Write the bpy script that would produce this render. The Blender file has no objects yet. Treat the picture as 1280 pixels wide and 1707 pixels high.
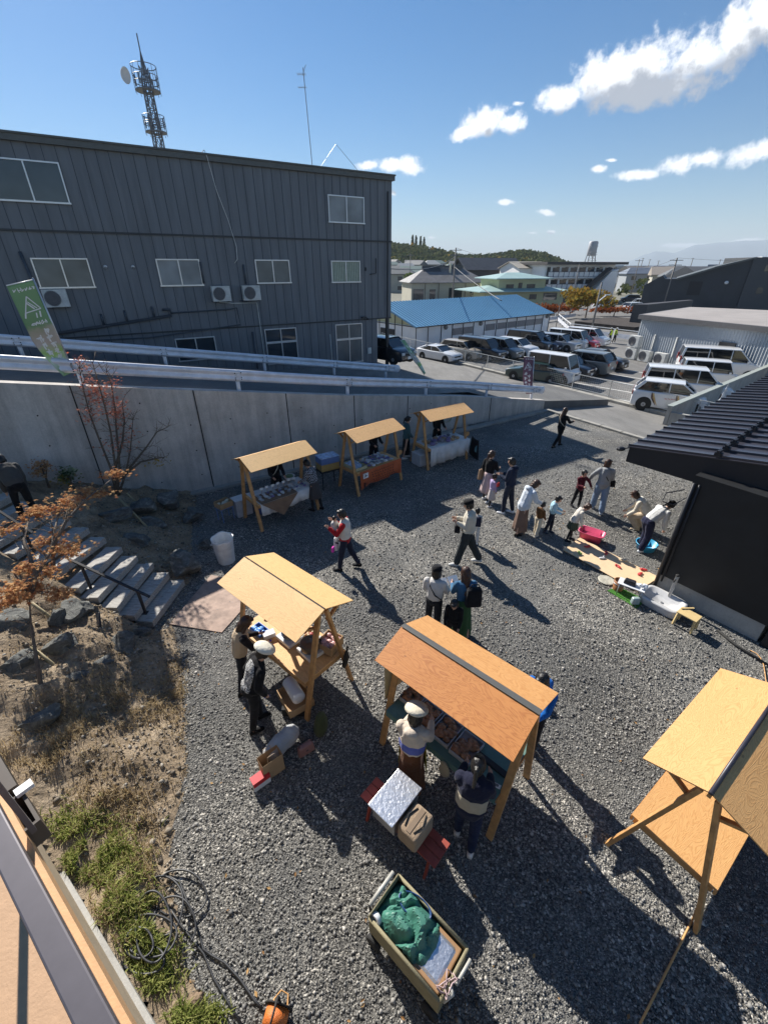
import bpy, bmesh, math, random
import numpy as np
from mathutils import Vector, Matrix, noise
random.seed(7); rng=np.random.default_rng(7)
R=math.radians; PI=math.pi
sc=bpy.context.scene; C=sc.collection
# ------------------------------------------------------------ camera, sky, sun, exposure
CH=6.2; CF=719.0; PITCH=math.atan(408.5/719.0)
cd=bpy.data.cameras.new('camera'); cam=bpy.data.objects.new('camera',cd); C.objects.link(cam); sc.camera=cam
cam.location=(0,0,CH); cam.rotation_euler=(PI/2-PITCH,0,0)
cd.sensor_fit='VERTICAL'; cd.sensor_height=24; cd.lens=24*CF/1707.0; cd.clip_end=30000; cd.clip_start=.05
SUN_AZ=R(-35.0); SUN_EL=R(36)
sd=Vector((math.sin(SUN_AZ)*math.cos(SUN_EL),math.cos(SUN_AZ)*math.cos(SUN_EL),math.sin(SUN_EL)))
ld=bpy.data.lights.new('sun','SUN'); ld.energy=5.0; ld.angle=R(.5); ld.color=(1,.95,.87)
lo=bpy.data.objects.new('sun',ld); C.objects.link(lo); lo.rotation_euler=sd.to_track_quat('Z','Y').to_euler()
sc.view_settings.view_transform='Standard'; sc.view_settings.look='None'; sc.view_settings.exposure=0.86; sc.view_settings.gamma=1
cP,sP=math.cos(PITCH),math.sin(PITCH)
def raydir(x,y):
    a=(x-640)/CF; b=-(y-853.5)/CF
    return Vector((a,cP+b*sP,-sP+b*cP))
def at(x,y,z=0.):
    """the point of the horizontal plane of height z that the surveyed sight line (x,y) meets"""
    d=raydir(x,y); t=(z-CH)/d.z
    return Vector((d.x*t,d.y*t,z))
def upto(b,x,y):
    """height of a vertical thing standing at b whose top lies on sight line (x,y)"""
    d=raydir(x,y); return CH+math.hypot(b[0],b[1])/math.hypot(d.x,d.y)*d.z
def azel(x,y):
    d=raydir(x,y).normalized(); return math.atan2(d.x,d.y), math.asin(d.z)
w=bpy.data.worlds.new('World'); sc.world=w; w.use_nodes=True
nt=w.node_tree; nt.nodes.clear(); N=nt.nodes; Lk=nt.links
def wn(t,**k):
    n=N.new(t)
    for a,b in k.items(): setattr(n,a,b)
    return n
def wm(op,a,b=None,c=None,clamp=False):
    n=wn('ShaderNodeMath',operation=op,use_clamp=clamp)
    for i,v in enumerate((a,b,c)):
        if v is None: continue
        if isinstance(v,(int,float)): n.inputs[i].default_value=v
        else: Lk.new(v,n.inputs[i])
    return n.outputs[0]
sky=wn('ShaderNodeTexSky',sky_type='NISHITA'); sky.sun_disc=False; sky.sun_elevation=SUN_EL; sky.sun_rotation=SUN_AZ
sky.air_density=1.0; sky.dust_density=.15; sky.ozone_density=4.0; sky.altitude=100
tc=wn('ShaderNodeTexCoord'); sx=wn('ShaderNodeSeparateXYZ'); Lk.new(tc.outputs['Generated'],sx.inputs[0])
azn=wm('ARCTAN2',sx.outputs[0],sx.outputs[1]); eln=wm('ARCSINE',sx.outputs[2])
cx=wn('ShaderNodeCombineXYZ'); Lk.new(azn,cx.inputs[0]); Lk.new(eln,cx.inputs[1])
def skynoise(scale,detail,off=0):
    n=wn('ShaderNodeTexNoise'); n.inputs['Scale'].default_value=scale; n.inputs['Detail'].default_value=detail; n.inputs['Roughness'].default_value=.6
    v=wn('ShaderNodeVectorMath',operation='ADD'); Lk.new(tc.outputs['Generated'],v.inputs[0]); v.inputs[1].default_value=(off,off*.7,off*1.3)
    Lk.new(v.outputs[0],n.inputs['Vector']); return n.outputs[0]
n1=skynoise(12,9); n2=skynoise(34,7,3); n3=skynoise(90,5,7)
nz=wm('ADD',wm('MULTIPLY',wm('SUBTRACT',n1,.5),2.1),wm('ADD',wm('MULTIPLY',wm('SUBTRACT',n2,.5),1.9),wm('MULTIPLY',wm('SUBTRACT',n3,.5),1.1)))
# clouds: (sight-line centre x,y, half length, half height, tilt) -> azimuth/elevation ellipses on the sky
CL=[(940,160,46,24,-8,1),(1010,130,70,44,-10,1),(1085,108,80,50,-12,1),(1160,95,70,44,-15,1),(1225,66,60,46,-35,1),(1275,30,50,46,-40,1),(1050,150,90,26,-12,1),
    (775,222,30,14,-15,1),(812,200,40,28,-12,1),(845,206,34,18,0,1),(862,172,12,6,0,.7),
    (615,276,20,9,-10,1),(650,275,26,13,0,1),(682,276,24,18,0,1),
    (1070,291,40,10,-5,1),(1130,275,52,18,-10,1),(1170,266,36,18,0,1),(1235,262,40,20,-15,.95),(1275,250,30,18,-20,1),
    (998,282,15,8,0,.9),(1017,267,12,4,0,.7),(842,337,20,6,0,.95),(910,354,16,6,12,.9),(918,387,9,4,0,.9),(885,388,14,3,0,.7),(655,322,9,6,30,.9),(720,396,14,4,0,.7),
    (1150,409,50,5,0,.75),(1230,405,60,6,-6,.85),(1100,150,100,26,-12,1)]
def ellmax(shift):
    best=None; src=cx.outputs[0]
    if shift:
        ad=wn('ShaderNodeVectorMath',operation='ADD'); Lk.new(src,ad.inputs[0]); ad.inputs[1].default_value=(shift[0],shift[1],0); src=ad.outputs[0]
    for (x,y,rx,ry,t,st_) in CL:
        t=R(t); c0=np.array(azel(x,y)); u=np.array([math.cos(t),math.sin(t)]); v=np.array([-u[1],u[0]])
        A=np.array(azel(x+u[0]*rx,y+u[1]*rx))-c0; B=np.array(azel(x+v[0]*ry,y+v[1]*ry))-c0
        mp=wn('ShaderNodeMapping',vector_type='TEXTURE'); mp.inputs['Location'].default_value=(c0[0],c0[1],0)
        mp.inputs['Rotation'].default_value=(0,0,math.atan2(A[1],A[0])); mp.inputs['Scale'].default_value=(np.hypot(*A),abs(A[0]*B[1]-A[1]*B[0])/np.hypot(*A),1)
        Lk.new(src,mp.inputs[0]); ln=wn('ShaderNodeVectorMath',operation='LENGTH'); Lk.new(mp.outputs[0],ln.inputs[0])
        val=wm('SUBTRACT',.42+st_,wm('MULTIPLY',ln.outputs['Value'],1.2))
        best=val if best is None else wm('SMOOTH_MAX',best,val,.25)
    return best
best=ellmax(None); b_up=ellmax((-.012,.035))
dens=wm('ADD',best,nz)
mask=wn('ShaderNodeMapRange',interpolation_type='SMOOTHSTEP'); Lk.new(dens,mask.inputs['Value']); mask.inputs['From Min'].default_value=-.02; mask.inputs['From Max'].default_value=.85
thick=wn('ShaderNodeMapRange',interpolation_type='SMOOTHSTEP'); Lk.new(wm('ADD',b_up,wm('MULTIPLY',nz,1.0)),thick.inputs['Value']); thick.inputs['From Min'].default_value=-.1; thick.inputs['From Max'].default_value=.85  # shade on the cloud undersides, painted grey where more cloud lies above
cr=wn('ShaderNodeMixRGB'); cr.inputs[1].default_value=(13.0,13.2,13.5,1); cr.inputs[2].default_value=(4.6,5.0,5.8,1); Lk.new(thick.outputs[0],cr.inputs[0])
hsv=wn('ShaderNodeHueSaturation'); Lk.new(sky.outputs[0],hsv.inputs['Color']); hsv.inputs['Saturation'].default_value=1.3; hsv.inputs['Value'].default_value=1.0
mx=wn('ShaderNodeMixRGB'); Lk.new(mask.outputs[0],mx.inputs[0]); Lk.new(hsv.outputs[0],mx.inputs[1]); Lk.new(cr.outputs[0],mx.inputs[2])
bg=wn('ShaderNodeBackground'); Lk.new(mx.outputs[0],bg.inputs[0]); bg.inputs[1].default_value=.058
wo=wn('ShaderNodeOutputWorld'); Lk.new(bg.outputs[0],wo.inputs[0])
w.cycles.sampling_method='MANUAL'; w.cycles.sample_map_resolution=512
# ------------------------------------------------------------ materials
MATS={}
def newmat(name):
    m=bpy.data.materials.new(name); m.use_nodes=True; t=m.node_tree; t.nodes.clear()
    o=t.nodes.new('ShaderNodeOutputMaterial'); p=t.nodes.new('ShaderNodeBsdfPrincipled'); t.links.new(p.outputs[0],o.inputs[0]); MATS[name]=m
    return m,t,p
class NT:
    def __init__(s,t): s.t=t
    def n(s,ty,**k):
        n=s.t.nodes.new(ty)
        for a,b in k.items():
            if a in n.inputs.keys(): pass
            setattr(n,a,b)
        return n
    def l(s,a,b): s.t.links.new(a,b)
    def m(s,op,a,b=None,c=None,clamp=False):
        n=s.n('ShaderNodeMath',operation=op,use_clamp=clamp)
        for i,v in enumerate((a,b,c)):
            if v is None: continue
            if isinstance(v,(int,float)): n.inputs[i].default_value=v
            else: s.l(v,n.inputs[i])
        return n.outputs[0]
    def coord(s,scale=(1,1,1),kind='Object'):
        t=s.n('ShaderNodeTexCoord'); mp=s.n('ShaderNodeMapping'); mp.inputs['Scale'].default_value=scale; s.l(t.outputs[kind],mp.inputs[0]); return mp.outputs[0]
    def noise(s,vec,scale,detail=3,rough=.5,dist=0):
        n=s.n('ShaderNodeTexNoise'); s.l(vec,n.inputs['Vector']); n.inputs['Scale'].default_value=scale; n.inputs['Detail'].default_value=detail; n.inputs['Roughness'].default_value=rough; n.inputs['Distortion'].default_value=dist; return n.outputs[0]
    def ramp(s,v,st):
        n=s.n('ShaderNodeValToRGB'); e=n.color_ramp.elements
        while len(e)<len(st): e.new(.5)
        for i,(p,c) in enumerate(st): e[i].position=p; e[i].color=tuple(c)+(1,) if len(c)==3 else c
        s.l(v,n.inputs[0]); return n.outputs[0]
    def mix(s,f,a,b,mode='MIX'):
        n=s.n('ShaderNodeMixRGB',blend_type=mode)
        for i,v in enumerate((f,a,b)):
            if isinstance(v,(int,float)): n.inputs[i].default_value=v
            elif isinstance(v,tuple): n.inputs[i].default_value=v+(1,) if len(v)==3 else v
            else: s.l(v,n.inputs[i])
        return n.outputs[0]
    def bump(s,h,p,dist=.02,st=1.):
        n=s.n('ShaderNodeBump'); n.inputs['Distance'].default_value=dist; n.inputs['Strength'].default_value=st; s.l(h,n.inputs['Height']); s.l(n.outputs[0],p.inputs['Normal'])
def mat(name,col,rough=.6,metal=0,amt=.12,scale=6,bump=0,bscale=40,spec=.5,coat=0,trans=0):
    if name in MATS: return MATS[name]
    m,t,p=newmat(name); T=NT(t); v=T.coord()
    if amt:
        f=T.noise(v,scale,4,.6); lo_=tuple(c*(1-amt) for c in col); hi=tuple(min(1,c*(1+amt)) for c in col)
        T.l(T.ramp(f,[(.3,lo_),(.7,hi)]),p.inputs['Base Color'])
    else: p.inputs['Base Color'].default_value=tuple(col)+(1,)
    p.inputs['Roughness'].default_value=rough; p.inputs['Metallic'].default_value=metal; p.inputs['Specular IOR Level'].default_value=spec
    p.inputs['Coat Weight'].default_value=coat; p.inputs['Coat Roughness'].default_value=.05
    if trans: p.inputs['Transmission Weight'].default_value=trans
    if bump: T.bump(T.noise(v,bscale,3,.6),p,bump)
    return m
def srgb(r,g,b,k=1.):
    f=lambda c:((c/255.)/12.92 if c<=10.3 else (((c/255.)+.055)/1.055)**2.4)*k
    return (f(r),f(g),f(b))
def cloth(name,col,stripe=None,bump=.004):
    if name in MATS: return MATS[name]
    m,t,p=newmat(name); T=NT(t); v=T.coord()
    f=T.noise(v,5,3); c=T.ramp(f,[(.3,tuple(x*.85 for x in col)),(.7,tuple(min(1,x*1.12) for x in col))])
    if stripe=='check':
        ch=T.n('ShaderNodeTexChecker'); T.l(v,ch.inputs['Vector']); ch.inputs['Scale'].default_value=26; c=T.mix(T.m('MULTIPLY',ch.outputs['Fac'],.9),c,(.32,.33,.36))
    if stripe=='script':
        br=T.n('ShaderNodeTexBrick'); T.l(T.coord((1,1,1)),br.inputs['Vector']); br.inputs['Scale'].default_value=17; br.inputs['Color1'].default_value=(.75,.74,.72,1); br.inputs['Color2'].default_value=(.55,.55,.54,1); br.inputs['Mortar'].default_value=(0.012,.012,.014,1); br.inputs['Mortar Size'].default_value=.03
        nn=T.noise(v,60,2); g2=T.n('ShaderNodeTexCoord'); sp_=T.n('ShaderNodeSeparateXYZ'); T.l(g2.outputs['Object'],sp_.inputs[0]); mk=T.m('MULTIPLY',T.m('LESS_THAN',T.m('SUBTRACT',sp_.outputs[1],T.m('MULTIPLY',sp_.outputs[2],.36)),-.40),T.m('MULTIPLY',T.m('GREATER_THAN',sp_.outputs[2],.92),T.m('LESS_THAN',sp_.outputs[2],1.36))); mk=T.m('MULTIPLY',mk,T.m('LESS_THAN',T.m('ABSOLUTE',sp_.outputs[0]),.14)); c=T.mix(T.m('MULTIPLY',mk,T.m('GREATER_THAN',nn,.44)),tuple(col),br.outputs[0])
    T.l(c,p.inputs['Base Color']); p.inputs['Roughness'].default_value=.85; p.inputs['Specular IOR Level'].default_value=.2; p.inputs['Sheen Weight'].default_value=.08
    h=T.m('ADD',T.noise(v,14,3,.55,1.2),T.m('MULTIPLY',T.noise(v,220,1),.08)); T.bump(h,p,bump*3)
    return m
def plywood(name,base,dark,k=1.):
    m,t,p=newmat(name); T=NT(t); v=T.coord((.55,2.2,2.2))
    big=T.noise(v,2.2,3,.55,.9); g=T.m('FRACT',T.m('MULTIPLY',big,17.0*k)); g=T.m('ABSOLUTE',T.m('SUBTRACT',g,.5)); g=T.m('POWER',T.m('MULTIPLY',g,2),2.2)
    fine=T.noise(T.coord((6,90,90)),3,2); kn=T.n('ShaderNodeTexVoronoi'); T.l(T.coord((3,5,5)),kn.inputs['Vector']); kn.inputs['Scale'].default_value=1.1
    knot=T.m('LESS_THAN',kn.outputs['Distance'],.07)
    c=T.mix(T.m('MULTIPLY',g,.85),base,dark); c=T.mix(T.m('MULTIPLY',fine,.35),c,tuple(x*.7 for x in base)); c=T.mix(T.m('MULTIPLY',T.noise(T.coord(),1.1,4),.35),c,tuple(min(1,x*1.25) for x in base))
    c=T.mix(T.m('MULTIPLY',knot,.55),c,tuple(x*.5 for x in dark))
    T.l(c,p.inputs['Base Color']); p.inputs['Roughness'].default_value=.62; T.bump(T.m('ADD',fine,T.m('MULTIPLY',g,.5)),p,.0015)
    return m
PLY={k:plywood('plywood_'+k,b,d,s) for k,b,d,s in [('pale',(.74,.455,.185),(.55,.32,.12),1),('tan',(.74,.44,.19),(.50,.26,.09),1),('orange',(.62,.32,.115),(.42,.17,.045),1),('red',(.56,.23,.065),(.33,.095,.02),1),('light',(.64,.36,.14),(.46,.22,.07),1.6)]}
LUM=mat('lumber',(.48,.26,.10),.6,amt=.25,scale=9,bump=.001,bscale=60)
def gravelmat():
    m,t,p=newmat('gravel'); T=NT(t); v=T.coord()
    w_=T.n('ShaderNodeVectorMath',operation='MULTIPLY_ADD'); 
    nn=T.n('ShaderNodeTexNoise'); T.l(v,nn.inputs['Vector']); nn.inputs['Scale'].default_value=14; T.l(nn.outputs['Color'],w_.inputs[0]); w_.inputs[1].default_value=(.05,.05,.05); T.l(v,w_.inputs[2]); vv=w_.outputs[0]
    def vor(s,k=1.):
        n=T.n('ShaderNodeTexVoronoi'); T.l(vv,n.inputs['Vector']); n.inputs['Scale'].default_value=s; n.inputs['Randomness'].default_value=1; s_=T.n('ShaderNodeSeparateColor'); T.l(n.outputs['Color'],s_.inputs[0]); return n.outputs['Distance'],s_.outputs[0],s_.outputs[1]
    d1,r1,q1=vor(35); d2,r2,q2=vor(62); d3,r3,q3=vor(125)
    pick=T.m('GREATER_THAN',q1,.5); patch=T.noise(v,.55,4,.6); pm=T.ramp(patch,[(.42,(0,0,0)),(.56,(1,1,1))])
    big=T.ramp(r1,[(0,(.045,.045,.045)),(.45,(.135,.131,.125)),(.8,(.25,.243,.228)),(1,(.48,.46,.43))])
    mid=T.ramp(r2,[(0,(.035,.035,.036)),(.5,(.125,.121,.115)),(.85,(.26,.252,.236)),(1,(.52,.50,.46))])
    fin=T.ramp(r3,[(0,(.05,.052,.056)),(.6,(.12,.12,.12)),(1,(.3,.3,.29))])
    c=T.mix(pick,mid,big); c=T.mix(T.m('MULTIPLY',pm,.85),c,fin)
    e1=T.m('MULTIPLY',T.m('SUBTRACT',1.,T.m('MULTIPLY',d1,1.5),clamp=True),pick); h=T.m('ADD',T.m('MULTIPLY',e1,.9),T.m('MULTIPLY',T.m('SUBTRACT',1.,d2),.6)); h=T.m('ADD',h,T.m('MULTIPLY',T.m('SUBTRACT',1.,d3),.25))
    crev_shade=T.ramp(T.mix(pick,T.m('MULTIPLY',d2,1.),T.m('MULTIPLY',d1,1.)),[(.35,(1,1,1)),(.75,(.45,.45,.45))])  # shade in the crevices between stones, multiplied into the colour
    c=T.mix(1.,c,crev_shade,'MULTIPLY'); pm2=T.noise(v,.34,5,.65); c=T.mix(1.,c,T.ramp(pm2,[(.32,(.95,.94,.9)),(.66,(2.05,2.0,1.88))]),'MULTIPLY')
    rust=T.m('GREATER_THAN',T.noise(v,1.7,4,.7),.72); c=T.mix(T.m('MULTIPLY',rust,.35),c,(.25,.13,.06))
    T.l(c,p.inputs['Base Color']); p.inputs['Roughness'].default_value=.75; p.inputs['Specular IOR Level'].default_value=.35; T.bump(h,p,.020,1.)
    return m
GRAVEL=gravelmat()
def soilmat():
    m,t,p=newmat('soil'); T=NT(t); v=T.coord(); f=T.noise(v,1.6,8,.65); g=T.noise(v,18,5,.7)
    c=T.ramp(f,[(.3,(.15,.11,.07)),(.5,(.33,.25,.165)),(.72,(.50,.40,.28))]); c=T.mix(1.,c,T.ramp(g,[(.3,(.6,.6,.6)),(.7,(1.2,1.2,1.2))]),'MULTIPLY')
    T.l(c,p.inputs['Base Color']); p.inputs['Roughness'].default_value=.95; T.bump(T.m('ADD',T.m('MULTIPLY',f,1.6),T.m('MULTIPLY',g,.5)),p,.09); return m
SOIL=soilmat()
def asph(name,a,b):
    m,t,p=newmat(name); T=NT(t); v=T.coord(); f=T.noise(v,.5,5,.65); g=T.noise(v,60,3,.7); k=T.noise(T.coord((1.2,.25,1)),1.4,5,.7)
    c=T.ramp(f,[(.3,a),(.7,b)]); c=T.mix(1.,c,T.ramp(g,[(.3,(.75,.75,.75)),(.7,(1.2,1.2,1.2))]),'MULTIPLY'); c=T.mix(1.,c,T.ramp(k,[(.35,(.82,.82,.82)),(.6,(1.05,1.05,1.05))]),'MULTIPLY')
    T.l(c,p.inputs['Base Color']); p.inputs['Roughness'].default_value=.85; T.bump(g,p,.006); return m
ASPH=asph('asphalt',(.17,.165,.155),(.235,.225,.21)); ASPHP=asph('asphalt_lot',(.14,.135,.13),(.19,.185,.175)); ASPHR=asph('asphalt_ramp',(.11,.11,.11),(.16,.158,.15))
def concmat(name,base,streak=1.):
    m,t,p=newmat(name); T=NT(t); v=T.coord(); f=T.noise(v,1.3,6,.65); s=T.noise(T.coord((1.5,1.5,.16)),2.2,6,.7); g=T.noise(v,30,4,.7)
    c=T.ramp(f,[(.3,tuple(x*.78 for x in base)),(.7,tuple(x*1.12 for x in base))])
    c=T.mix(1.,c,T.ramp(s,[(.40,(1-.42*streak,)*3),(.58,(1,1,1))]),'MULTIPLY'); c=T.mix(.5,c,T.ramp(g,[(.3,(.75,.75,.75)),(.7,(1.15,1.15,1.15))]),'MULTIPLY')
    T.l(c,p.inputs['Base Color']); p.inputs['Roughness'].default_value=.88; T.bump(T.m('ADD',f,T.m('MULTIPLY',g,.2)),p,.012); return m
CONC=concmat('concrete_wall',(.56,.515,.47),.5); CONC2=concmat('concrete_plain',(.42,.41,.38),.25); CONC3=concmat('concrete_curb',(.36,.345,.31),.3)
def sidingmat(name,base):
    m,t,p=newmat(name); T=NT(t); f=T.noise(T.coord((2,2,.25)),1.4,5,.6); c=T.ramp(f,[(.3,tuple(x*.82 for x in base)),(.7,tuple(x*1.15 for x in base))])
    T.l(c,p.inputs['Base Color']); p.inputs['Roughness'].default_value=.5; p.inputs['Metallic'].default_value=.0; T.bump(T.noise(T.coord((1,1,.2)),5,3),p,.01); return m
SIDE=sidingmat('dark_siding',(.145,.158,.175)); SEAM=mat('siding_seam',(.05,.06,.078),.55); TRIM=mat('dark_trim',(.04,.043,.048),.5); FASC=mat('fascia_metal',(.105,.105,.098),.4,.3)
BLK=mat('black_metal',(.012,.013,.018),.55); BLKR=mat('black_roof',(.042,.042,.054),.28,.0,spec=.6,amt=.08); BLKW=mat('black_wall',(.010,.011,.013),.6,amt=.3,scale=3)
RAIL=mat('galvanised_white',(.68,.70,.76),.38,.15,amt=.14,scale=3,bump=.003,bscale=8); ALU=mat('aluminium',(.62,.63,.65),.35,.7,amt=.05); WHT=mat('white_paint',(.78,.78,.77),.45,amt=.05)
WHTD=mat('white_dirty',(.60,.60,.57),.6,amt=.15); GREY=mat('grey_paint',(.35,.36,.38),.5); STEEL=mat('steel',(.35,.36,.38),.4,.6)
def glass(name,col,rough=.06,spec=.8):
    m,t,p=newmat(name); T=NT(t); f=T.noise(T.coord(),.9,2); T.l(T.ramp(f,[(.3,tuple(c*.7 for c in col)),(.7,tuple(c*1.3 for c in col))]),p.inputs['Base Color']); p.inputs['Roughness'].default_value=rough; p.inputs['Specular IOR Level'].default_value=spec; return m
GLS=glass('window_glass',(.035,.045,.055)); GLSF=glass('frosted_glass',(.24,.26,.27),.35,.6); GLSC=glass('car_glass',(.012,.014,.017),.04,1.); GLSB=glass('hazy_glass',(.10,.12,.13),.25,.7)
RUB=mat('rubber',(.018,.018,.018),.8); CHR=mat('chrome',(.7,.7,.7),.15,.9,amt=0); SKIN=mat('skin',(.55,.32,.22),.55,amt=.08); EYE=mat('eye_dark',(.03,.02,.018),.4,amt=0); LIP=mat('lip',(.42,.14,.12),.5,amt=0)
HAIR=mat('hair_black',(.012,.010,.009),.38,amt=.4,scale=30,bump=.004,bscale=90); HAIRB=mat('hair_brown',(.05,.023,.014),.4,amt=.4,scale=30,bump=.004,bscale=90)
def rockmat():
    m,t,p=newmat('rock'); T=NT(t); f=T.noise(T.coord((1,1,2.5)),4,8,.7,.8); g=T.noise(T.coord(),26,4,.7); c=T.ramp(f,[(.32,(.05,.052,.052)),(.52,(.13,.135,.125)),(.72,(.34,.34,.31))]); c=T.mix(1.,c,T.ramp(g,[(.3,(.7,.7,.7)),(.7,(1.2,1.2,1.2))]),'MULTIPLY')
    T.l(c,p.inputs['Base Color']); p.inputs['Roughness'].default_value=.8; T.bump(T.m('ADD',f,T.m('MULTIPLY',g,.25)),p,.06); return m
ROCK=rockmat()
def sleeper():
    m,t,p=newmat('weathered_timber'); T=NT(t); f=T.noise(T.coord((1.2,14,14)),3,5,.7); c=T.ramp(f,[(.3,(.20,.185,.165)),(.6,(.48,.46,.42)),(.8,(.62,.6,.56))]); T.l(c,p.inputs['Base Color']); p.inputs['Roughness'].default_value=.85; T.bump(f,p,.012); return m
TIMB=sleeper()
def leafmat(name,a,b,tr=.35):
    m=bpy.data.materials.new(name); m.use_nodes=True; t=m.node_tree; t.nodes.clear(); T=NT(t); o=T.n('ShaderNodeOutputMaterial'); d=T.n('ShaderNodeBsdfDiffuse'); tl=T.n('ShaderNodeBsdfTranslucent'); mx_=T.n('ShaderNodeMixShader'); mx_.inputs[0].default_value=tr
    g=T.n('ShaderNodeNewGeometry'); c=T.mix(g.outputs['Random Per Island'],a,b); T.l(c,d.inputs[0]); T.l(c,tl.inputs[0]); T.l(d.outputs[0],mx_.inputs[1]); T.l(tl.outputs[0],mx_.inputs[2]); T.l(mx_.outputs[0],o.inputs[0]); MATS[name]=m; return m
BARK=mat('bark',(.13,.10,.075),.9,amt=.3,scale=12,bump=.01,bscale=30); STAKE=mat('stake_wood',(.36,.30,.17),.7,amt=.2)
L_BRN=leafmat('leaf_maple_brown',(.42,.17,.08),(.66,.42,.20)); L_RED=leafmat('leaf_red',(.46,.13,.08),(.72,.36,.25),.4); L_GRN=leafmat('leaf_green',(.05,.085,.03),(.16,.20,.08)); L_GRS=leafmat('grass_blade',(.11,.16,.03),(.42,.42,.15)); L_STR=leafmat('straw',(.32,.23,.12),(.52,.42,.26)); L_HILL=leafmat('leaf_hill',(.05,.075,.035),(.13,.14,.06),.2); L_AUT=leafmat('leaf_autumn',(.30,.16,.03),(.22,.20,.05)); L_YEL=leafmat('leaf_yellow',(.35,.25,.05),(.5,.35,.08)); L_RBR=leafmat('leaf_rustred',(.2,.05,.02),(.35,.12,.04))
CARD=mat('cardboard',(.42,.27,.14),.8,amt=.08); PLW=mat('white_plastic',(.75,.76,.77),.35,amt=.03)
# ------------------------------------------------------------ mesh builder
class MB:
    def __init__(s): s.v=[]; s.f=[]; s.m=[]; s.cur=0; s.xf=None
    def add(s,vs,fs,mi=None):
        o=len(s.v)
        if s.xf is not None: vs=[s.xf@Vector(v) for v in vs]
        s.v+= [tuple(v) for v in vs]; s.f+=[tuple(i+o for i in f) for f in fs]; s.m+=[s.cur if mi is None else mi]*len(fs); return s
    def box(s,c,d,rz=0,mi=None,M=None,taper=1.):
        x,y,z=d[0]/2,d[1]/2,d[2]/2; k=taper
        vs=[Vector(q) for q in [(-x,-y,-z),(x,-y,-z),(x,y,-z),(-x,y,-z),(-x*k,-y*k,z),(x*k,-y*k,z),(x*k,y*k,z),(-x*k,y*k,z)]]
        if M is None: M=Matrix.Rotation(rz,3,'Z')
        vs=[M@q+Vector(c) for q in vs]
        return s.add(vs,[(3,2,1,0),(4,5,6,7),(0,1,5,4),(1,2,6,5),(2,3,7,6),(3,0,4,7)],mi)
    def beam(s,a,b,w=.05,h=.05,up=(0,0,1),mi=None):
        a=Vector(a);b=Vector(b);d=b-a; L=d.length
        if L<1e-6: return s
        x=d/L; u=Vector(up); y=u.cross(x)
        if y.length<1e-3: y=Vector((1,0,0)).cross(x)
        y.normalize(); z=x.cross(y); M=Matrix((x,y,z)).transposed()
        return s.box((a+b)/2,(L,w,h),M=M,mi=mi)
    def tube(s,pts,r,n=8,cap=True,mi=None):
        pts=[Vector(p) for p in pts]; rs=r if isinstance(r,(list,tuple)) else [r]*len(pts)
        vs=[];fs=[]; prev=None
        for i,p in enumerate(pts):
            d=(pts[min(i+1,len(pts)-1)]-pts[max(i-1,0)]).normalized()
            if prev is None: a=d.orthogonal().normalized()
            else:
                a=prev-d*prev.dot(d)
                a=a.normalized() if a.length>1e-4 else d.orthogonal().normalized()
            prev=a; b=d.cross(a)
            for k in range(n):
                t=2*PI*k/n; vs.append(p+(a*math.cos(t)+b*math.sin(t))*rs[i])
        for i in range(len(pts)-1):
            for k in range(n): fs.append((i*n+k,i*n+(k+1)%n,(i+1)*n+(k+1)%n,(i+1)*n+k))
        if cap: fs.append(tuple(range(n-1,-1,-1))); fs.append(tuple((len(pts)-1)*n+k for k in range(n)))
        return s.add(vs,fs,mi)
    def loft(s,rings,cap=True,mi=None,closed=True):
        n=len(rings[0]); vs=[v for r in rings for v in r]; fs=[]
        for i in range(len(rings)-1):
            for k in range(n if closed else n-1): fs.append((i*n+k,i*n+(k+1)%n,(i+1)*n+(k+1)%n,(i+1)*n+k))
        if cap: fs.append(tuple(range(n-1,-1,-1))); fs.append(tuple((len(rings)-1)*n+k for k in range(n)))
        return s.add(vs,fs,mi)
    def lathe(s,prof,c=(0,0,0),n=20,cap=True,mi=None):
        return s.loft([[Vector(c)+Vector((r*math.cos(2*PI*k/n),r*math.sin(2*PI*k/n),z)) for k in range(n)] for r,z in prof],cap,mi)
    def ell(s,c,r,n=10,m=None,mi=None,M=None):
        m=m or n; c=Vector(c); vs=[];fs=[]
        for i in range(n+1):
            a=-PI/2+PI*i/n; ca=max(math.cos(a),.02)
            for k in range(m):
                t=2*PI*k/m; q=Vector((r[0]*ca*math.cos(t),r[1]*ca*math.sin(t),r[2]*math.sin(a)))
                if M is not None: q=M@q
                vs.append(c+q)
        for i in range(n):
            for k in range(m): fs.append((i*m+k,i*m+(k+1)%m,(i+1)*m+(k+1)%m,(i+1)*m+k))
        fs.append(tuple(range(m-1,-1,-1))); fs.append(tuple(n*m+k for k in range(m)))
        return s.add(vs,fs,mi)
    def cap_(s,a,b,ra,rb,n=10,sq=1.):
        """tapered limb with round ends; sq flattens it front to back"""
        a=Vector(a);b=Vector(b);d=b-a;L=max(d.length,1e-4);x=d/L; y=Vector((0,1,0)); y=y-x*y.dot(x)
        y=y.normalized() if y.length>.05 else x.orthogonal().normalized(); z=x.cross(y)
        st=[(-ra,.05),(-ra*.7,.71),(0,1)]; en=[(0,1),(rb*.7,.71),(rb,.05)]; rings=[]
        for o,k in st: rings.append([a+x*o+(y*math.cos(2*PI*j/n)*sq+z*math.sin(2*PI*j/n))*ra*k for j in range(n)])
        for o,k in en: rings.append([b+x*o+(y*math.cos(2*PI*j/n)*sq+z*math.sin(2*PI*j/n))*rb*k for j in range(n)])
        return s.loft(rings)
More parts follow.
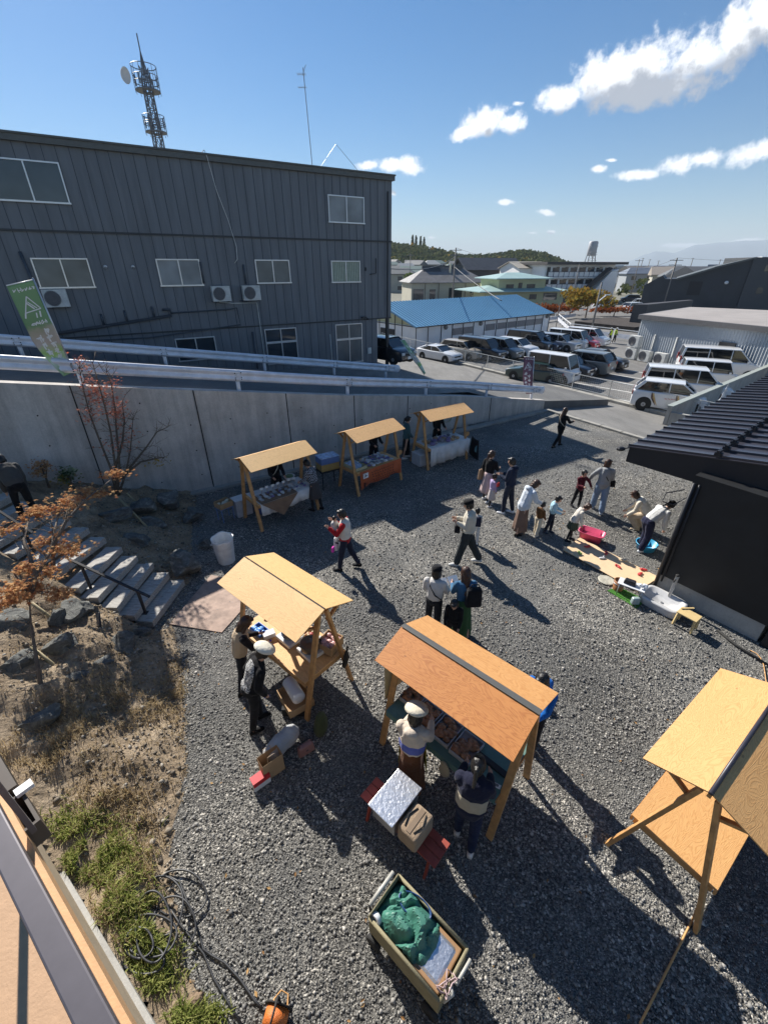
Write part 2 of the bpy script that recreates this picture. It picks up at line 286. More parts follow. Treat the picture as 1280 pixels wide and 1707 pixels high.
    def prism(s,poly,z0,z1,mi=None):
        n=len(poly); vs=[(p[0],p[1],z0) for p in poly]+[(p[0],p[1],z1) for p in poly]
        ar=sum(poly[i][0]*poly[(i+1)%n][1]-poly[(i+1)%n][0]*poly[i][1] for i in range(n))
        idx=list(range(n)); 
        if ar<0: idx=idx[::-1]
        fs=[tuple(idx[::-1]),tuple(i+n for i in idx)]+[(idx[i],idx[(i+1)%n],idx[(i+1)%n]+n,idx[i]+n) for i in range(n)]
        return s.add(vs,fs,mi)
    def quad(s,a,b,c,d,mi=None): return s.add([a,b,c,d],[(0,1,2,3)],mi)
    def slab(s,a,b,c,d,t,mi=None):
        """thick quad"""
        a,b,c,d=[Vector(q) for q in (a,b,c,d)]; n=(b-a).cross(d-a).normalized()*t
        return s.add([a,b,c,d,a-n,b-n,c-n,d-n],[(0,1,2,3),(7,6,5,4),(0,4,5,1),(1,5,6,2),(2,6,7,3),(3,7,4,0)],mi)
    def mesh(s,name,mats,smooth=False):
        me=bpy.data.meshes.new(name); me.from_pydata([tuple(v) for v in s.v],[],s.f)
        for m_ in (mats if isinstance(mats,(list,tuple)) else [mats]): me.materials.append(m_)
        if any(s.m): me.polygons.foreach_set('material_index',s.m)
        if smooth: me.polygons.foreach_set('use_smooth',[True]*len(me.polygons))
        me.update(); return me
    def build(s,name,mats,parent=None,smooth=False,loc=None,bevel=0):
        o=bpy.data.objects.new(name,s.mesh(name,mats,smooth)); C.objects.link(o)
        if parent is not None: o.parent=parent
        if loc is not None: o.location=loc
        if bevel:
            b=o.modifiers.new('b','BEVEL'); b.width=bevel; b.segments=2; b.limit_method='ANGLE'; b.angle_limit=R(35)
        return o
def tag(o,label=None,cat=None,group=None,kind=None):
    if label: o['label']=label
    if cat: o['category']=cat
    if group: o['group']=group
    if kind: o['kind']=kind
    return o
def thing(name,label,cat,loc=(0,0,0),rz=0,group=None):
    o=bpy.data.objects.new(name,None); C.objects.link(o); o.location=loc; o.rotation_euler=(0,0,rz); o.empty_display_size=.1
    if label and len(label.replace('-',' ').split())>15: print('LONG',label)
    return tag(o,label,cat,group)
def ngrid(f,x0,x1,y0,y1,nx,ny,skip=None):
    xs=np.linspace(x0,x1,nx);ys=np.linspace(y0,y1,ny); b=MB(); idx={}
    for j,y in enumerate(ys):
        for i,x in enumerate(xs): b.v.append(tuple(f(x,y)))
    for j in range(ny-1):
        for i in range(nx-1):
            if skip and skip((xs[i]+xs[i+1])/2,(ys[j]+ys[j+1])/2): continue
            b.f.append((j*nx+i,j*nx+i+1,(j+1)*nx+i+1,(j+1)*nx+i)); b.m.append(0)
    return b
def fnoise(x,y,z=0,s=1.): return noise.fractal(Vector((x*s,y*s,z*s)),1.,2.,4)
def sstep(a,b,x): t=min(1,max(0,(x-a)/(b-a))); return t*t*(3-2*t)
def interp(x,xs,ys): return float(np.interp(x,xs,ys))
JOBS=[]
def remesh(mb,name,mats,parent,voxel=.013,smooth=3,post=None,loc=None):
    o=mb.build(name,mats,parent,True,loc); o.modifiers.new('r','REMESH').mode='VOXEL'; o.modifiers['r'].voxel_size=voxel; o.modifiers['r'].use_smooth_shade=True
    if smooth: q=o.modifiers.new('s','SMOOTH'); q.iterations=smooth; q.factor=.5
    JOBS.append((o,mats,post)); return o
def finish_jobs():
    dg=bpy.context.evaluated_depsgraph_get(); dg.update()
    for o,mats,post in JOBS:
        me=bpy.data.meshes.new_from_object(o.evaluated_get(dg)); old=o.data; nm=old.name
        if len(me.materials)==0:
            for m_ in (mats if isinstance(mats,(list,tuple)) else [mats]): me.materials.append(m_)
        o.modifiers.clear(); o.data=me; bpy.data.meshes.remove(old); me.name=nm
        me.polygons.foreach_set('use_smooth',[True]*len(me.polygons))
        if post: post(me)
def build_split(b,name,mats,parent=None,smooth=False,bevel=0):
    """each disconnected piece of b becomes an object of its own"""
    par=list(range(len(b.v)))
    def fd(i):
        while par[i]!=i: par[i]=par[par[i]]; i=par[i]
        return i
    for f in b.f:
        r=fd(f[0])
        for i in f[1:]: par[fd(i)]=r
    gs={}
    for k,f in enumerate(b.f): gs.setdefault(fd(f[0]),[]).append(k)
    out=[]
    for ks in gs.values():
        n=MB(); mp={}
        for k in ks:
            for i in b.f[k]:
                if i not in mp: mp[i]=len(n.v); n.v.append(b.v[i])
            n.f.append(tuple(mp[i] for i in b.f[k])); n.m.append(b.m[k])
        out.append(n.build(name,mats,parent,smooth,bevel=bevel))
    return out
# ------------------------------------------------------------ the lie of the land
K0=Vector((7.9,21.15)); NV=Vector((.845,.535)); TV=Vector((.535,-.845))
def st(s,t,z=0): p=K0+NV*s+TV*t; return Vector((p.x,p.y,z))
def to_st(x,y): d=Vector((x,y))-K0; return d.dot(NV),d.dot(TV)
def hs(s): return interp(s,[-60,-6,-4,0,3,7],[1.6,1.4,1.2,0.0,-.35,-.8])
def wtop(s): return .5+.165*abs(min(s,0))
LOTZ=-.8
def edge_x(y): return interp(y,[-1,1.15,1.6,2.6,3.5,4.5,5.6,6.3,7.7,9.2,10.5,12],[-1.2,-1.55,-2.05,-2.6,-2.75,-3.2,-3.7,-4.15,-4.35,-4.9,-5.4,-5.8])
def bank(x,y):
    d=edge_x(y)-x
    if d<=0: return 0.
    su=(x+4.30)*-.9585+(y-6.93)*.285; sv=(x+4.30)*.285+(y-6.93)*.9585
    k=interp(y,[0,3,6,7,8.6,10,14],[.12,.22,.42,.45,.45,.34,.30]); z=k*max(0,d-.12)
    z=min(z,2.1+.12*d)*sstep(0,.5,d)+ .06*sstep(0,.3,d)
    n=fnoise(x,y,0,1.3)*.16*sstep(.0,1.2,d)+fnoise(x,y,5,5)*.05*sstep(0,.4,d)
    z=z+n
    if su>-.2 and abs(sv)<.95: z=min(z,max(-.02,.405*su-.13)) if abs(sv)<.74 else z+(min(z,max(-.02,.405*su-.13))-z)*(.95-abs(sv))/.21
    return z
yard=MB(); yp=[st(.0,-.3),st(.0,40),(-1,-14),(-6,0,0),st(-33,.0)]
g_=ngrid(lambda x,y:(x,y,.012*fnoise(x,y,2,.5)-.006),-6.5,26,-12,22,80,80,lambda x,y: to_st(x,y)[0]>0.3 or to_st(x,y)[1]<-.25)
tag(g_.build('ground',GRAVEL,smooth=True),kind='structure')
bk=ngrid(lambda x,y:(x,y,bank(x,y) if edge_x(y)-x>0 else -.05),-17,-1.2,.3,13.6,200,180,lambda x,y: edge_x(y)-x<-.12 or to_st(x,y)[1]<-.2 or (x*.585+y*.81)<-.33)
tag(bk.build('earth_bank',SOIL,smooth=True),kind='structure')
# street sheet
def sheet(name,s0,s1,t0,t1,ns,ntt,mat_,dz=0.,skip=None,zf=None):
    b=ngrid(lambda s,t: st(s,t,(zf or hs)(s)+dz),s0,s1,t0,t1,ns,ntt,skip); b.f=[f[::-1] for f in b.f]
    return tag(b.build(name,mat_,smooth=True),kind='structure')
sheet('road',-45,9.5,-70,46,110,60,ASPH,-.012,lambda s,t: s<-.02 and t>-.25)
sheet('parking_lot',7.2,75,-75,46,60,40,ASPHP,.0,zf=lambda s:LOTZ+.012 if s>9.4 else hs(s)+.004)
lf=mat('far_ground',(.16,.155,.12),.9,amt=.35,scale=.02)
b=MB(); b.prism([(-9000,40),(9000,40),(14000,14000),(-14000,14000)],-1.3,-1.05); b.prism([(-400,-60),(-50,-60),(-50,40),(-400,40)],-1.3,-1.04); b.prism([(75,-60),(400,-60),(400,40),(75,40)],-1.3,-1.04); tag(b.build('land',lf),kind='structure')
# kerb between yard and road, kerb along the lot
b=MB()
for i in range(34): b.beam(st(.12,.1+i*1.0,.03),st(.12,1.07+i*1.0,.03),.2,.1)
tag(b.build('kerb',CONC3,bevel=.01),kind='structure')
b=MB()
for i in range(60): b.beam(st(7.3,-32+i*1.2,hs(7.3)+.06),st(7.3,-30.83+i*1.2,hs(7.3)+.06),.5,.16)
tag(b.build('kerb_lot',CONC3,bevel=.01),kind='structure')
lm=mat('road_paint',(.62,.61,.58),.8,amt=.2,scale=8)
b=MB()
def strip(a,c,w_=.14,z=LOTZ+.02): a=Vector((a[0],a[1],z));c=Vector((c[0],c[1],z)); b.slab(*[q for q in quadpts(a,c,w_)],.004)
def quadpts(a,c,w_): d=(c-a).normalized(); n=Vector((-d.y,d.x,0))*w_/2; return a-n,c-n,c+n,a+n
CD=Vector((.69,-.724,0)); CN=Vector((.724,.69,0))
base1=at(762,604,LOTZ)
for i in range(14):
    p=base1+CN*(i*2.35-.6)-CD*.0+Vector((i*.62,-i*.62*0,0))*0; strip(p+CD*.6,p-CD*4.3)
base2=at(952,644,LOTZ)
for i in range(5): p=base2+CN*(i*2.3-1.2); strip(p+CD*4.6,p-CD*4.2)
tag(b.build('lot_markings',lm),kind='structure')
# ------------------------------------------------------------ retaining wall, ramp, guard rails
SS=[0,-2.5,-5,-8,-11,-14,-17,-20,-25,-32,-45]
def tw(s): return interp(-s,[0,5,11,16,20,45],[0,-.32,.28,.2,.0,0])
w_=MB()
for a,c in zip(SS[:-1],SS[1:]):
    A0,A1,B0,B1=st(a,tw(a),-.4),st(a,tw(a)-.28,-.4),st(c,tw(c),-.4),st(c,tw(c)-.28,-.4)
    zt=lambda p,s:Vector((p.x,p.y,wtop(s)))
    w_.add([A0,B0,zt(B0,c),zt(A0,a),A1,B1,zt(B1,c),zt(A1,a)],[(0,1,2,3),(7,6,5,4),(3,2,6,7)],0)
    if a==0: w_.add([A0,A1,zt(A1,0),zt(A0,0)],[(0,3,2,1)],0)
wt=w_.build('retaining_wall',CONC); tag(wt,'grey stained concrete retaining wall rising from the road behind the three small stalls','wall')
jm=mat('joint_dark',(.035,.033,.03),.9); jb=MB()
for px in (476,590,323,120,680,820):
    d=raydir(px,655); bs=min(np.arange(-40,0,.02),key=lambda s:abs(math.atan2(*(st(s,tw(s)).xy))-math.atan2(d.x,d.y)))
    p=st(bs,tw(bs)+.004); jb.box((p.x,p.y,wtop(bs)/2),(.03,.012,wtop(bs)),math.atan2(NV.y,NV.x))
build_split(jb,'wall_joint',jm,wt)
hb=MB()
for s in np.arange(-30,-6,1.15):
    for z in (.55,1.35,2.15,2.95):
        if z<wtop(s)-.3: p=st(s,tw(s)+.004,z); M=Matrix.Rotation(math.atan2(NV.y,NV.x),3,'Z')@Matrix.Rotation(R(90),3,'X'); hb.xf=Matrix.Translation(p)@M.to_4x4(); hb.lathe([(.0,-.004),(.02,-.004),(.02,.004),(0,.004)],n=8)
hb.xf=None; tag(hb.build('tie_holes',jm,wt),kind='stuff')
fb=MB()  # low footing strip at the wall foot
fb.beam(st(.0,.16,.0),st(-30,.34,.0),.3,.14); fb.build('wall_footing',CONC3,wt)
rb=MB()
for a,c in zip([6,3,0]+SS[1:-1],[3,0]+SS[1:]):
    za=wtop(a)-.1 if a<=0 else max(hs(a)+.01,.4-.13*a); zc=wtop(c)-.1 if c<=0 else max(hs(c)+.01,.4-.13*c)
    t1=tw(a)-.26 if a<=0 else -.26; t2=tw(c)-.26 if c<=0 else -.26
    rb.add([st(a,t1,za),st(c,t2,zc),st(c,-5.1,zc),st(a,-5.1,za),st(c,-5.1,-1),st(a,-5.1,-1),st(a,t1,-1),st(c,t2,-1)],[(0,1,2,3),(3,2,4,5),(0,6,7,1)])
rb.f=[f[::-1] for f in rb.f]
tag(rb.build('ramp_road',ASPHR),kind='structure')
def guardrail(name,label,s0,s1,tf,zf,posts,flip=1,endcap=True):
    root=thing(name,label,'guardrail',st(s0,tf(s0),0)); o=root.location.copy()
    prof=[(0,-.17),(.02,-.17),(.075,-.12),(.075,-.07),(.02,-.02),(.02,.02),(.075,.07),(.075,.12),(.02,.17),(0,.17)]
    ss=np.linspace(s0,s1,int(abs(s1-s0)/1.0)+2); b=MB(); rings=[]
    for s in ss:
        c=st(s,tf(s),zf(s)+.46)-o; rings.append([c+Vector((TV.x*u*flip,TV.y*u*flip,v)) for u,v in prof])
    b.loft(rings); 
    e=st(s0,tf(s0),zf(s0)+.46)-o; bb=MB()
    M=Matrix((Vector((NV.x,NV.y,0)),Vector((TV.x,TV.y,0)),Vector((0,0,1)))).transposed()
    for q in (ss[0],ss[-1]):
        c=st(q,tf(q),zf(q)+.46)-o; bb.xf=Matrix.Translation(c+Vector((TV.x,TV.y,0))*.03*flip)@M.to_4x4(); bb.ell((0,0,0),(.2,.07,.19),8)
    bb.xf=None
    b.build('beam',RAIL,root,True).data
    if endcap: build_split(bb,'end_cap',RAIL,root,True)
    for s in posts:
        z0=zf(s)-.25; c=st(s,tf(s)-.07*flip,0)-o; pb=MB(); pb.tube([c+Vector((0,0,z0)),c+Vector((0,0,zf(s)+.5))],.06,12)
        h=c+Vector((TV.x,TV.y,0))*.09*flip; pb.xf=Matrix.Translation(h+Vector((0,0,zf(s)+.46)))@M.to_4x4(); pb.box((0,.012*flip,0),(.11,.06,.33))
        pb.xf=None; po=pb.build('post',RAIL,root,True)
        qb=MB(); qb.xf=Matrix.Translation(h+Vector((0,0,zf(s)+.46)))@M.to_4x4()
        for u in (-.09,.09):
            for v in (-.10,-.045,.09): qb.ell((u,.085*flip,v),(.017,.014,.017),6)
        qb.xf=None; build_split(qb,'bolt',jm,po)
    return root
guardrail('guard_rail','long near white guardrail with round posts standing on top of the concrete retaining wall',-.2,-30,lambda s:tw(s)-.14,wtop,[-.75,-3.6,-7.15,-10.9,-14.6,-18.5,-22.5,-26.5])
guardrail('guard_rail','far white guardrail on the other side of the sloping ramp, nearer the dark building',-5.6,-34,lambda s:-4.75,lambda s:wtop(s)-.08,[-6.2,-9.0,-12.2,-15.9,-20,-24,-28],1)
# ------------------------------------------------------------ grey sided three storey building
FU=Vector((.8545,.5195)); FN=Vector((.5195,-.8545)); FQ=Vector((-1.98,25.9))
fa=math.atan2(FU.y,FU.x)
bld=thing('metal_sided_building','large three storey building clad in dark blue grey ribbed siding with small windows','building',(FQ.x,FQ.y,0),fa)
# local frame of the building: x along facade, -y towards the yard, z up
SL=-24.; SR=2.78; ZT=10.0; ZG=1.0; ZO=3.62
wb=MB(); wb.box(((SL+SR)/2,7,(ZO+ZT)/2),(SR-SL,14,ZT-ZO),mi=0)
wb.box(((SL+1.86)/2,7.5,(ZG-1+ZO)/2),(1.86-SL,13,ZO-ZG+1),mi=0)
wb.box((SL/2+.93,.25,(ZG-1+ZO)/2),(1.86-SL,.5,ZO-ZG+1),mi=0)
x=SR-.42
while x>SL:
    wb.box((x,-.006,(ZO+ZT)/2),(.022,.012,ZT-ZO),mi=1)
    if x<1.8: wb.box((x,-.006,(ZG+ZO)/2),(.022,.012,ZO-ZG-.02),mi=1)
    x-=.42
for yy in np.arange(.4,14,.42): wb.box((SR+.006,yy,(ZO+ZT)/2),(.012,.022,ZT-ZO),mi=1)
wb.build('wall',[SIDE,SEAM],bld)
tb=MB(); tb.box(((SL+SR)/2,-.03,7.38),(SR-SL,.06,.07)); tb.box((SR-.24,-.035,(ZO+ZT)/2-.2),(.05,.07,ZT-ZO-.5)); tb.box(((SL+SR)/2,-.025,ZO+.02),(SR-SL,.05,.06)); tb.build('trim',TRIM,bld)
rb_=MB(); rb_.box(((SL+SR)/2,7,ZT+.11),(SR-SL+.2,14.3,.24)); rb_.box(((SL+SR)/2,-.17,ZT+.21),(SR-SL+.24,.06,.06)); rb_.build('roof',FASC,bld)
def window(x0,x1,z0,z1,gm=GLS,kind='slide',par=bld,y=0,fr=ALU,mull=None):
    w=x1-x0;h=z1-z0; f=MB(); t=.045
    f.box(((x0+x1)/2,y-.02,z1-t/2),(w,.09,t)); f.box(((x0+x1)/2,y-.03,z0+t/2),(w+.06,.12,t*1.2))
    f.box((x0+t/2,y-.02,(z0+z1)/2),(t,.09,h-2.1*t)); f.box((x1-t/2,y-.02,(z0+z1)/2),(t,.09,h-2.1*t)); f.box(((x0+x1)/2,y-.022,(z0+z1)/2),(t,.08,h-2.1*t))
    if kind=='transom': f.box(((x0+x1)/2,y-.026,z0+h*.62),(w-2*t,.08,.1))
    wo=f.build('window',fr,par)
    g=MB(); g.box(((x0+x1)/2,y-.006,(z0+z1)/2),(w-.04,.02,h-.04)); g.build('pane',gm,wo)
    return wo
rx=lambda a: a
window(-13.7,-11.52,8.25,9.5,GLS); window(-.86,1.12,8.10,9.22,GLSF)
window(-13.36,-11.5,5.46,6.5,GLSB); window(-9.03,-7.27,5.46,6.5,GLSF); window(-4.79,-3.1,5.5,6.5,GLSB); 
cw=window(-.87,.81,5.48,6.48,mat('curtain_glass',(.25,.29,.24),.3,amt=.1))
cb=MB()
for i in range(16): cb.box((-.8+i*.1,-.021,5.98),(.045,.012,.86))
cb.build('curtain',mat('curtain',(.40,.45,.36),.8),cw)
window(-8.98,-7.2,2.3,3.32,GLS); window(-4.75,-3.07,1.75,3.47,GLS,'transom'); window(-.81,.84,1.4,3.47,GLSB,'transom')
def acunit(par,x,y,z,w_=.80,h=.62,d=.3,rz=0,name='outdoor_unit',legs=True):
    b=MB(); b.xf=Matrix.Translation((x,y,z))@Matrix.Rotation(rz,4,'Z'); b.box((0,0,h/2),(w_,d,h)); b.box((w_*.36,-d/2-.004,h/2),(w_*.24,.008,h*.9)); b.xf=None
    o=b.build(name,WHTD,par,bevel=.015); f=MB(); f.xf=Matrix.Translation((x,y,z))@Matrix.Rotation(rz,4,'Z')@Matrix.Translation((-w_*.13,-d/2,h/2))@Matrix.Rotation(R(90),4,'X')
    f.lathe([(.0,.004),(h*.40,.004),(h*.41,.012),(h*.36,.018),(h*.35,.010),(0,.010)],n=24,mi=0)
    for k in range(8): f.box((math.cos(k*PI/8)*0,0,.014),(h*.78,.008,.006),k*PI/8,mi=0)
    for r_ in (.1,.18,.26): f.lathe([(r_,.012),(r_+.008,.018),(r_+.012,.012)],n=24,cap=False,mi=0)
    f.xf=None; f.build('fan_grille',mat('grille_dark',(.11,.11,.12),.5),o)
    return o
for s in (-6.62,-5.22,-12.95): 
    acunit(bld,s,-.28,4.82); br=MB(); br.beam((s-.3,-.05,4.8),(s-.3,-.45,4.8),.03,.04); br.beam((s+.3,-.05,4.8),(s+.3,-.45,4.8),.03,.04); build_split(br,'bracket',TRIM,bld)
pb=MB(); 
for pts,r_ in [([(-14.2,-.12,3.75),(-8.9,-.12,4.30),(-8.9,-.12,4.55),(-9.2,-.05,4.55)],.06),([(-8.9,-.1,4.4),(-6.3,-.1,4.45),(-5.95,-.1,4.5),(-5.9,-.1,3.75),(-10,-.1,3.45),(-13,-.1,3.5)],.03),([(-7.25,-.08,6.4),(-7.25,-.08,5.55)],.045),([(-5.35,-.08,6.3),(-5.35,-.08,5.5)],.045),([(-5.75,-.06,4.8),(-5.35,-.06,4.75)],.02),([(-13.6,-.1,6.7),(-13.5,-.1,5.4),(-13.5,-.1,3.6)],.06),([(-5.35,-.08,3.4),(-5.35,-.08,1.2)],.05)]: pb.tube(pts,r_,8)
for s in (-11.6,-10.7,-9.6): pb.tube([(s,-.12,4.05+(s+11.6)*.1),(s,-.12,4.42+(s+11.6)*.1),(s,0,4.45+(s+11.6)*.1)],.05,8)
build_split(pb,'pipe',mat('pipe_dark',(.06,.07,.085),.45),bld,True)
pw=MB(); pw.tube([(-6.7,-.05,4.78),(-6.1,-.05,4.7),(-4.95,-.05,4.68),(-4.9,-.05,1.3)],.025,6); pw.tube([(-1.15,-.04,3.0),(-1.1,-.04,1.2)],.02,6); build_split(pw,'conduit',WHTD,bld,True)
ca=MB(); ca.tube([(-6.35,.4,10.3),(-6.3,-.12,10.34),(-6.25,-.2,10.1),(-6.05,-.1,9),(-5.75,-.08,8),(-5.55,-.08,7),(-5.6,-.1,6.5),(-5.75,-.1,6.35)],.014,6); ca.build('cable',WHTD,bld,True)
vb=MB()
for s in (-10.95,-9.95): vb.xf=Matrix.Translation((s,-.04,6.2))@Matrix.Rotation(R(90),4,'X'); vb.lathe([(0,.03),(.06,.03),(.07,0),(0,0)],n=14)
vb.xf=None; build_split(vb,'vent_cap',ALU,bld,True)
xb=MB(); xb.box((1.3,-.04,1.95),(.22,.07,.32)); xb.build('meter_box',WHTD,bld); lb=MB(); lb.box((.95,-.1,3.75),(.3,.12,.08)); lb.box((1.15,-.2,3.66),(.08,.16,.08)); lb.build('wall_lamp',TRIM,bld)
dk=MB(); dk.tube([(1.75,-.1,6.6),(1.75,-.1,5.9),(1.4,-.08,5.85)],.03,6); dk.box((1.15,-.05,6.1),(.07,.06,.16)); build_split(dk,'conduit',TRIM,bld)
pp=MB(); pp.box((2.66,.2,(ZG+ZO)/2-.3),(.16,.16,ZO-ZG+.6)); pp.build('pillar',TRIM,bld)
# roof aerial and stays
def onray(px,py,dist): d=raydir(px,py); t=dist/math.hypot(d.x,d.y); return Vector((d.x*t,d.y*t,CH+d.z*t))
am=onray(522,277,30.5); at_=onray(505,112,30.5); an=thing('tv_antenna','thin roof mast with a small fishbone aerial on the grey sided building','antenna',(am.x,am.y,ZT)); hh_=at_.z-ZT; dx_=at_.x-am.x
b=MB(); b.tube([(0,0,-.1),(dx_,0,hh_)],.022,6); b.build('mast',STEEL,an); b=MB()
for z in (hh_-.75,hh_-.25): b.beam((dx_-.32,.0,z),(dx_+.12,.0,z),.015,.015)
for k in range(6): b.beam((dx_-.3+k*.08,-.22,hh_-.25),(dx_-.3+k*.08,.22,hh_-.25),.012,.012); b.beam((dx_-.3+k*.08,-.16,hh_-.75),(dx_-.3+k*.08,.16,hh_-.75),.012,.012)
b.beam((dx_-.05,0,hh_-.3),(dx_+.15,0,hh_+.1),.03,.02); b.build('aerial',STEEL,an)
def flp(s,d,z): p=FQ+FU*s-FN*d; return Vector((p.x,p.y,z))
b=MB(); b.tube([onray(534,279,29),onray(560,240,29)],.010,5); b.tube([onray(560,240,29),onray(598,286,29)],.010,5)
tag(b.build('roof_stay',STEEL),'two thin dark stay wires meeting in a peak above the roof edge','wire')
# ------------------------------------------------------------ black timber shop on the right
WD=Vector((.58,-.815)); WN=Vector((.815,.58)); W0=Vector((5.93,7.5))
sh=thing('black_building','black walled single storey building with a standing seam metal roof at the right','building',(0,0,0))
def wl(a,d,z): p=W0+WD*a+WN*d; return Vector((p.x,p.y,z))
b=MB(); b.prism([wl(0,0,0)[:2],wl(9,0,0)[:2],wl(9,9,0)[:2],wl(0,9,0)[:2]],.42,2.75); 
for i in range(10): b.add([],[]) 
b.build('wall',BLKW,sh)
b=MB(); b.prism([wl(-.0,.03,0)[:2],wl(1.95,.03,0)[:2],wl(1.95,8.9,0)[:2],wl(-.0,8.9,0)[:2]],-.1,.42); b.build('foundation',CONC2,sh)
b=MB(); b.prism([wl(2.02,-.03,0)[:2],wl(4.2,-.03,0)[:2],wl(4.2,.02,0)[:2],wl(2.02,.02,0)[:2]],-.05,2.3); b.build('door',BLK,sh)
b=MB(); 
for d in (-.035,): b.tube([wl(.05,d,.02),wl(.05,d,2.6)],.035,8); b.tube([wl(.14,d,.3),wl(.14,d,2.6)],.02,8)
build_split(b,'downpipe',BLK,sh,True)
ec=at(1042,769,2.5); et=at(1050.5,740,2.82)
rd=Vector((.62,-.785,0)); ra=Vector((.77,.638,0)); ec=Vector((ec.x,ec.y,2.5)); sl=.075*1.0
top0=Vector((ec.x+.0,ec.y+.0,2.84)); sl=(math.tan(math.radians(9.0)))
L1=7.5; L2=13.
def rp(a,c,dz=0): q=top0+rd*a+ra*c; return Vector((q.x,q.y,2.84+a*sl*.95+dz))
b=MB(); b.add([ec+Vector((0,0,0)),ec+rd*L1,rp(L1,0),rp(0,0),ec+ra*L2,ec+rd*L1+ra*L2,rp(L1,L2),rp(0,L2)],[(0,1,2,3),(7,6,5,4),(0,3,7,4),(1,5,6,2),(0,4,5,1),(3,2,6,7)])
b.build('fascia',BLK,sh)
b=MB(); k=0
b.slab(rp(-.03,-.03,.012),rp(L1,-.03,.012),rp(L1,L2,.012),rp(-.03,L2,.012),.02)
for i in range(29):
    c=.02+i*.455; b.beam(rp(-.04,c,.035),rp(L1,c,.035),.03,.045)
b.build('roof',BLKR,sh)
for i in range(12):
    for a in ((1.55,2.35) if i%1==0 else ()):
        c=.02+i*.455; m_=MB(); o=rp(a+.0,c,.05); m_.box(o+Vector((0,0,.03)),(.12,.09,.07),math.atan2(rd.y,rd.x)); m_.box(o+Vector((0,0,.09)),(.05,.17,.05),math.atan2(rd.y,rd.x)); m_.build('snow_guard',BLK,sh)
b=MB(); b.tube([wl(-.05,-.1,2.45),wl(-.3,-.2,2.3),wl(-.28,-.3,2.15),wl(-.1,-.2,2.12),wl(.02,-.1,2.3)],.012,6); b.build('cable',BLK,sh)
b=MB(); q=ec+Vector((-.12,.1,.25)); b.ell(q,(.1,.07,.05),8); b.beam(q,ec+Vector((.05,.05,.3)),.02,.02); b.build('flood_lamp',BLK,sh)
# ------------------------------------------------------------ veranda of the house the picture is taken from
VD=Vector((-.806,.592,0)); VN=Vector((.592,.806,0))   # along the house, outwards
def vp(a,n,z): return VD*a+VN*n+Vector((0,0,z))
dkbr=mat('dark_brown_metal',(.075,.062,.052),.35,.2,amt=.08); railm=mat('handrail_metal',(.115,.105,.115),.38,.3,amt=.06,scale=20); tanw=mat('tan_board',(.56,.33,.16),.6,amt=.08,scale=14,bump=.001,bscale=80); decks=mat('tan_deck',(.47,.29,.165),.7,amt=.06,scale=20,bump=.002,bscale=60)
ver=thing('veranda','tan boarded veranda edge of the house at the lower left corner','veranda',(0,0,0))
b=MB(); b.slab(vp(-1,-.265,3.1),vp(5.5,-.265,3.1),vp(5.5,-1.6,3.1),vp(-1,-1.6,3.1),-.12); b.f=[f for f in b.f]; b.build('deck',decks,ver)
b=MB(); b.box(vp(2.2,-.25,3.04),(6.6,.03,.2),math.atan2(VD.y,VD.x)); b.box(vp(2.2,-.29,3.135),(6.6,.05,.03),math.atan2(VD.y,VD.x)); b.build('edge_board',tanw,ver)
b=MB(); b.box(vp(2.2,-1.08,1.45),(6.5,1.4,2.9),math.atan2(VD.y,VD.x)); b.build('wall',mat('render_beige',(.40,.32,.22),.85,amt=.1),ver)
b=MB(); b.box(vp(2.6,-.935,.05),(7.6,1.2,.42),math.atan2(VD.y,VD.x)); b.build('foundation',CONC2,ver)
hr=thing('handrail','dark metal handrail crossing the lower left corner above the veranda','handrail',(0,0,0))
b=MB(); b.box(vp(1.6,-.185,4.5),(5.5,.07,.05),math.atan2(VD.y,VD.x)); b.build('top_rail',railm,hr,bevel=.006)
b=MB(); b.box(vp(1.6,-.42,4.35),(5.5,.045,.05),math.atan2(VD.y,VD.x)); b.build('inner_rail',railm,hr,bevel=.006)
for a in (2.6,4.2):
    b=MB(); b.box(vp(a,-.2,3.8),(.04,.03,1.4),math.atan2(VD.y,VD.x)); b.build('post',railm,hr)
gt=thing('gutter_outlet','brown box gutter end with an open top beside the veranda edge','gutter',(0,0,0))
gq=at(66,1352,3.0); ga=gq.dot(VD); gn=gq.dot(VN)
b=MB(); b.box(vp(ga,gn-.02,3.0),(.30,.02,.20),math.atan2(VD.y,VD.x)); b.box(vp(ga,gn-.16,3.0),(.30,.02,.20),math.atan2(VD.y,VD.x)); b.box(vp(ga-.14,gn-.09,3.0),(.02,.12,.20),math.atan2(VD.y,VD.x)); b.box(vp(ga+.14,gn-.09,3.0),(.02,.12,.20),math.atan2(VD.y,VD.x)); b.box(vp(ga,gn-.09,2.91),(.26,.12,.02),math.atan2(VD.y,VD.x)); b.build('hopper',dkbr,gt)
b=MB(); b.box(vp(ga+1.2,gn-.09,3.05),(2.0,.14,.16),math.atan2(VD.y,VD.x)); b.build('channel',dkbr,gt); b=MB(); b.box(vp(ga+.14,gn+.0,3.12),(.06,.1,.03),math.atan2(VD.y,VD.x)); b.build('clip',WHT,gt)
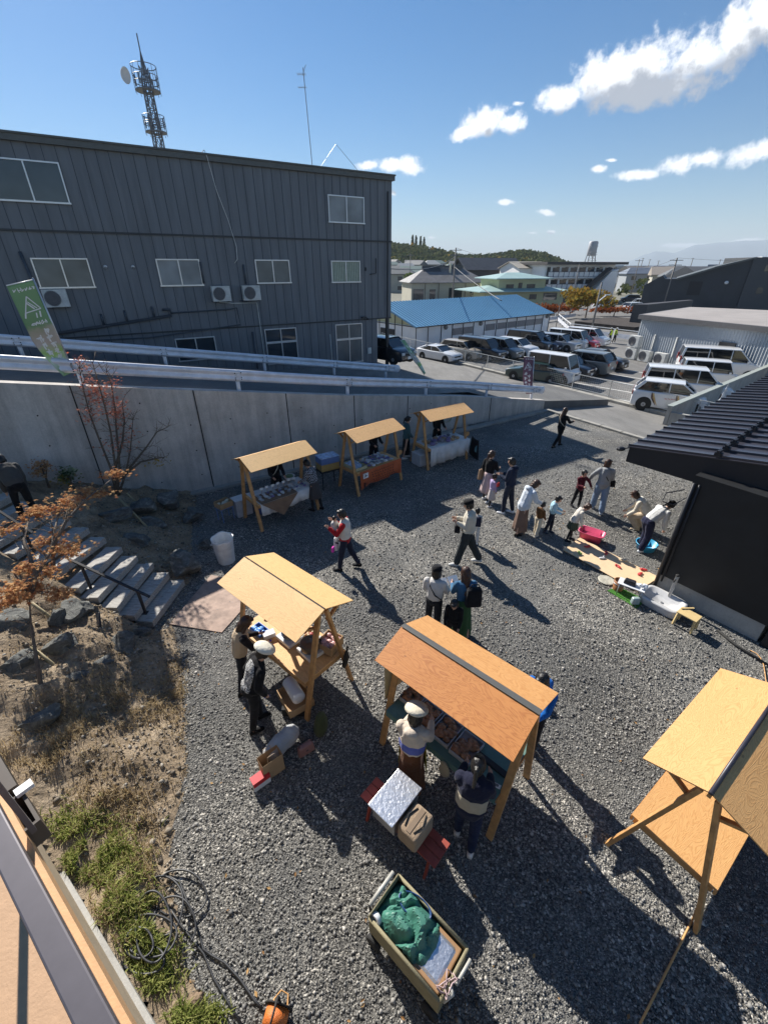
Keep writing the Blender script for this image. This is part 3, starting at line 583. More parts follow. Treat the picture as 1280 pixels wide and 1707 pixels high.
# ------------------------------------------------------------ people
def rotx(v,a): c,s=math.cos(a),math.sin(a); return Vector((v.x,v.y*c-v.z*s,v.y*s+v.z*c))
FM={}
def person(label,loc,face,h=1.6,top='#999999',bottom='#333333',style='trousers',hair='short',hairc=HAIR,lean=0,legs=((6,6),(-8,4)),arms=((10,25,6),(10,25,6)),head=(12,0),
           shoe='#dddddd',sleeve='long',hat=None,child=False,wide=1.,hem=.62,topnote=None,stripe=None,toplen=0.,skirtflare=1.3,vest=None,apron=None,mask=False,group=None,crouch=0,accent=None,hood=None,gloves=None,seatdrop=None,strap=None):
    """legs/arms: (left,right); leg=(thigh forward deg, knee bend deg), arm=(forward, elbow bend, outward) ; face=heading in degrees clockwise from +Y"""
    def col(c,k=1.): 
        if isinstance(c,str): c=c.lstrip('#'); return srgb(int(c[0:2],16),int(c[2:4],16),int(c[4:6],16),k)
        return c
    def cm(c,st=None):
        key='cloth_%s_%s'%(c,st); return cloth(key,tuple(.9*x for x in col(c)),st)
    k=h/1.7; root=thing('person',label,'person',loc,-R(face),group)
    hk=1.22 if child else 1.04
    if child: k2=k*.95
    else: k2=k
    P={}
    pel=Vector((0,0,.93)); L=R(lean)
    def up(v): return pel+rotx(Vector(v)-pel,-L)
    neck=up((0,0,1.43)); headc=neck+rotx(Vector((0,.015,.15*hk)),-(L*.7+R(head[0])))
    HM=Matrix.Rotation(-R(head[1]),3,'Z')@Matrix.Rotation(-(L*.7+R(head[0])),3,'X')
    sh=[up((-.165,0,1.37)),up((.165,0,1.37))]; hp=[Vector((-.085,0,.91)),Vector((.085,0,.91))]
    el=[];wr=[];hd=[];kn=[];an=[]
    for i in (0,1):
        f,b_,o=arms[i]; sg=-1 if i==0 else 1
        d=Vector((sg*math.sin(R(o)),math.sin(R(f)),-math.cos(R(f))*math.cos(R(o)))); d=rotx(d,-L*.5).normalized(); e=sh[i]+d*.27; el.append(e)
        ff=f+b_; inn=-.25*math.sin(R(min(b_,90))); d2=Vector((sg*(math.sin(R(o))*.4+inn),math.sin(R(ff)),-math.cos(R(ff)))); d2=rotx(d2,-L*.5).normalized(); q=e+d2*.24; wr.append(q); hd.append((q,d2))
        th,kb=legs[i]; d=Vector((sg*.05,math.sin(R(th)),-math.cos(R(th)))).normalized(); kk=hp[i]+d*.42; kn.append(kk)
        a2=th-kb; d=Vector((sg*.01,math.sin(R(a2)),-math.cos(R(a2)))).normalized(); an.append(kk+d*.40)
    mz=min(a.z for a in an)-.075
    K=lambda v:(Vector(v)-Vector((0,0,mz)))*k
    hr_=.5*(hk)*1.0
    # body: one continuous surface
    b=MB()
    def c_(a,b2,ra,rb,sq=1.,bb=None): (bb or b).cap_(K(a),K(b2),ra*k,rb*k,10,sq)
    c_(up((0,-.005,1.0)),up((0,-.01,1.30)),.115,.125,.75); c_((0,0,.93),up((0,0,1.05)),.13,.11,.8); c_(up((-.10,0,1.35)),up((.10,0,1.35)),.075,.075)
    c_(up((0,0,1.38)),headc-Vector((0,0,.02)),.052,.05)
    for i in (0,1):
        c_(sh[i],el[i],.047,.036); c_(el[i],wr[i],.036,.025); c_(hp[i],kn[i],.078,.05); c_(kn[i],an[i],.052,.034)
        q,d=hd[i]; c_(q,q+d*.06,.028,.030); 
    hz=K(headc); hx=k*hk
    b.ell(hz+HM@Vector((0,-.005,.02))*hx,(.074*hx,.092*hx,.10*hx),12,M=HM); b.ell(hz+HM@Vector((0,.02,-.05))*hx,(.055*hx,.062*hx,.065*hx),10,M=HM)
    b.ell(hz+HM@Vector((0,.093,-.012))*hx,(.012*hx,.02*hx,.024*hx),8,M=HM)
    for sg in (-1,1): b.ell(hz+HM@Vector((sg*.077,0,-.01))*hx,(.012*hx,.02*hx,.03*hx),8,M=HM)
    def post(me,hz=hz,hx=hx,HM=HM,hd=hd,K=K,k=k):
        inv=HM.transposed(); n=len(me.polygons); ctr=np.zeros(n*3,dtype=np.float32); me.polygons.foreach_get('center',ctr); ctr=ctr.reshape(-1,3)
        loc_=(ctr-np.array(hz))@np.array(inv).T/hx; mi=np.zeros(n,dtype=np.int32)
        for sg in (-1,1): mi[(((loc_-np.array([sg*.031,.078,.012]))/np.array([.016,.035,.009]))**2).sum(1)<1]=1
        mi[(((loc_-np.array([0,.082,-.052]))/np.array([.024,.03,.008]))**2).sum(1)<1]=2
        me.polygons.foreach_set('material_index',mi)
        # fingers, rooted inside the palm
        bm=bmesh.new(); bm.from_mesh(me); f=MB()
        for i in (0,1):
            q,d=hd[i]; sg=-1 if i==0 else 1; side=d.cross(Vector((sg,0,0))); side=side.normalized() if side.length>.1 else Vector((0,1,0)); pal=side.cross(d).normalized()
            for j,(o,ln) in enumerate([(-.022,.058),(-.007,.068),(.008,.064),(.022,.050)]):
                p0=q+d*.055+side*o; p1=p0+d*ln*.5-pal*sg*.004; p2=p1+(d*.7-pal*sg*.5*(1)).normalized()*ln*.5
                f.tube([K(p0),K(p1),K(p2)],[.0088*k,.008*k,.0062*k],6)
            p0=q+d*.02+side*.024; p1=p0+(d*.6+side*.7).normalized()*.032; p2=p1+(d*.9-pal*sg*.2).normalized()*.03; f.tube([K(p0),K(p1),K(p2)],[.010*k,.009*k,.007*k],6)
        vs=[bm.verts.new(v) for v in f.v]
        for ff in f.f:
            nf=bm.faces.new([vs[i] for i in ff]); nf.smooth=True; nf.material_index=3 if gloves else 0
        bm.to_mesh(me); bm.free()
    mats=[SKIN,EYE,LIP]
    if gloves: mats.append(cm(gloves))
    remesh(b,'body',mats,root,.0105*k if not child else .0095*k,2,post)
    # top garment
    if top:
        t=MB(); zb=.96-toplen
        c_(up((0,-.005,max(zb,.90)+.06)),up((0,-.01,1.30)),.150*wide,.158*wide,.78,t); c_(up((-.105,0,1.345)),up((.105,0,1.345)),.085,.085,1,t); c_(up((0,0,1.37)),neck-Vector((0,0,.01)),.07,.06,1,t)
        if toplen>.03: c_((0,0,.96-toplen+.06),up((0,0,1.02)),.165*wide,.15*wide,.85,t)
        for i in (0,1):
            if sleeve!='none': c_(sh[i],el[i],.064*wide,.055*wide,1,t)
            if sleeve=='long': c_(el[i],wr[i]-(wr[i]-el[i])*.1,.055*wide,.042*wide,1,t)
        if hood: t.ell(K(neck+rotx(Vector((0,-.10,.0)),-L)),(.10*k,.07*k,.06*k),10)
        remesh(t,'top',cm(top,stripe),root,.0135*k,3,folds(.006*k,9/k))
        if accent:   # chest band or panel in a second colour
            a_=MB(); c_(up((0,-.005,1.06 if len(accent)<4 else accent[3])),up((0,-.01,accent[1])),.157*wide,.160*wide,.80,a_)
            if accent[2]: 
                for i in (0,1): c_(el[i]+(sh[i]-el[i])*.1,wr[i]-(wr[i]-el[i])*.12,.058*wide,.045*wide,1,a_)
            remesh(a_,'top_panel',cm(accent[0]),root,.0135*k,3,folds(.006*k,9/k))
    if vest:
        t=MB(); c_(up((0,-.005,.98)),up((0,-.01,1.30)),.162*wide,.168*wide,.80,t); c_(up((-.09,0,1.345)),up((.09,0,1.345)),.09,.09,1,t); remesh(t,'vest',cm(vest),root,.0135*k,3,folds(.006*k,9/k))
    if style in('trousers','wide'):
        t=MB(); ww=1.0 if style=='trousers' else 1.28; c_((0,0,.92),up((0,0,1.0)),.145,.135,.85,t)
        for i in (0,1): c_(hp[i],kn[i],.093*ww,.072*ww,1,t); c_(kn[i],an[i]+(kn[i]-an[i])*.10,.072*ww,.058*ww*(1.15 if ww>1.1 else 1),1,t)
        remesh(t,'trousers',cm(bottom),root,.0135*k,3,folds(.007*k,8/k))
    elif style in('skirt','dress'):
        zh=hem; t=MB(); rings=[]; n=36; cx_=[(kn[0]+kn[1])/2,(an[0]+an[1])/2]
        for j in range(9):
            u=j/8; z=1.03-(1.03-zh)*u; cen=Vector((0,(cx_[0].y*min(1,u*1.1)),0)); r0=.135+.0*u; r=.14*(1-u)+.14*u*skirtflare*1.25
            rings.append([K(Vector((cen.x+math.cos(2*PI*q/n)*r*(1+.10*u*math.sin(9*2*PI*q/n+1)),cen.y+math.sin(2*PI*q/n)*r*.86*(1+.10*u*math.sin(9*2*PI*q/n+1)),z))) for q in range(n)])
        t.loft(rings[::-1],cap=True); t.build('skirt',cm(bottom),root,True)
        if hem>.2:
            t=MB()
            for i in (0,1): c_(kn[i]+(hp[i]-kn[i])*.4,kn[i],.062,.056,1,t); c_(kn[i],an[i],.056,.038,1,t)
            remesh(t,'tights',cm('#1a1a1c' if hem>.5 and not child else '#2a2a2c'),root,.0135*k,2)
    for i in (0,1):
        t=MB(); a=K(an[i]); yaw=(-.12 if i==0 else .12); M=Matrix.Rotation(-yaw*0,3,'Z'); z0=a.z-.075*k
        tilt=0; rings=[]
        for y,w_,hh in [(-.065,.030,.07),(-.04,.040,.085),(.02,.043,.08),(.09,.047,.055),(.14,.044,.042),(.175,.028,.028)]:
            rings.append([Vector((a.x+(math.cos(2*PI*q/12)*w_)*k,a.y+y*k,z0+(max(0,(math.sin(2*PI*q/12)+.35)/1.35))*hh*k)) for q in range(12)])
        t.loft(rings); t.build('shoe',cm(shoe),root,True)
    # hair
    if hair:
        t=MB(); H=lambda x,y,z: hz+HM@Vector((x,y,z))*hx
        t.ell(H(0,-.022,.035),(.088*hx,.094*hx,.098*hx),12,M=HM); t.ell(H(0,-.045,-.01),(.080*hx,.066*hx,.085*hx),10,M=HM); t.ell(H(0,.05,.085),(.06*hx,.045*hx,.028*hx),8,M=HM)
        for sg in (-1,1): t.ell(H(sg*.073,.012,.0),(.018*hx,.04*hx,.055*hx),8,M=HM)
        if hair=='bob':
            for sg in (-1,1): t.ell(H(sg*.07,-.005,-.045),(.028*hx,.055*hx,.075*hx),8,M=HM)
            t.ell(H(0,-.05,-.06),(.078*hx,.05*hx,.085*hx),8,M=HM)
        if hair=='long':
            a=K(up((0,-.10,1.20))); t.cap_(H(0,-.05,-.02),a,.075*hx,.055*k,10)
            for sg in (-1,1): t.cap_(H(sg*.065,-.01,-.02),K(up((sg*.085,-.06,1.26))),.032*hx,.03*k,8)
        if hair=='pony': t.ell(H(0,-.12,.01),(.04*hx,.045*hx,.04*hx),8,M=HM); t.cap_(H(0,-.125,0),H(0,-.15,-.17),.035*hx,.02*hx,8)
        if hair=='bun': t.ell(H(0,-.10,.06),(.042*hx,.042*hx,.04*hx),8,M=HM)
        if hair=='twin':
            for sg in (-1,1): t.ell(H(sg*.075,-.05,.07),(.036*hx,.036*hx,.036*hx),8,M=HM)
        remesh(t,'hair',hairc,root,.0105*k,1,folds(.005*k,38/k))
    if hat:
        kind,hc=hat; t=MB(); 
        def ring(r,z,o=0,rip=0): return [hz+HM@Vector((math.cos(2*PI*q/24)*r,math.sin(2*PI*q/24)*r*1.12-.015+o,z+rip*math.sin(4*PI*q/24)))*hx for q in range(24)]
        if kind=='beret': rr=[ring(.085,.05),(ring(.125,.062)),(ring(.150,.085)),(ring(.135,.118)),(ring(.07,.14)),ring(.01,.143)]
        elif kind=='bucket': rr=[ring(.145,.018,0,.006),ring(.10,.05),ring(.098,.09),ring(.086,.128),ring(.05,.142),ring(.01,.144)]
        elif kind=='beanie': rr=[ring(.088,.03),ring(.098,.05),ring(.097,.09),ring(.075,.13),ring(.04,.145),ring(.01,.148)]
        else: rr=[ring(.09,.045),ring(.1,.07),ring(.09,.115),ring(.05,.135),ring(.01,.138)]
        t.loft(rr); 
        if kind=='cap': t.ell(hz+HM@Vector((0,.11,.055))*hx,(.06*hx,.06*hx,.008*hx),8,M=HM)
        t.build('hat',cm(hc),root,True)
    if apron:
        t=MB(); rings=[]; n=20
        for j in range(7):
            u=j/6; z=1.05-.62*u; rings.append([K(Vector((math.sin(a)*.175*(1+.15*u),math.cos(a)*.165*(1+.2*u)+kn[0].y*u*.5,z))) for a in np.linspace(-1.5,1.5,n)])
        vs=[]; t.loft(rings,cap=False,closed=False); o=t.build('apron',cm(apron),root,True); sl=o.modifiers.new('t','SOLIDIFY'); sl.thickness=.008; sl.offset=1
    if mask:
        t=MB(); t.ell(hz+HM@Vector((0,.062,-.045))*hx,(.052*hx,.045*hx,.038*hx),10,M=HM); t.build('face_mask',cm('#f2f2f2'),root,True)
    if strap:
        t=MB(); pts=[(-.12,.02,1.42),(-.06,.13,1.30),(.05,.15,1.15),(.15,.08,1.02),(.16,-.06,1.0),(.04,-.16,1.16),(-.08,-.12,1.34),(-.12,-.03,1.43),(-.12,.02,1.42)]
        t.tube([K(up(p)) for p in pts],.012*k,6,False); t.build('strap',cm(strap),root,True)
    root['_k']=k
    return root,K,dict(hd=hd,up=up,wr=wr)
def folds(amp,sc_):
    def f(me):
        n=len(me.vertices); co=np.zeros(n*3,dtype=np.float32); me.vertices.foreach_get('co',co); no=np.zeros(n*3,dtype=np.float32)
        me.vertices.foreach_get('normal',no); co=co.reshape(-1,3); no=no.reshape(-1,3)
        d=np.array([noise.noise(Vector((c[0]*sc_,c[1]*sc_,c[2]*sc_*.8)))+.5*noise.noise(Vector((c[0]*sc_*2.3+7,c[1]*sc_*2.3,c[2]*sc_*1.2))) for c in co],dtype=np.float32)
        me.vertices.foreach_set('co',(co+no*d[:,None]*amp).ravel()); me.update()
    return f
def crumple(amp,sc_):
    def f(me):
        n=len(me.vertices); co=np.zeros(n*3,dtype=np.float32); me.vertices.foreach_get('co',co); no=np.zeros(n*3,dtype=np.float32); me.vertices.foreach_get('normal',no); co=co.reshape(-1,3); no=no.reshape(-1,3)
        d=[]
        for c in co:
            v=Vector(c)*sc_; w_=v+noise.noise_vector(v*.8)*1.2; a=abs(noise.noise(w_)); b_=abs(noise.noise(w_*2.1+Vector((3,1,7)))); d.append(-(1-min(1,a*5))*.6-(1-min(1,b_*4))*.35+a*.8)
        me.vertices.foreach_set('co',(co+no*np.array(d,dtype=np.float32)[:,None]*amp).ravel()); me.update()
    return f
def worldpt(p,v): 
    a=p[0]; return Matrix.Rotation(a.rotation_euler.z,3,'Z')@p[1](v)+a.location
W=lambda x,y,z=0: (x,y,z)
PP={}
PP['walker']=person('woman in a short black jacket with long brown hair walking beside the road',(6.85,16.13,0),60,1.62,'#1b1a1c','#141416','trousers','long',HAIRB,legs=((22,8),(-24,14)),arms=((35,70,10),(30,60,18)),shoe='#151515',toplen=.08,wide=1.05,strap='#c9bfae')
PP['blackw']=person('woman in a black knit top and pale pink skirt beside the small girl',(3.1,11.62,0),40,1.62,'#17171a','#c8b0ae','skirt','pony',HAIRB,hem=.34,shoe='#e8e8e8',arms=((5,15,14),(20,60,8)),head=(8,20))
PP['lilac']=person('small girl in a lilac cardigan with tied up hair beside the woman in black',(3.16,11.28,0),70,1.02,'#b9a8cf','#cfc4c0','skirt','bun',HAIR,child=True,hem=.42,shoe='#e6e2e0',arms=((5,10,10),(5,10,10)),toplen=.05)
PP['navym']=person('man in a navy jacket with a white hood and white trainers',(3.52,10.86,0),-50,1.72,'#202a40','#2b3242','trousers','short',HAIR,hood=True,shoe='#f0f0f0',arms=((10,95,4),(14,80,4)),head=(14,0),wide=1.1,toplen=.06)
PP['skirtw']=person('woman in a pale jacket and long brown skirt bending over the children',(3.6,9.75,0),75,1.62,'#d3dbe4','#7d6558','skirt','bob',HAIRB,lean=16,hem=.16,shoe='#26221f',arms=((18,50,10),(30,40,6)),head=(30,20),wide=1.2,toplen=.1,skirtflare=1.25,hood=True)
PP['brownk']=person('toddler in a brown jacket and cream trousers next to the bending woman',(4.03,9.66,0),60,.98,'#6b4a2c','#d8cbb4','wide','short',HAIR,child=True,shoe='#cfcac4',head=(20,0),wide=1.15)
PP['bluek']=person('child in a light blue vest and dark trousers beside the brown jacketed toddler',(4.4,9.78,0),120,1.12,'#a9cfe0','#252b3a','trousers','short',HAIR,child=True,shoe='#3d4654',head=(28,0),arms=((20,60,5),(20,60,5)),wide=1.15)
PP['creamk']=person('child in a cream coat and olive skirt stooping to look into the pink tub',(4.83,9.42,0),100,1.15,'#d9d2c6','#4a5140','skirt','twin',HAIRB,child=True,lean=22,hem=.58,shoe='#23252e',head=(30,0),arms=((20,10,8),(15,10,8)),wide=1.15,toplen=.1)
PP['maroon']=person('boy in a maroon jacket holding hands with the woman in the grey hoodie',(5.68,11.22,0),165,1.18,'#5b1c2a','#17181d','trousers','short',HAIR,child=True,shoe='#2b2b30',arms=((10,20,45),(25,70,6)),wide=1.12,toplen=.06)
PP['greyw']=person('woman in a grey hoodie and light blue jeans with a black shoulder bag',(6.2,11.0,0),20,1.6,'#9a9c9d','#7f93ad','wide','bob',HAIRB,lean=8,legs=((14,6),(-14,8)),shoe='#c8d0d8',arms=((10,25,40),(10,30,8)),head=(8,60),wide=1.2,toplen=.06,strap='#121214')
PP['whites']=person('woman in a white sweatshirt and navy trousers bending over the blue tub',(6.42,9.0,0),80,1.58,'#d8d8d6','#20243f','wide','pony',HAIR,lean=48,legs=((22,26),(6,20)),shoe='#dfe2e6',arms=((15,25,6),(20,20,6)),head=(15,0),wide=1.15)
PP['creamv']=person('woman in a cream top crouching behind the blue tub',(7.0,9.95,0),-60,1.58,'#ddd3c0','#c9b69c','wide','bob',HAIRB,lean=40,legs=((70,110),(65,115)),shoe='#cbb79c',arms=((30,30,6),(40,20,6)),head=(20,0),wide=1.15,vest='#eae3d4')
PP['creamm']=person('man in a cream fleece jacket and black cap walking with a black waist bag',(1.93,8.4,0),-78,1.76,'#cfc8b8','#34393b','wide','short',HAIR,legs=((15,4),(-18,10)),shoe='#d2d2cf',arms=((8,105,3),(12,92,3)),hat=('cap','#141416'),wide=1.18,toplen=.04,head=(14,0))
PP['kidb']=person('small child with a dark rucksack half hidden behind the man in the cream fleece',(2.33,9.32,0),10,.98,'#d5d0c8','#d9d6d2','trousers','short',HAIR,child=True,shoe='#ececec')
PP['parent']=person('parent in a white vest with red sleeves carrying a baby and a plastic bag',(-.88,8.2,0),-80,1.62,'#b31f28','#23283c','trousers','short',HAIR,legs=((12,4),(-15,12)),shoe='#16171b',arms=((30,95,10),(35,95,10)),head=(14,0),vest='#ddd6cc',wide=1.08,toplen=.06)
PP['w15']=person('woman in a white sweatshirt and dark headscarf behind the front stall',(.93,6.15,0),20,1.58,'#cfccc8','#23252b','trousers','bob',HAIR,shoe='#26262a',arms=((15,60,10),(20,70,8)),hat=('beanie','#17181c'),wide=1.12,strap='#1c1c22')
PP['w16']=person('woman in a blue top and long green skirt with a black rucksack',(1.46,6.08,0),-5,1.6,'#3f6a8c','#3c5f3a','skirt','long',HAIRB,hem=.14,shoe='#1e1e1e',arms=((20,70,8),(12,40,8)),head=(20,-10),toplen=.02,skirtflare=1.25)
PP['kid17']=person('child in a black top in front of the woman with the green skirt',(1.25,5.8,0),-160,1.18,'#131316','#17171b','trousers','short',HAIR,child=True,shoe='#202020',head=(30,0),wide=1.1)
PP['blue18']=person('customer in a bright blue jacket standing at the far end of the front stall',(2.13,3.88,0),-130,1.6,'#1563b3','#15161c','trousers','bob',HAIR,shoe='#3b3f45',arms=((30,60,6),(30,60,6)),head=(22,0),wide=1.2,toplen=.08,hood=True)
PP['B1']=person('stall keeper in a cream hat, cream and blue top and long brown skirt',(.36,3.28,0),22,1.6,'#cdbfae','#6b4226','skirt','bob',HAIR,hem=.14,shoe='#d8d2c6',arms=((24,62,6),(28,58,6)),head=(24,0),hat=('beret','#d9cfba'),accent=('#5b66b0',1.17,False),wide=1.2,hood=True,skirtflare=1.2,apron='#a89a18')
PP['B2']=person('stall keeper seen from behind in a navy and cream sweater and dark blue jeans',(.99,2.64,0),22,1.56,'#1b1e33','#14203f','trousers','pony',HAIR,legs=((8,6),(-6,4)),shoe='#e6ddd4',arms=((26,58,8),(22,62,8)),head=(24,0),accent=('#a89e8a',1.20,False,.95),wide=1.3,toplen=.04,lean=6)
PP['A1']=person('stall keeper with long brown hair and a blue glove working at the left stall',(-2.3,4.88,0),60,1.56,'#201c20','#22242c','trousers','long',HAIRB,shoe='#222222',lean=12,arms=((20,70,6),(30,55,5)),head=(26,0),gloves='#2a33a8',vest='#c9b294',wide=1.05)
PP['A2']=person('stall keeper in a black coat with white lettering and a cream beret',(-1.93,4.22,0),58,1.6,'#131317','#15151a','trousers','short',HAIR,lean=20,shoe='#17171a',arms=((-18,55,14),(-12,45,14)),head=(18,0),hat=('beret','#e2dccb'),gloves='#3236b8',stripe='script',wide=1.2,toplen=.06)
PP['s1v']=person('stall keeper in dark clothes standing behind the left small stall by the wall',(-3.15,11.45,0),150,1.6,'#15151a','#15151a','trousers','short',HAIR,arms=((30,50,8),(30,50,8)),head=(24,0),shoe='#151515',strap='#cfcab8')
PP['s1c']=person('customer in a checked dark shirt and grey skirt at the left small stall',(-1.98,11.05,0),-60,1.58,'#2a2d33','#4b4747','skirt','short',HAIR,lean=14,hem=.48,shoe='#121212',arms=((25,40,8),(25,40,8)),head=(24,0),stripe='check',wide=1.1)
PP['s2v']=person('stall keeper in dark clothes behind the small stall with the orange banner',(-.35,14.0,0),150,1.6,'#16161c','#15151c','trousers','short',HAIR,arms=((30,50,8),(30,50,8)),head=(24,0),shoe='#151515')
PP['teal']=person('woman in a teal tunic and black skirt wearing a face mask',(.82,15.0,0),75,1.6,'#46666a','#101014','skirt','pony',HAIR,hem=.2,shoe='#dedede',arms=((8,30,6),(8,30,6)),mask=True,wide=1.1,toplen=.12,skirtflare=1.0)
PP['s3v']=person('stall keeper all in black behind the right small stall with the white cloth',(2.0,15.65,0),160,1.62,'#0f0f12','#0f0f12','trousers','short',HAIR,arms=((30,50,8),(30,50,8)),head=(20,0),shoe='#101010')
PP['top']=person('person in a grey jacket and black trousers bending on the timber steps',(-7.62,8.05,1.40),-50,1.62,'#4a4845','#101013','trousers','short',HAIR,lean=42,legs=((24,24),(2,16)),shoe='#6f6a60',arms=((10,20,6),(10,20,6)),head=(20,0),wide=1.25)
for i,(px,c) in enumerate([(1014,-40),(1022,140)]):
    p=at(px,572,LOTZ); person(['left one of two traffic guards in yellow vests by the far guardrail','right one of two traffic guards in yellow vests by the far guardrail'][i],(p.x,p.y,LOTZ+.01),c,1.5,'#3a4452','#20242c','trousers','short',HAIR,vest='#c9e23a',hat=('cap','#e8e8e8'),wide=1.1,group='traffic guards by the car park')
# baby and the things people carry
q=worldpt(PP['parent'],PP['parent'][2]['up']((-.02,.24,1.22)))
PP['baby']=person('baby in pale grey held on the chest of the parent in the white vest',(q.x,q.y,q.z-.38),120,.72,'#c4c1bd','#d2cec8','trousers','short',HAIR,child=True,legs=((50,70),(45,70)),shoe='#1b2340',arms=((30,40,8),(30,40,8)),wide=1.2)
def bag(name,label,p,d,c,rz=0,strap_=None,cat='bag',par=None):
    r=thing(name,label,cat,p,rz); b=MB(); b.box((0,0,0),d,taper=.86); o=b.build('bag_body',cloth('cloth_%s_None'%c,tuple(.9*x for x in srgb(int(c[1:3],16),int(c[3:5],16),int(c[5:7],16)))),r,True,bevel=min(d)*.3); o.modifiers['b'].segments=4
    if strap_: b=MB(); b.tube([Vector((-d[0]*.35,0,d[2]*.45)),Vector((-d[0]*.2,0,d[2]*.45+strap_)),Vector((d[0]*.2,0,d[2]*.45+strap_)),Vector((d[0]*.35,0,d[2]*.45))],.008,6); b.build('strap',RUB,r,True)
    return r
def carry(key,v): q=worldpt(PP[key],PP[key][2]['up'](v)); return (q.x,q.y,q.z)
bag('tote_bag','beige canvas tote bag hanging from the arm of the woman in black',carry('blackw',(-.26,.06,.86)),(.30,.10,.34),'#a5886c',R(30),.22)
bag('waist_bag','black and grey waist bag worn by the man in the cream fleece',carry('creamm',(0,.24,1.02)),(.34,.14,.20),'#1b1b1f',R(78))
bag('shoulder_bag','black shoulder bag on the hip of the woman in the grey hoodie',carry('greyw',(.2,.08,.98)),(.26,.1,.2),'#141416',R(-20))
bag('rucksack','black rucksack on the back of the woman with the green skirt',carry('w16',(.12,-.2,1.2)),(.30,.16,.40),'#17181c',R(5),.1)
bag('rucksack','small dark rucksack on the back of the child behind the man in cream',carry('kidb',(0,-.16,1.2)),(.22,.12,.26),'#23263a',R(-10))
bag('plastic_bag','white plastic carrier bag in the hand of the parent with the baby',carry('parent',(.1,.24,.72)),(.24,.1,.34),'#d9dadc',R(80),.12)
bag('gift_bag','small red bag in the hand of the man in the navy jacket',carry('navym',(-.1,.3,.86)),(.12,.06,.12),'#c23a3a',R(50),.08)
bag('carrier_bag','pink pouch hanging beside the leg of the parent with the baby',carry('parent',(-.2,.25,.72)),(.12,.06,.12),'#d63fae',R(80))
nb=thing('newspaper','white leaflet held open between the two women behind the front stall','leaflet',carry('w15',(.2,.34,1.12)),R(20)); b=MB(); b.xf=Matrix.Rotation(R(35),4,'X'); b.box((-.11,0,0),(.2,.26,.004)); b.box((.11,0,.01),(.2,.26,.004)); b.xf=None; b.build('page',WHT,nb)
b=MB(); b.box((0,0,0),(.16,.12,.10)); o=b.build('paper_cup_tray',CARD,None,loc=carry('creamv',(.0,.42,.92))); tag(o,'small brown box in the hands of the woman crouching at the black building','box')
# ------------------------------------------------------------ market stalls
def stall(label,c,ang,roof,seam=None,L=1.92,table=.74,name='market_stall',disc=False,seam_r=False,orient=1):
    r=thing(name,label,'market stall',(c[0],c[1],0),R(ang)); h=L/2
    for sx_ in (-1,1):
        for sy in (-1,1):
            b=MB(); b.beam((sx_*(h-.05),sy*.50,-.01),(sx_*(h-.05),sy*.07,1.90),.045,.09,up=(1,0,0)); b.build('leg',LUM,r,bevel=.004)
            b=MB(); b.beam((sx_*(h-.1),sy*.11,1.62),(sx_*(h-.1),sy*.42,1.80),.035,.05,up=(1,0,0)); b.build('brace',LUM,r)
        b=MB(); b.beam((sx_*(h-.1),-.40,table-.05),(sx_*(h-.1),.40,table-.05),.03,.09); b.build('crossbar',LUM,r)
    for sy in (-1,1):
        b=MB(); n0=Vector((0,sy*.012,1.985)); n1=Vector((0,sy*.56,1.775)); b.slab(Vector((-h-.02,n0.y,n0.z)),Vector((h+.02,n0.y,n0.z)),Vector((h+.02,n1.y,n1.z)),Vector((-h-.02,n1.y,n1.z)),(.014 if sy>0 else -.014)); o=b.build('roof_panel',PLY[roof],r)
        b=MB(); b.beam((-h+.04,sy*.42,1.79),(h-.04,sy*.42,1.79),.03,.045); b.build('purlin',LUM,r)
    b=MB(); b.beam((-h+.03,0,1.90),(h-.03,0,1.90),.035,.09); b.build('ridge_beam',LUM,r)
    if seam:
        b=MB()
        if seam_r: b.tube([(-h-.03,0,1.992),(0,0,1.995),(h+.03,0,1.992)],.021,10)
        else:
            q_=.04 if 'grey ridge' in label else .010
            b.slab((-h-.02,-q_,1.992),(h+.02,-q_,1.992),(h+.02,0,1.999),(-h-.02,0,1.999),.004); b.slab((-h-.02,0,1.999),(h+.02,0,1.999),(h+.02,q_,1.992),(-h-.02,q_,1.992),.004)
        b.build('ridge_strip',seam,r,seam_r)
    b=MB(); b.box((0,0,table),(L-.16,.86,.02)); b.build('table_top',PLY[roof if roof in('red','light') else 'tan'],r)
    for sy in (-1,1):
        b=MB(); b.box((0,sy*.425,table-.045),(L-.16,.025,.07)); b.build('table_edge',LUM,r)
    if disc:
        b=MB(); b.xf=Matrix.Translation((h-.05,-.40,.95))@Matrix.Rotation(R(90),4,'X'); b.lathe([(0,0),(.085,0),(.085,.02),(0,.02)],n=20); b.xf=None; b.build('wooden_disc',LUM,r)
    def T(x,y,z=table+.01): p=Matrix.Rotation(R(ang),3,'Z')@Vector((x,y,z)); return (p.x+c[0],p.y+c[1],p.z)
    return r,T
S1c=(-2.93,10.84); S2c=(-.43,12.87); S3c=(2.03,14.80); SAc=(-1.58,5.27); SBc=(.98,3.66); SCc=(3.80,2.75)
s1,T1=stall('small market stall with the palest plywood roof, nearest the timber steps by the wall',S1c,41.7,'pale',disc=True)
s2,T2=stall('small market stall with the orange banner, middle one of the three along the wall',S2c,41.8,'tan',disc=True)
s3,T3=stall('small market stall with the white tablecloth, farthest along the wall',S3c,33.4,'tan',disc=True)
sA,TA=stall('market stall with the yellowish roof and cooking pots beside the brown ground sheet',SAc,139.5,'pale',seam=mat('dark_gap',(.05,.045,.04),.9))  # ridge strip here is a dark stand-in for the shaded open gap
sB,TB=stall('front market stall with the reddish grained roof and dark grey ridge strip',SBc,137.5,'red',seam=mat('grey_tape',(.085,.085,.08),.7))
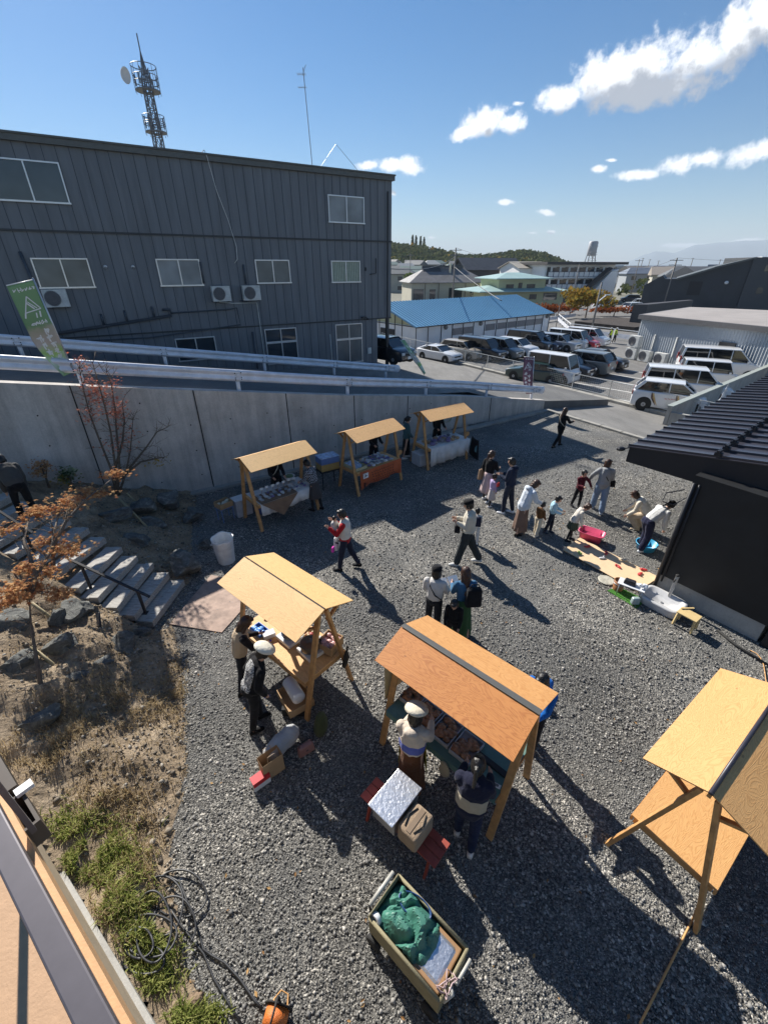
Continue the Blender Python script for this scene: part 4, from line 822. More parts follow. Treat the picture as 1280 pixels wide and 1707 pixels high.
sC,TC=stall('empty market stall with bare shelf and black ridge tube at the right edge',SCc,36.,'light',seam=mat('black_tube',(.035,.033,.045),.4),seam_r=True)
_TA,_TB=TA,TB
TA=lambda x,y,z=.75: _TA(x,-y,z)
TB=lambda x,y,z=.75: _TB(x,-y,z)
for o in sB.children:
    if o.name.startswith('roof_panel') and (o.data.vertices[2].co.y>0)==False: o.data.materials[0]=PLY['orange']
def drape(name,label,T,x0,x1,y,z0,z1,col_,top=.42,wav=.012,cat='tablecloth',mat_=None,seg=36,bot=None):
    b=MB(); rings=[]
    for i in range(seg+1):
        u=i/seg; x=x0+(x1-x0)*u; wv=wav*math.sin(u*25)+wav*.6*math.sin(u*61); zb=bot(u) if bot else z1
        rings.append([Vector((x,top,z0)),Vector((x,y*.98,z0+.002)),Vector((x,y-.012,z0-.01)),Vector((x,y-.02+wv*-1,(z0+zb)/2)),Vector((x,y-.03-wv*2,zb))])
    b.loft(rings,cap=False,closed=False); o=b.build(name,mat_ or cloth('cloth_'+name,col_),None,True); o.location=T(0,0,0); o.rotation_euler=(0,0,math.atan2(T(1,0)[1]-T(0,0)[1],T(1,0)[0]-T(0,0)[0])); sl=o.modifiers.new('t','SOLIDIFY'); sl.thickness=.004
    return tag(o,label,cat)
Tz=.756
drape('tablecloth','white cloth hanging under the brown one at the stall nearest the steps',T1,-.82,.86,-.44,Tz,.42,(.68,.67,.65),bot=lambda u:.38+.16*abs(u-.3))
b=MB(); 
def tri_cloth():
    b.slab((-.80,-.475,Tz+.01),(.30,-.475,Tz+.01),(.30,.1,Tz+.008),(-.80,.1,Tz+.008),-.004)
    b.add([(-.80,-.482,Tz+.008),(.30,-.482,Tz+.008),(-.22,-.515,.26),(-.80,-.49,Tz+.008),(.30,-.49,Tz+.008),(-.22,-.523,.26)],[(0,2,1),(3,4,5),(0,3,5,2),(1,2,5,4),(0,1,4,3)])
tri_cloth(); o=b.build('cloth_cover',cloth('cloth_brown',(.24,.155,.10)),None); o.location=T1(0,0,0); o.rotation_euler=(0,0,R(41.7)); tag(o,'brown cloth folded to a point over the front of the stall nearest the steps','tablecloth')
bn=thing('banner_cloth','orange cloth banner with dark writing hanging from the middle small stall','banner',T2(0,0,0),R(41.8))
b=MB(); rings=[]
for i in range(40):
    u=i/39; x=-.80+1.72*u; wv=.014*math.sin(u*22)+.01*math.sin(u*50); zb=.22+.10*math.sin(u*3.0)+.04*math.sin(u*9)-.05*(1-u)
    rings.append([Vector((x,-.44,Tz+.004)),Vector((x,-.455,Tz-.01)),Vector((x,-.468+wv,.5)),Vector((x,-.48-wv,zb))])
b.loft(rings,cap=False,closed=False); o=b.build('cloth',cloth('cloth_orange',(.50,.12,.045)),bn,True); sl=o.modifiers.new('t','SOLIDIFY'); sl.thickness=.004
random.seed(3); b=MB(); ink=mat('ink_dark',(.03,.02,.025),.8)
def glyph(b,x,z,s,y=-.50,n=5):
    for _ in range(n):
        a=random.choice([0,0,90,90,35,-35]); cx2=x+random.uniform(-.25,.25)*s; cz=z+random.uniform(-.3,.3)*s; l=s*random.uniform(.4,.85)
        dx,dz=math.cos(R(a))*l/2,math.sin(R(a))*l/2; b.beam((cx2-dx,y,cz-dz),(cx2+dx,y,cz+dz),.006,s*.13,up=(0,1,0))
for row,(z,s,n0) in enumerate([(.66,.05,12),(.57,.055,9),(.48,.06,8),(.40,.05,10),(.33,.04,10)]):
    for k in range(n0): glyph(b,-.35+k*(.95/n0)+.02*row,z,s)
for k in range(3): glyph(b,-.66,.36-k*.05,.09,n=6)
tag(b.build('lettering',ink,bn),kind='stuff'); b=MB(); b.box((-.62,-.505,.62),(.2,.006,.17)); b.build('price_card',WHT,bn); b=MB(); glyph(b,-.62,.63,.12,-.512,5); tag(b.build('price_lettering',ink,bn),kind='stuff')
drape('tablecloth','wide white cloth hanging to knee height from the farthest small stall',T3,-.80,1.02,-.45,Tz,.18,(.70,.72,.76),bot=lambda u:.10+.12*u,wav=.02)
# goods: many small packs
random.seed(11)
PACK=[mat('pack_'+n,c,.45,amt=.1) for n,c in [('white',(.6,.6,.6)),('brown',(.30,.19,.11)),('clear',(.42,.43,.44)),('cream',(.6,.52,.38)),('violet',(.18,.14,.28)),('tan',(.45,.30,.16)),('green',(.12,.2,.08)),('red',(.35,.06,.05)),('grey',(.2,.2,.22)),('blue',(.1,.22,.5))]]
def goods(name,label,T,ang,x0,x1,y0,y1,nx,ny,mats,size,cat,group,z=Tz+.014,kind='pack',jit=.3):
    protos=[]
    for q in range(3):
        b=MB(); a=size*random.uniform(.8,1.1)
        if kind=='pack': b.xf=Matrix.Rotation(random.uniform(-.3,.3),4,'X'); b.ell((0,0,a*.2),(a*.5,a*.38,a*.22),7,9); b.xf=None
        elif kind=='bun': b.ell((0,0,a*.25),(a*.5,a*.45,a*.3),8,10)
        elif kind=='box': b.box((0,0,a*.2),(a,a*.75,a*.4))
        protos.append(b.mesh(name,mats[0],kind!='box'))
    for i in range(nx):
        for j in range(ny):
            x=x0+(x1-x0)*(i+.5)/nx+random.uniform(-jit,jit)*size; y=y0+(y1-y0)*(j+.5)/ny+random.uniform(-jit,jit)*size
            o=bpy.data.objects.new(name,protos[random.randrange(3)]); C.objects.link(o); o.location=T(x,y,z); o.rotation_euler=(0,0,random.uniform(0,6)); 
            o.material_slots[0].link='OBJECT'; o.material_slots[0].material=random.choice(mats); tag(o,label,cat,group)
goods('wrapped_pack','small clear wrapped pack among the rows on the stall nearest the steps',T1,41.7,-.75,.72,-.36,.05,9,4,[PACK[0],PACK[2],PACK[4],PACK[8]],.12,'pack','wrapped packs on the stall nearest the steps')
goods('fabric_item','crumpled grey and white bundle piled on the orange banner stall',T2,41.8,-.35,.62,-.38,.32,8,6,[PACK[8],PACK[0],PACK[2],PACK[4]],.15,'goods','bundles on the orange banner stall')
goods('bread_basket','brown wrapped loaf lying on the white tablecloth stall',T3,33.4,-.7,.7,-.3,.25,6,3,[PACK[1],PACK[8],PACK[5],PACK[4]],.2,'bread','loaves on the white tablecloth stall',kind='bun')
for i in range(7):
    x=-.52+i*.17; p=T1(x,.02+.02*(i%2),Tz); r=thing('price_tag','small white price card on a stick in the row on the stall nearest the steps','price tag',p,R(41.7),'price cards on the stall nearest the steps')
    b=MB(); b.beam((0,0,0),(0,0,.16),.008,.008); b.build('stick',LUM,r); b=MB(); b.box((0,0,.19),(.09,.006,.065)); b.build('card',WHT,r)
def crate(name,label,p,d,m_,rz=0,items=None,cat='crate',lid=False):
    r=thing(name,label,cat,p,rz); b=MB(); t=.012; x,y,z=d
    b.box((0,0,t/2),(x,y,t)); b.box((0,-y/2+t/2,z/2),(x,t,z)); b.box((0,y/2-t/2,z/2),(x,t,z)); b.box((-x/2+t/2,0,z/2),(t,y-2*t,z)); b.box((x/2-t/2,0,z/2),(t,y-2*t,z))
    b.f=b.f; b.build('box_shell',m_,r)
    if lid: b=MB(); b.box((0,0,z+.008),(x+.02,y+.02,.014)); b.build('lid',lid,r)
    if items:
        b=MB()
        for i in range(items[1]): b.ell((random.uniform(-.38,.38)*x,random.uniform(-.38,.38)*y,z*random.uniform(.5,.85)),(.055,.045,.035),6)
        tag(b.build('contents',items[0],r,True),kind='stuff')
    return r
BLUEP=mat('blue_plastic',(.12,.20,.42),.45); YELP=mat('ochre_plastic',(.42,.27,.09),.5)
crate('storage_crate','ochre plastic crate under the blue lid behind the orange banner stall',T2(-1.15,.75,.62),(.62,.42,.22),YELP,R(33),cat='crate')
crate('storage_crate','blue plastic crate with white patches stacked on the ochre crate behind the orange banner stall',T2(-1.15,.75,.845),(.62,.42,.20),BLUEP,R(33),lid=mat('blue_lid',(.42,.52,.68),.5,amt=.5,scale=9))
r=thing('folding_table','small dark table carrying the blue and ochre crates','table',T2(-1.15,.75,0),R(33)); b=MB(); b.box((0,0,.60),(.7,.5,.03)); b.build('table_top',BLK,r)
for x in (-.3,.3):
    for y in (-.2,.2): b=MB(); b.beam((x,y,0),(x,y,.59),.025,.025); b.build('leg',BLK,r)
crate('seedling_tray','pale wooden tray of blue and white packets on the orange banner stall',T2(-.66,-.02,Tz+.012),(.42,.68,.10),mat('tray_wood',(.46,.42,.26),.7),R(41.8),(mat('packet_blue',(.42,.50,.62),.4,amt=.4,scale=12),60),cat='tray')
for i,(x,y,s,l) in enumerate([(-1.35,.75,.34,'open cardboard box on a blue frame left of the stall nearest the steps'),]):
    crate('cardboard_box',l,T1(x,y,.42),(.40,.32,.16),CARD,R(50),(PACK[3],8),cat='box')
r=thing('blue_rack','blue wire rack holding up an open cardboard box by the wall','rack',T1(-1.35,.75,0),R(50))
for x in (-.17,.17):
    for y in (-.13,.13): b=MB(); b.beam((x,y,0),(x,y,.4),.02,.02); b.build('leg',BLUEP,r)
b=MB(); b.box((0,0,.40),(.38,.30,.02)); b.build('shelf',BLUEP,r)
crate('cool_box','white cool box on the ground behind the left end of the stall nearest the steps',T1(-.85,.75,0),(.45,.35,.5),mat('grey_white_box',(.50,.51,.54),.5),R(40),lid=PACK[0],cat='box')
crate('blue_box','blue box on the ground behind the stall nearest the steps',T1(-.25,.55,0),(.55,.4,.45),mat('deep_blue',(.03,.07,.25),.5),R(45),cat='box')
crate('white_carton','large white carton under the left end of the white tablecloth stall',T3(-.72,.12,0),(.55,.5,.42),mat('carton_white',(.52,.52,.53),.7),R(33),lid=PACK[0],cat='box')
r=thing('board_sign','dark folding board sign at the right end of the white tablecloth stall','sign',T3(1.25,-.5,0),R(15)); 
for y in (-.17,.17): b=MB(); b.beam((0,y,0),(0,y*.3,.72),.02,.45); b.build('panel',BLK,r)
b=MB(); b.ell((.0,-.20,.40),(.1,.008,.14),8); b.build('drawn_figure',mat('chalk_teal',(.10,.22,.25),.8),r)
r=thing('hose_coil','pale coiled hose hanging low on the concrete wall behind the white tablecloth stall','hose',st(-6.1,tw(-6.1)+.12,.62),0); b=MB(); pts=[]
for i in range(80): a=i*2*PI/20; pts.append(Vector((NV.x*math.cos(a)*(.2+.003*i/4),NV.y*math.cos(a)*(.2+.003*i/4),math.sin(a)*.2))+Vector((TV.x,TV.y,0))*(.02*math.sin(i)))
b.tube(pts,.014,6); b.build('hose',mat('hose_cream',(.40,.38,.24),.6),r,True)
r=thing('mixed_basket','white basket with dark greens beside the dark clad keeper on the stall nearest the steps','basket',T1(.55,.38,Tz+.02),R(41)); b=MB(); b.lathe([(.10,0),(.17,.12),(.16,.12),(.09,.01)],n=16); b.build('basket_shell',PACK[0],r,True); b=MB(); b.ell((0,0,.10),(.13,.13,.06),8); b.build('greens',PACK[6],r,True)
# left stall with the pots
r=thing('cooking_pot','dark round lidded pot on the nearer stove of the left stall','pot',TA(-.50,.02,Tz+.09),R(20)); b=MB(); b.lathe([(.02,0),(.13,0),(.15,.03),(.155,.15),(.145,.155),(.10,.18),(.03,.19),(.028,.215),(.001,.216)],n=28); b.build('pot_body',mat('enamel_dark',(.12,.09,.07),.3,.2),r,True)
for sx_ in (-1,1): b=MB(); b.tube([(sx_*.14,-.04,.12),(sx_*.19,0,.13),(sx_*.14,.04,.12)],.01,6); b.build('handle',RUB,r,True)
def stove(label,p,rz):
    r=thing('camping_stove',label,'stove',p,rz); b=MB(); b.box((0,0,.04),(.36,.30,.07)); b.build('stove_body',PACK[0],r,bevel=.01); b=MB(); b.lathe([(.09,.075),(.10,.09),(.085,.09),(.08,.076)],n=20); b.build('burner',RUB,r); b=MB(); b.box((.13,-.155,.035),(.04,.01,.04)); b.build('knob',RUB,r)
stove('white gas stove under the dark pot on the left stall',TA(-.50,.02,Tz+.01),R(135)); stove('white gas stove under the small pan in the middle of the left stall',TA(-.02,-.02,Tz+.01),R(138))
r=thing('frying_pan','small steel pan with brown food on the middle gas stove','pan',TA(-.02,-.02,Tz+.1),0); b=MB(); b.lathe([(.01,0),(.10,0),(.14,.06),(.13,.06),(.09,.012),(.001,.012)],n=24); b.build('pan_body',STEEL,r,True); b=MB(); b.beam((.12,0,.05),(.3,.08,.08),.02,.015); b.build('handle',RUB,r); b=MB(); b.ell((0,0,.03),(.10,.10,.018),8); b.build('food',PACK[5],r,True)
crate('cardboard_box','open brown cardboard box at the open end of the left stall holding pink packets',TA(-.66,.30,Tz+.012),(.30,.34,.18),CARD,R(150),(mat('packet_pink',(.55,.32,.30),.4,amt=.5,scale=20),22),cat='box')
crate('blue_tray','shallow blue tray with white cloth on the keeper side of the left stall',TA(.52,-.24,Tz+.012),(.28,.20,.06),mat('tray_blue',(.05,.16,.45),.4),R(140),(mat('blue_wet',(.15,.35,.75),.2),10),cat='tray')
b=MB(); b.box((0,0,.04),(.14,.20,.08)); tag(b.build('white_packet',PACK[0],None,loc=TA(.30,-.20,Tz+.012),bevel=.01),'white tissue packet beside the blue tray on the left stall','packet'); bpy.context.collection.objects[-1].rotation_euler=(0,0,R(120))
goods('clear_cup','clear plastic tub stacked at the far end of the left stall',TA,139,.55,.85,.0,.30,3,2,[PACK[2],PACK[0]],.14,'tub','clear tubs on the left stall')
goods('food_pack','small colourful packet in the heap near the box on the left stall',TA,139,-.40,-.05,.22,.36,5,2,[PACK[0],PACK[7],PACK[5],PACK[3]],.09,'packet','packets on the left stall')
goods('condiment_pot','small lidded pot in the clutter around the stoves on the left stall',TA,139,-.30,.45,.12,.34,6,2,[PACK[0],PACK[3],PACK[8],PACK[1],PACK[7]],.085,'pot','small pots on the left stall')
r=thing('umbrella','folded black umbrella leaning on the outer leg of the left stall','umbrella',TA(-1.08,.28,.62),R(120)); b=MB(); b.tube([(0,0,.4),(.04,0,.2),(.1,.02,-.05),(.12,.02,-.12)],[.015,.05,.04,.01],8); b.build('canopy',RUB,r,True); b=MB(); b.tube([(0,0,.4),(-.02,0,.5),(-.07,0,.5)],.01,6); b.build('handle',RUB,r,True)
bt=crate('cardboard_box','flat opened cardboard box under the roll of white film below the left stall',TA(-.62,-.46,.16),(.50,.42,.14),CARD,R(125),cat='box')
r=thing('film_roll','white shiny plastic roll lying on the cardboard box below the left stall','roll',TA(-.60,-.46,.40),R(125)); b=MB(); b.xf=Matrix.Rotation(R(90),4,'Y'); b.lathe([(.03,-.2),(.10,-.2),(.105,-.18),(.105,.18),(.10,.2),(.03,.2)],n=20); b.xf=None; b.build('film',PLW,r,True)
b=MB(); b.box((0,0,.08),(.40,.34,.16)); tag(b.build('black_case',RUB,None,loc=TA(-.62,-.46,0)),'black case on the gravel under the opened cardboard box','case')
fr=TA(-.5,-.95,0)
r=thing('grey_bag','pale grey cloth covered bag on the gravel between the paper bag and the left stall','bag',(at(470,1235,.2).x,at(470,1235,.2).y,0),R(50)); b=MB(); 
b.cap_(Vector((-.14,0,.17)),Vector((.14,0,.17)),.17,.17,12,.8); remesh(b,'cover',cloth('cloth_greybag',(.42,.43,.44)),r,.014,3,folds(.02,6))
pg=at(455,1285,.0); r=thing('paper_bag','brown paper carrier bag standing on the gravel next to the keeper in black','bag',(pg.x,pg.y,0),R(40)); b=MB(); x,y,z=.30,.17,.36
b.loft([[Vector((sx_*x/2*(1.0 if q else 1),sy*y/2,zz)) for sx_,sy in ((-1,-1),(1,-1),(1,1),(-1,1))] for q,zz in ((0,.0),(1,z))],cap=False); b.add([(-x/2,-y/2,0),(x/2,-y/2,0),(x/2,y/2,0),(-x/2,y/2,0)],[(3,2,1,0)]); o=b.build('bag_body',mat('kraft',(.40,.27,.15),.8,amt=.1),r); sl=o.modifiers.new('t','SOLIDIFY'); sl.thickness=.003
for sy in (-1,1): b=MB(); b.tube([(-.07,sy*.08,z-.02),(-.05,sy*.07,z+.10),(.05,sy*.07,z+.10),(.07,sy*.08,z-.02)],.005,5); b.build('handle',mat('kraft_cord',(.42,.32,.22),.8),r,True)
b=MB(); b.box((0,0,.09),(.24,.12,.18),mi=0); b.box((0,0,.181),(.242,.122,.002),mi=1); b.box((0,-.061,.14),(.242,.003,.08),mi=1); o=b.build('tissue_box',[PLW,mat('box_red',(.55,.03,.04),.4)],None,loc=(pg.x-.12,pg.y-.17,0)); o.rotation_euler=(0,0,R(40)); tag(o,'small white and red carton leaning against the brown paper bag','box')
pq=at(510,1248,.1); r=thing('handbag','dusty pink handbag on the gravel in the shade behind the brown paper bag','bag',(pq.x,pq.y,.11),R(35)); b=MB(); b.box((0,0,0),(.26,.10,.19),taper=.85); o=b.build('bag_body',mat('leather_pink',(.30,.15,.13),.5),r,True,bevel=.03); o.modifiers['b'].segments=4; b=MB(); b.tube([(-.1,0,.08),(-.08,0,.18),(.08,0,.18),(.1,0,.08)],.007,5); b.build('handle',RUB,r,True); b=MB(); b.box((0,-.055,.02),(.03,.008,.02)); b.build('clasp',CHR,r)
pq=at(535,1215,.1); r=thing('rucksack','olive green rucksack slumped against the leg of the left stall','bag',(pq.x,pq.y,.0),R(60)); b=MB(); b.cap_(Vector((0,0,.13)),Vector((.04,.02,.30)),.14,.10,12,.8); remesh(b,'bag_body',cloth('cloth_olive',(.07,.08,.035)),r,.014,3,folds(.015,8))
# front stall goods
for i,(x,y) in enumerate([(.70,-.02),(.38,-.16),(.05,-.16),(-.28,-.18)]):
    crate('bread_tray',['first','second','third','fourth'][i]+' clear tray of brown buns on the front stall, counted from the far left end',TB(x,y,Tz+.012),(.30,.38,.07),mat('tray_clear',(.40,.40,.42),.3),R(137.5),(mat('bun_brown',(.32,.15,.07),.5,amt=.5,scale=22),30),cat='tray')
b=MB(); b.box((.0,-.01,Tz+.004),(1.74,.9,.006)); b.slab((-.86,-.466,Tz+.006),(-.86,-.475,Tz-.08),(.87,-.475,Tz-.08),(.87,-.466,Tz+.006),.004); o=b.build('table_runner',cloth('cloth_teal_runner',(.12,.22,.20)),None); o.location=TB(0,0,0); o.rotation_euler=(0,0,R(-42.5)); tag(o,'dull teal cloth laid over the table of the front stall','tablecloth')
goods('bun_pack','wrapped bun lying between the trays on the front stall',TB,137,.6,-.5,.12,.38,7,2,[PACK[5],PACK[1],PACK[3],PACK[2]],.12,'bun','wrapped buns on the front stall')
for i,(x,y,l) in enumerate([(-.45,-.30,'white card with dark print beside the fourth bun tray'),(-.78,-.34,'white card with dark print at the near end of the front stall')]):
    r=thing('price_card',l,'card',TB(x,y,Tz+.05),R(150)); b=MB(); b.xf=Matrix.Rotation(R(35),4,'X'); b.box((0,0,0),(.14,.10,.006)); b.xf=None; b.build('card',WHT,r); b=MB(); b.xf=Matrix.Rotation(R(35),4,'X')
    for k in range(4): b.box((0,.025-k*.017,.005),(.09,.006,.003))
    b.xf=None; tag(b.build('print',ink,r),kind='stuff')
b=MB(); b.box((0,0,.02),(.42,.07,.04)); o=b.build('tong_tray',BLK,None,loc=TB(-.62,-.14,Tz+.012)); o.rotation_euler=(0,0,R(137)); tag(o,'long black tray on the near part of the front stall','tray')
r=thing('dust_sheet','beige cloth hung over the far left end of the front stall','cloth',TB(0,0,0),R(137.5)); b=MB(); rings=[]
for i in range(16):
    u=i/15; y=-.52+.95*u*.9; wv=.015*math.sin(u*14); ztop=1.98-abs(y)*.37
    rings.append([Vector((.965,y,ztop)),Vector((.985+wv,y*1.05,1.4)),Vector((.99-wv,y*1.1,.85+.06*math.sin(u*5)))])
b.loft(rings,cap=False,closed=False); o=b.build('sheet',cloth('cloth_beige_sheet',(.42,.36,.22)),r,True); o.modifiers.new('t','SOLIDIFY').thickness=.004
r=thing('hand_towel','cream towel hanging from the table edge between the two keepers at the front stall','towel',TB(-.18,-.50,Tz-.02),R(137.5)); b=MB(); b.cap_(Vector((0,0,-.02)),Vector((.02,-.02,-.22)),.05,.09,10,.5); remesh(b,'towel',cloth('cloth_towel',(.45,.38,.26)),r,.012,2,folds(.012,14))
# ------------------------------------------------------------ bench with cool bag and foil box, cart, cable reel
REDW=mat('red_stained_wood',(.30,.055,.035),.55,amt=.2,scale=10)
a=at(622,1318,.42); c=at(728,1418,.42); ctr=(a+c)/2; ba=math.atan2(c.y-a.y,c.x-a.x); bl=(c-a).length+.16
bn_=thing('garden_bench','low red slatted wooden bench on folding legs behind the front stall keepers','bench',(ctr.x,ctr.y,0),ba)
for k in range(3): b=MB(); b.box((0,(k-1)*.105,.42),(bl,.098,.025)); b.build('seat_board',REDW,bn_,bevel=.004)
for x in (-.38,.38):
    for y in (-1,1): b=MB(); b.beam((x*bl/.95,y*.05,.405),(x*bl/.95,y*.16,0),.03,.04); b.build('leg',REDW,bn_)
foil=mat('foil',(.80,.81,.83),.30,.9,amt=.15,scale=30,bump=.006,bscale=22); 
def onb(u,v,z): p=Matrix.Rotation(ba,3,'Z')@Vector((u,v,z)); return (ctr.x+p.x,ctr.y+p.y,p.z)
r=thing('foil_cool_box','silver foil covered cool box standing on the red bench','cool box',onb(-.13,.0,.435),ba); b=MB(); b.box((0,0,.15),(.34,.44,.30)); b.build('box_body',mat('foil_side',(.45,.45,.46),.35,.8,bump=.01,bscale=20),r,bevel=.01); b=MB(); b.box((0,0,.31),(.37,.56,.02)); b.build('lid',foil,r,bevel=.006)
r=thing('cool_bag','beige fabric cool bag with handles standing on the red bench beside the foil box','bag',onb(.20,-.03,.435),ba); b=MB(); b.box((0,0,.14),(.27,.36,.28)); o=b.build('bag_body',cloth('cloth_coolbag',(.34,.25,.17)),r,True,bevel=.04); o.modifiers['b'].segments=4
b=MB(); b.tube([(-.06,-.12,.285),(-.1,0,.292),(-.06,.12,.285)],.008,5); b.tube([(.06,-.12,.285),(.1,0,.292),(.06,.12,.285)],.008,5); build_split(b,'handle',RUB,r,True); b=MB(); b.box((0,.0,.284),(.06,.30,.006)); b.build('zip',mat('zip_tan',(.2,.14,.09),.6),r)
cc=(at(622,1600,.2)+at(745,1640,.2)+at(775,1560,.35)+at(650,1480,.5))/4
KH=mat('khaki_canvas',(.24,.21,.125),.8,amt=.15,bump=.004,bscale=60)
u0=at(695,1560,.45); ca_=math.atan2(at(755,1625,.45).y-at(635,1490,.45).y,at(755,1625,.45).x-at(635,1490,.45).x)
ct=thing('folding_wagon','khaki folding wagon packed with a green plastic bag and a foil bag','wagon',(u0.x,u0.y,0),ca_)
Lc,Wc,Hc=.86,.46,.52; zb=.18
for nm,q in [('side_panel',[(0,-Wc/2,zb),(Lc,.012,Hc-zb)]),('side_panel',[(0,Wc/2,zb),(Lc,.012,Hc-zb)]),('end_panel',[(-Lc/2,0,zb),(.012,Wc,Hc-zb+.06)]),('end_panel',[(Lc/2,0,zb),(.012,Wc,Hc-zb)])]:
    b=MB(); d=q[1]; b.box((q[0][0],q[0][1],zb+d[2]/2),d); o=b.build(nm,KH,ct,bevel=.004)
b=MB(); b.box((0,0,zb),(Lc,Wc,.02)); b.build('floor',KH,ct)
b=MB(); P4=[(-Lc/2,-Wc/2,Hc+.01),(Lc/2,-Wc/2,Hc+.01),(Lc/2,Wc/2,Hc+.01),(-Lc/2,Wc/2,Hc+.01)]
for i in range(4): b=MB(); b.tube([P4[i],P4[(i+1)%4]],.018,8); b.build('rim',KH,ct,True)
b=MB(); b.tube([(-Lc/2-.05,-.17,Hc+.06),(-Lc/2-.05,.20,Hc+.06)],.022,10); b.build('push_bar',mat('bar_grey',(.42,.41,.37),.5),ct,True)
for y in (-.17,.20): b=MB(); b.tube([(-Lc/2-.05,y,Hc+.06),(-Lc/2,y,zb+.1)],.012,6); b.build('bar_stay',BLK,ct,True)
for x in (-.36,.36):
    for y in (-.25,.25):
        b=MB(); b.xf=Matrix.Translation((x,y,.085))@Matrix.Rotation(R(90),4,'X'); b.lathe([(.03,-.02),(.085,-.025),(.085,.025),(.03,.02)],n=20); b.xf=None; b.build('wheel',RUB,ct,True)
b=MB(); b.tube([(Lc/2+.02,-.1,Hc+.05),(Lc/2+.06,-.12,Hc+.04),(Lc/2+.02,-.2,Hc-.02)],.02,8); b.tube([(Lc/2+.05,-.05,Hc+.02),(Lc/2+.06,.18,Hc+.02)],.016,8); build_split(b,'handle',mat('bar_grey',(.42,.41,.37),.5),ct,True)
def inct(x,y,z): p=Matrix.Rotation(ca_,3,'Z')@Vector((x,y,z)); return (u0.x+p.x,u0.y+p.y,p.z)
r=thing('green_bag','crumpled green plastic bag filling most of the khaki wagon','bag',inct(-.10,.01,0),ca_); random.seed(8)
def gz(u,v):
    d=max(0,1-(u/.36)**4)*max(0,1-(v/.235)**4); w_=Vector((u*5.+.9*noise.noise(Vector((u*4,v*4,1))),v*6.,3.)); a=abs(noise.noise(w_)); c=abs(noise.noise(w_*2.2+Vector((5,2,0)))); return .30+.26*d**.5+.26*(min(a,.42)-.12)*d+.07*(min(c,.3)-.1)*d
nu,nv=44,30; b=MB()
for jj in range(nv):
    for ii in range(nu):
        u=-.34+.68*ii/(nu-1)+random.uniform(-.006,.006); v=-.205+.41*jj/(nv-1)+random.uniform(-.006,.006); b.v.append((u,v,gz(u,v)))
for jj in range(nv-1):
    for ii in range(nu-1):
        k=jj*nu+ii
        for f_ in ((k,k+1,k+nu+1),(k,k+nu+1,k+nu)): b.f.append(f_); b.m.append(0)
o=b.build('bag_body',mat('green_vinyl',(.055,.185,.14),.5,amt=.12),r,False); o.modifiers.new('t','SOLIDIFY').thickness=.01
r=thing('foil_bag','shiny foil insulating bag at the front end of the khaki wagon','bag',inct(.24,.0,.0),ca_); b=MB(); b.box((0,0,.40),(.26,.36,.20)); b.build('bag_body',foil,r,bevel=.04); b=MB(); b.box((0,0,.47),(.30,.40,.04)); b.build('brown_rim',mat('paper_brown',(.30,.17,.08),.6),r,bevel=.01)
b=MB(); b.loft([[Vector((math.cos(t)*rr,math.sin(t)*rr*.5,z)) for t in np.linspace(0,2*PI,20,endpoint=False)] for rr,z in ((.17,.40),(.185,.56),(.17,.56),(.16,.42))],cap=False); o=b.build('blue_bucket',mat('navy_plastic',(.02,.06,.18),.4),None,True,loc=inct(-.14,.14,0)); o.rotation_euler=(0,0,ca_+.2); tag(o,'dark blue rim of a tub tucked behind the green bag in the wagon','tub')
r=thing('tape_roll','roll of white tape at the corner of the khaki wagon','tape',inct(-.38,-.19,.50),ca_); b=MB(); b.xf=Matrix.Rotation(R(70),4,'X'); b.lathe([(.035,-.025),(.062,-.025),(.062,.025),(.035,.025),(.035,-.025)],n=24,cap=False); b.xf=None; b.build('tape',PLW,r,True)
b=MB(); pts=[Vector((.42+.05*math.sin(i*.9)+.02*math.sin(i*2.3),-.10+.09*math.cos(i*.7),.56+.04*math.sin(i*1.7))) for i in range(26)]; b.tube(pts,.006,5); o=b.build('cord',mat('cord_pink',(.45,.33,.33),.7),None,True,loc=(u0.x,u0.y,0)); o.rotation_euler=(0,0,ca_); tag(o,'tangled pale pink cord over the front rim of the khaki wagon','cord')
cr_=at(460,1700,.12); r=thing('cable_reel','orange cable reel with black frame at the bottom edge','cable reel',(cr_.x,cr_.y,.14),R(80))
b=MB(); b.xf=Matrix.Rotation(R(90),4,'Y'); b.lathe([(.03,-.07),(.11,-.07),(.11,.07),(.03,.07)],n=24); b.xf=None; b.build('cable_winding',mat('orange_cable',(.60,.16,.03),.5,bump=.006,bscale=90),r,True)
for x in (-.08,.08):
    b=MB(); b.xf=Matrix.Translation((x,0,0))@Matrix.Rotation(R(90),4,'Y'); b.lathe([(.01,-.006),(.135,-.006),(.135,.006),(.01,.006)],n=28); b.xf=None; b.build('flange',RUB,r,True)
b=MB(); b.tube([(-.11,.0,-.13),(-.11,.0,.17),(.11,.0,.17),(.11,0,-.13)],.012,6); b.build('frame',RUB,r,True)
OC=mat('orange_cord',(.62,.33,.12),.6)
b=MB(); b.tube([cr_+Vector((.0,.02,.05)),cr_+Vector((-.04,.12,.04)),cr_+Vector((0,.2,-.06)),cr_+Vector((.07,.18,-.08)),cr_+Vector((.09,.05,-.05)),cr_+Vector((.08,-.1,-.08))],.008,6); tag(b.build('orange_cord',OC,None,True),'loop of orange cord rising from the cable reel at the bottom edge','cord')
b=MB(); pts=[at(1066,1707,.01),at(1090,1660,.01),at(1120,1600,.01),at(1140,1560,.02),at(1155,1530,.03),at(1166,1500,.2),at(1172,1470,.35)]; b.tube(pts,.011,6); tag(b.build('orange_cord',OC,None,True),'pale orange cord running from the empty stall leg to the bottom edge','cord')
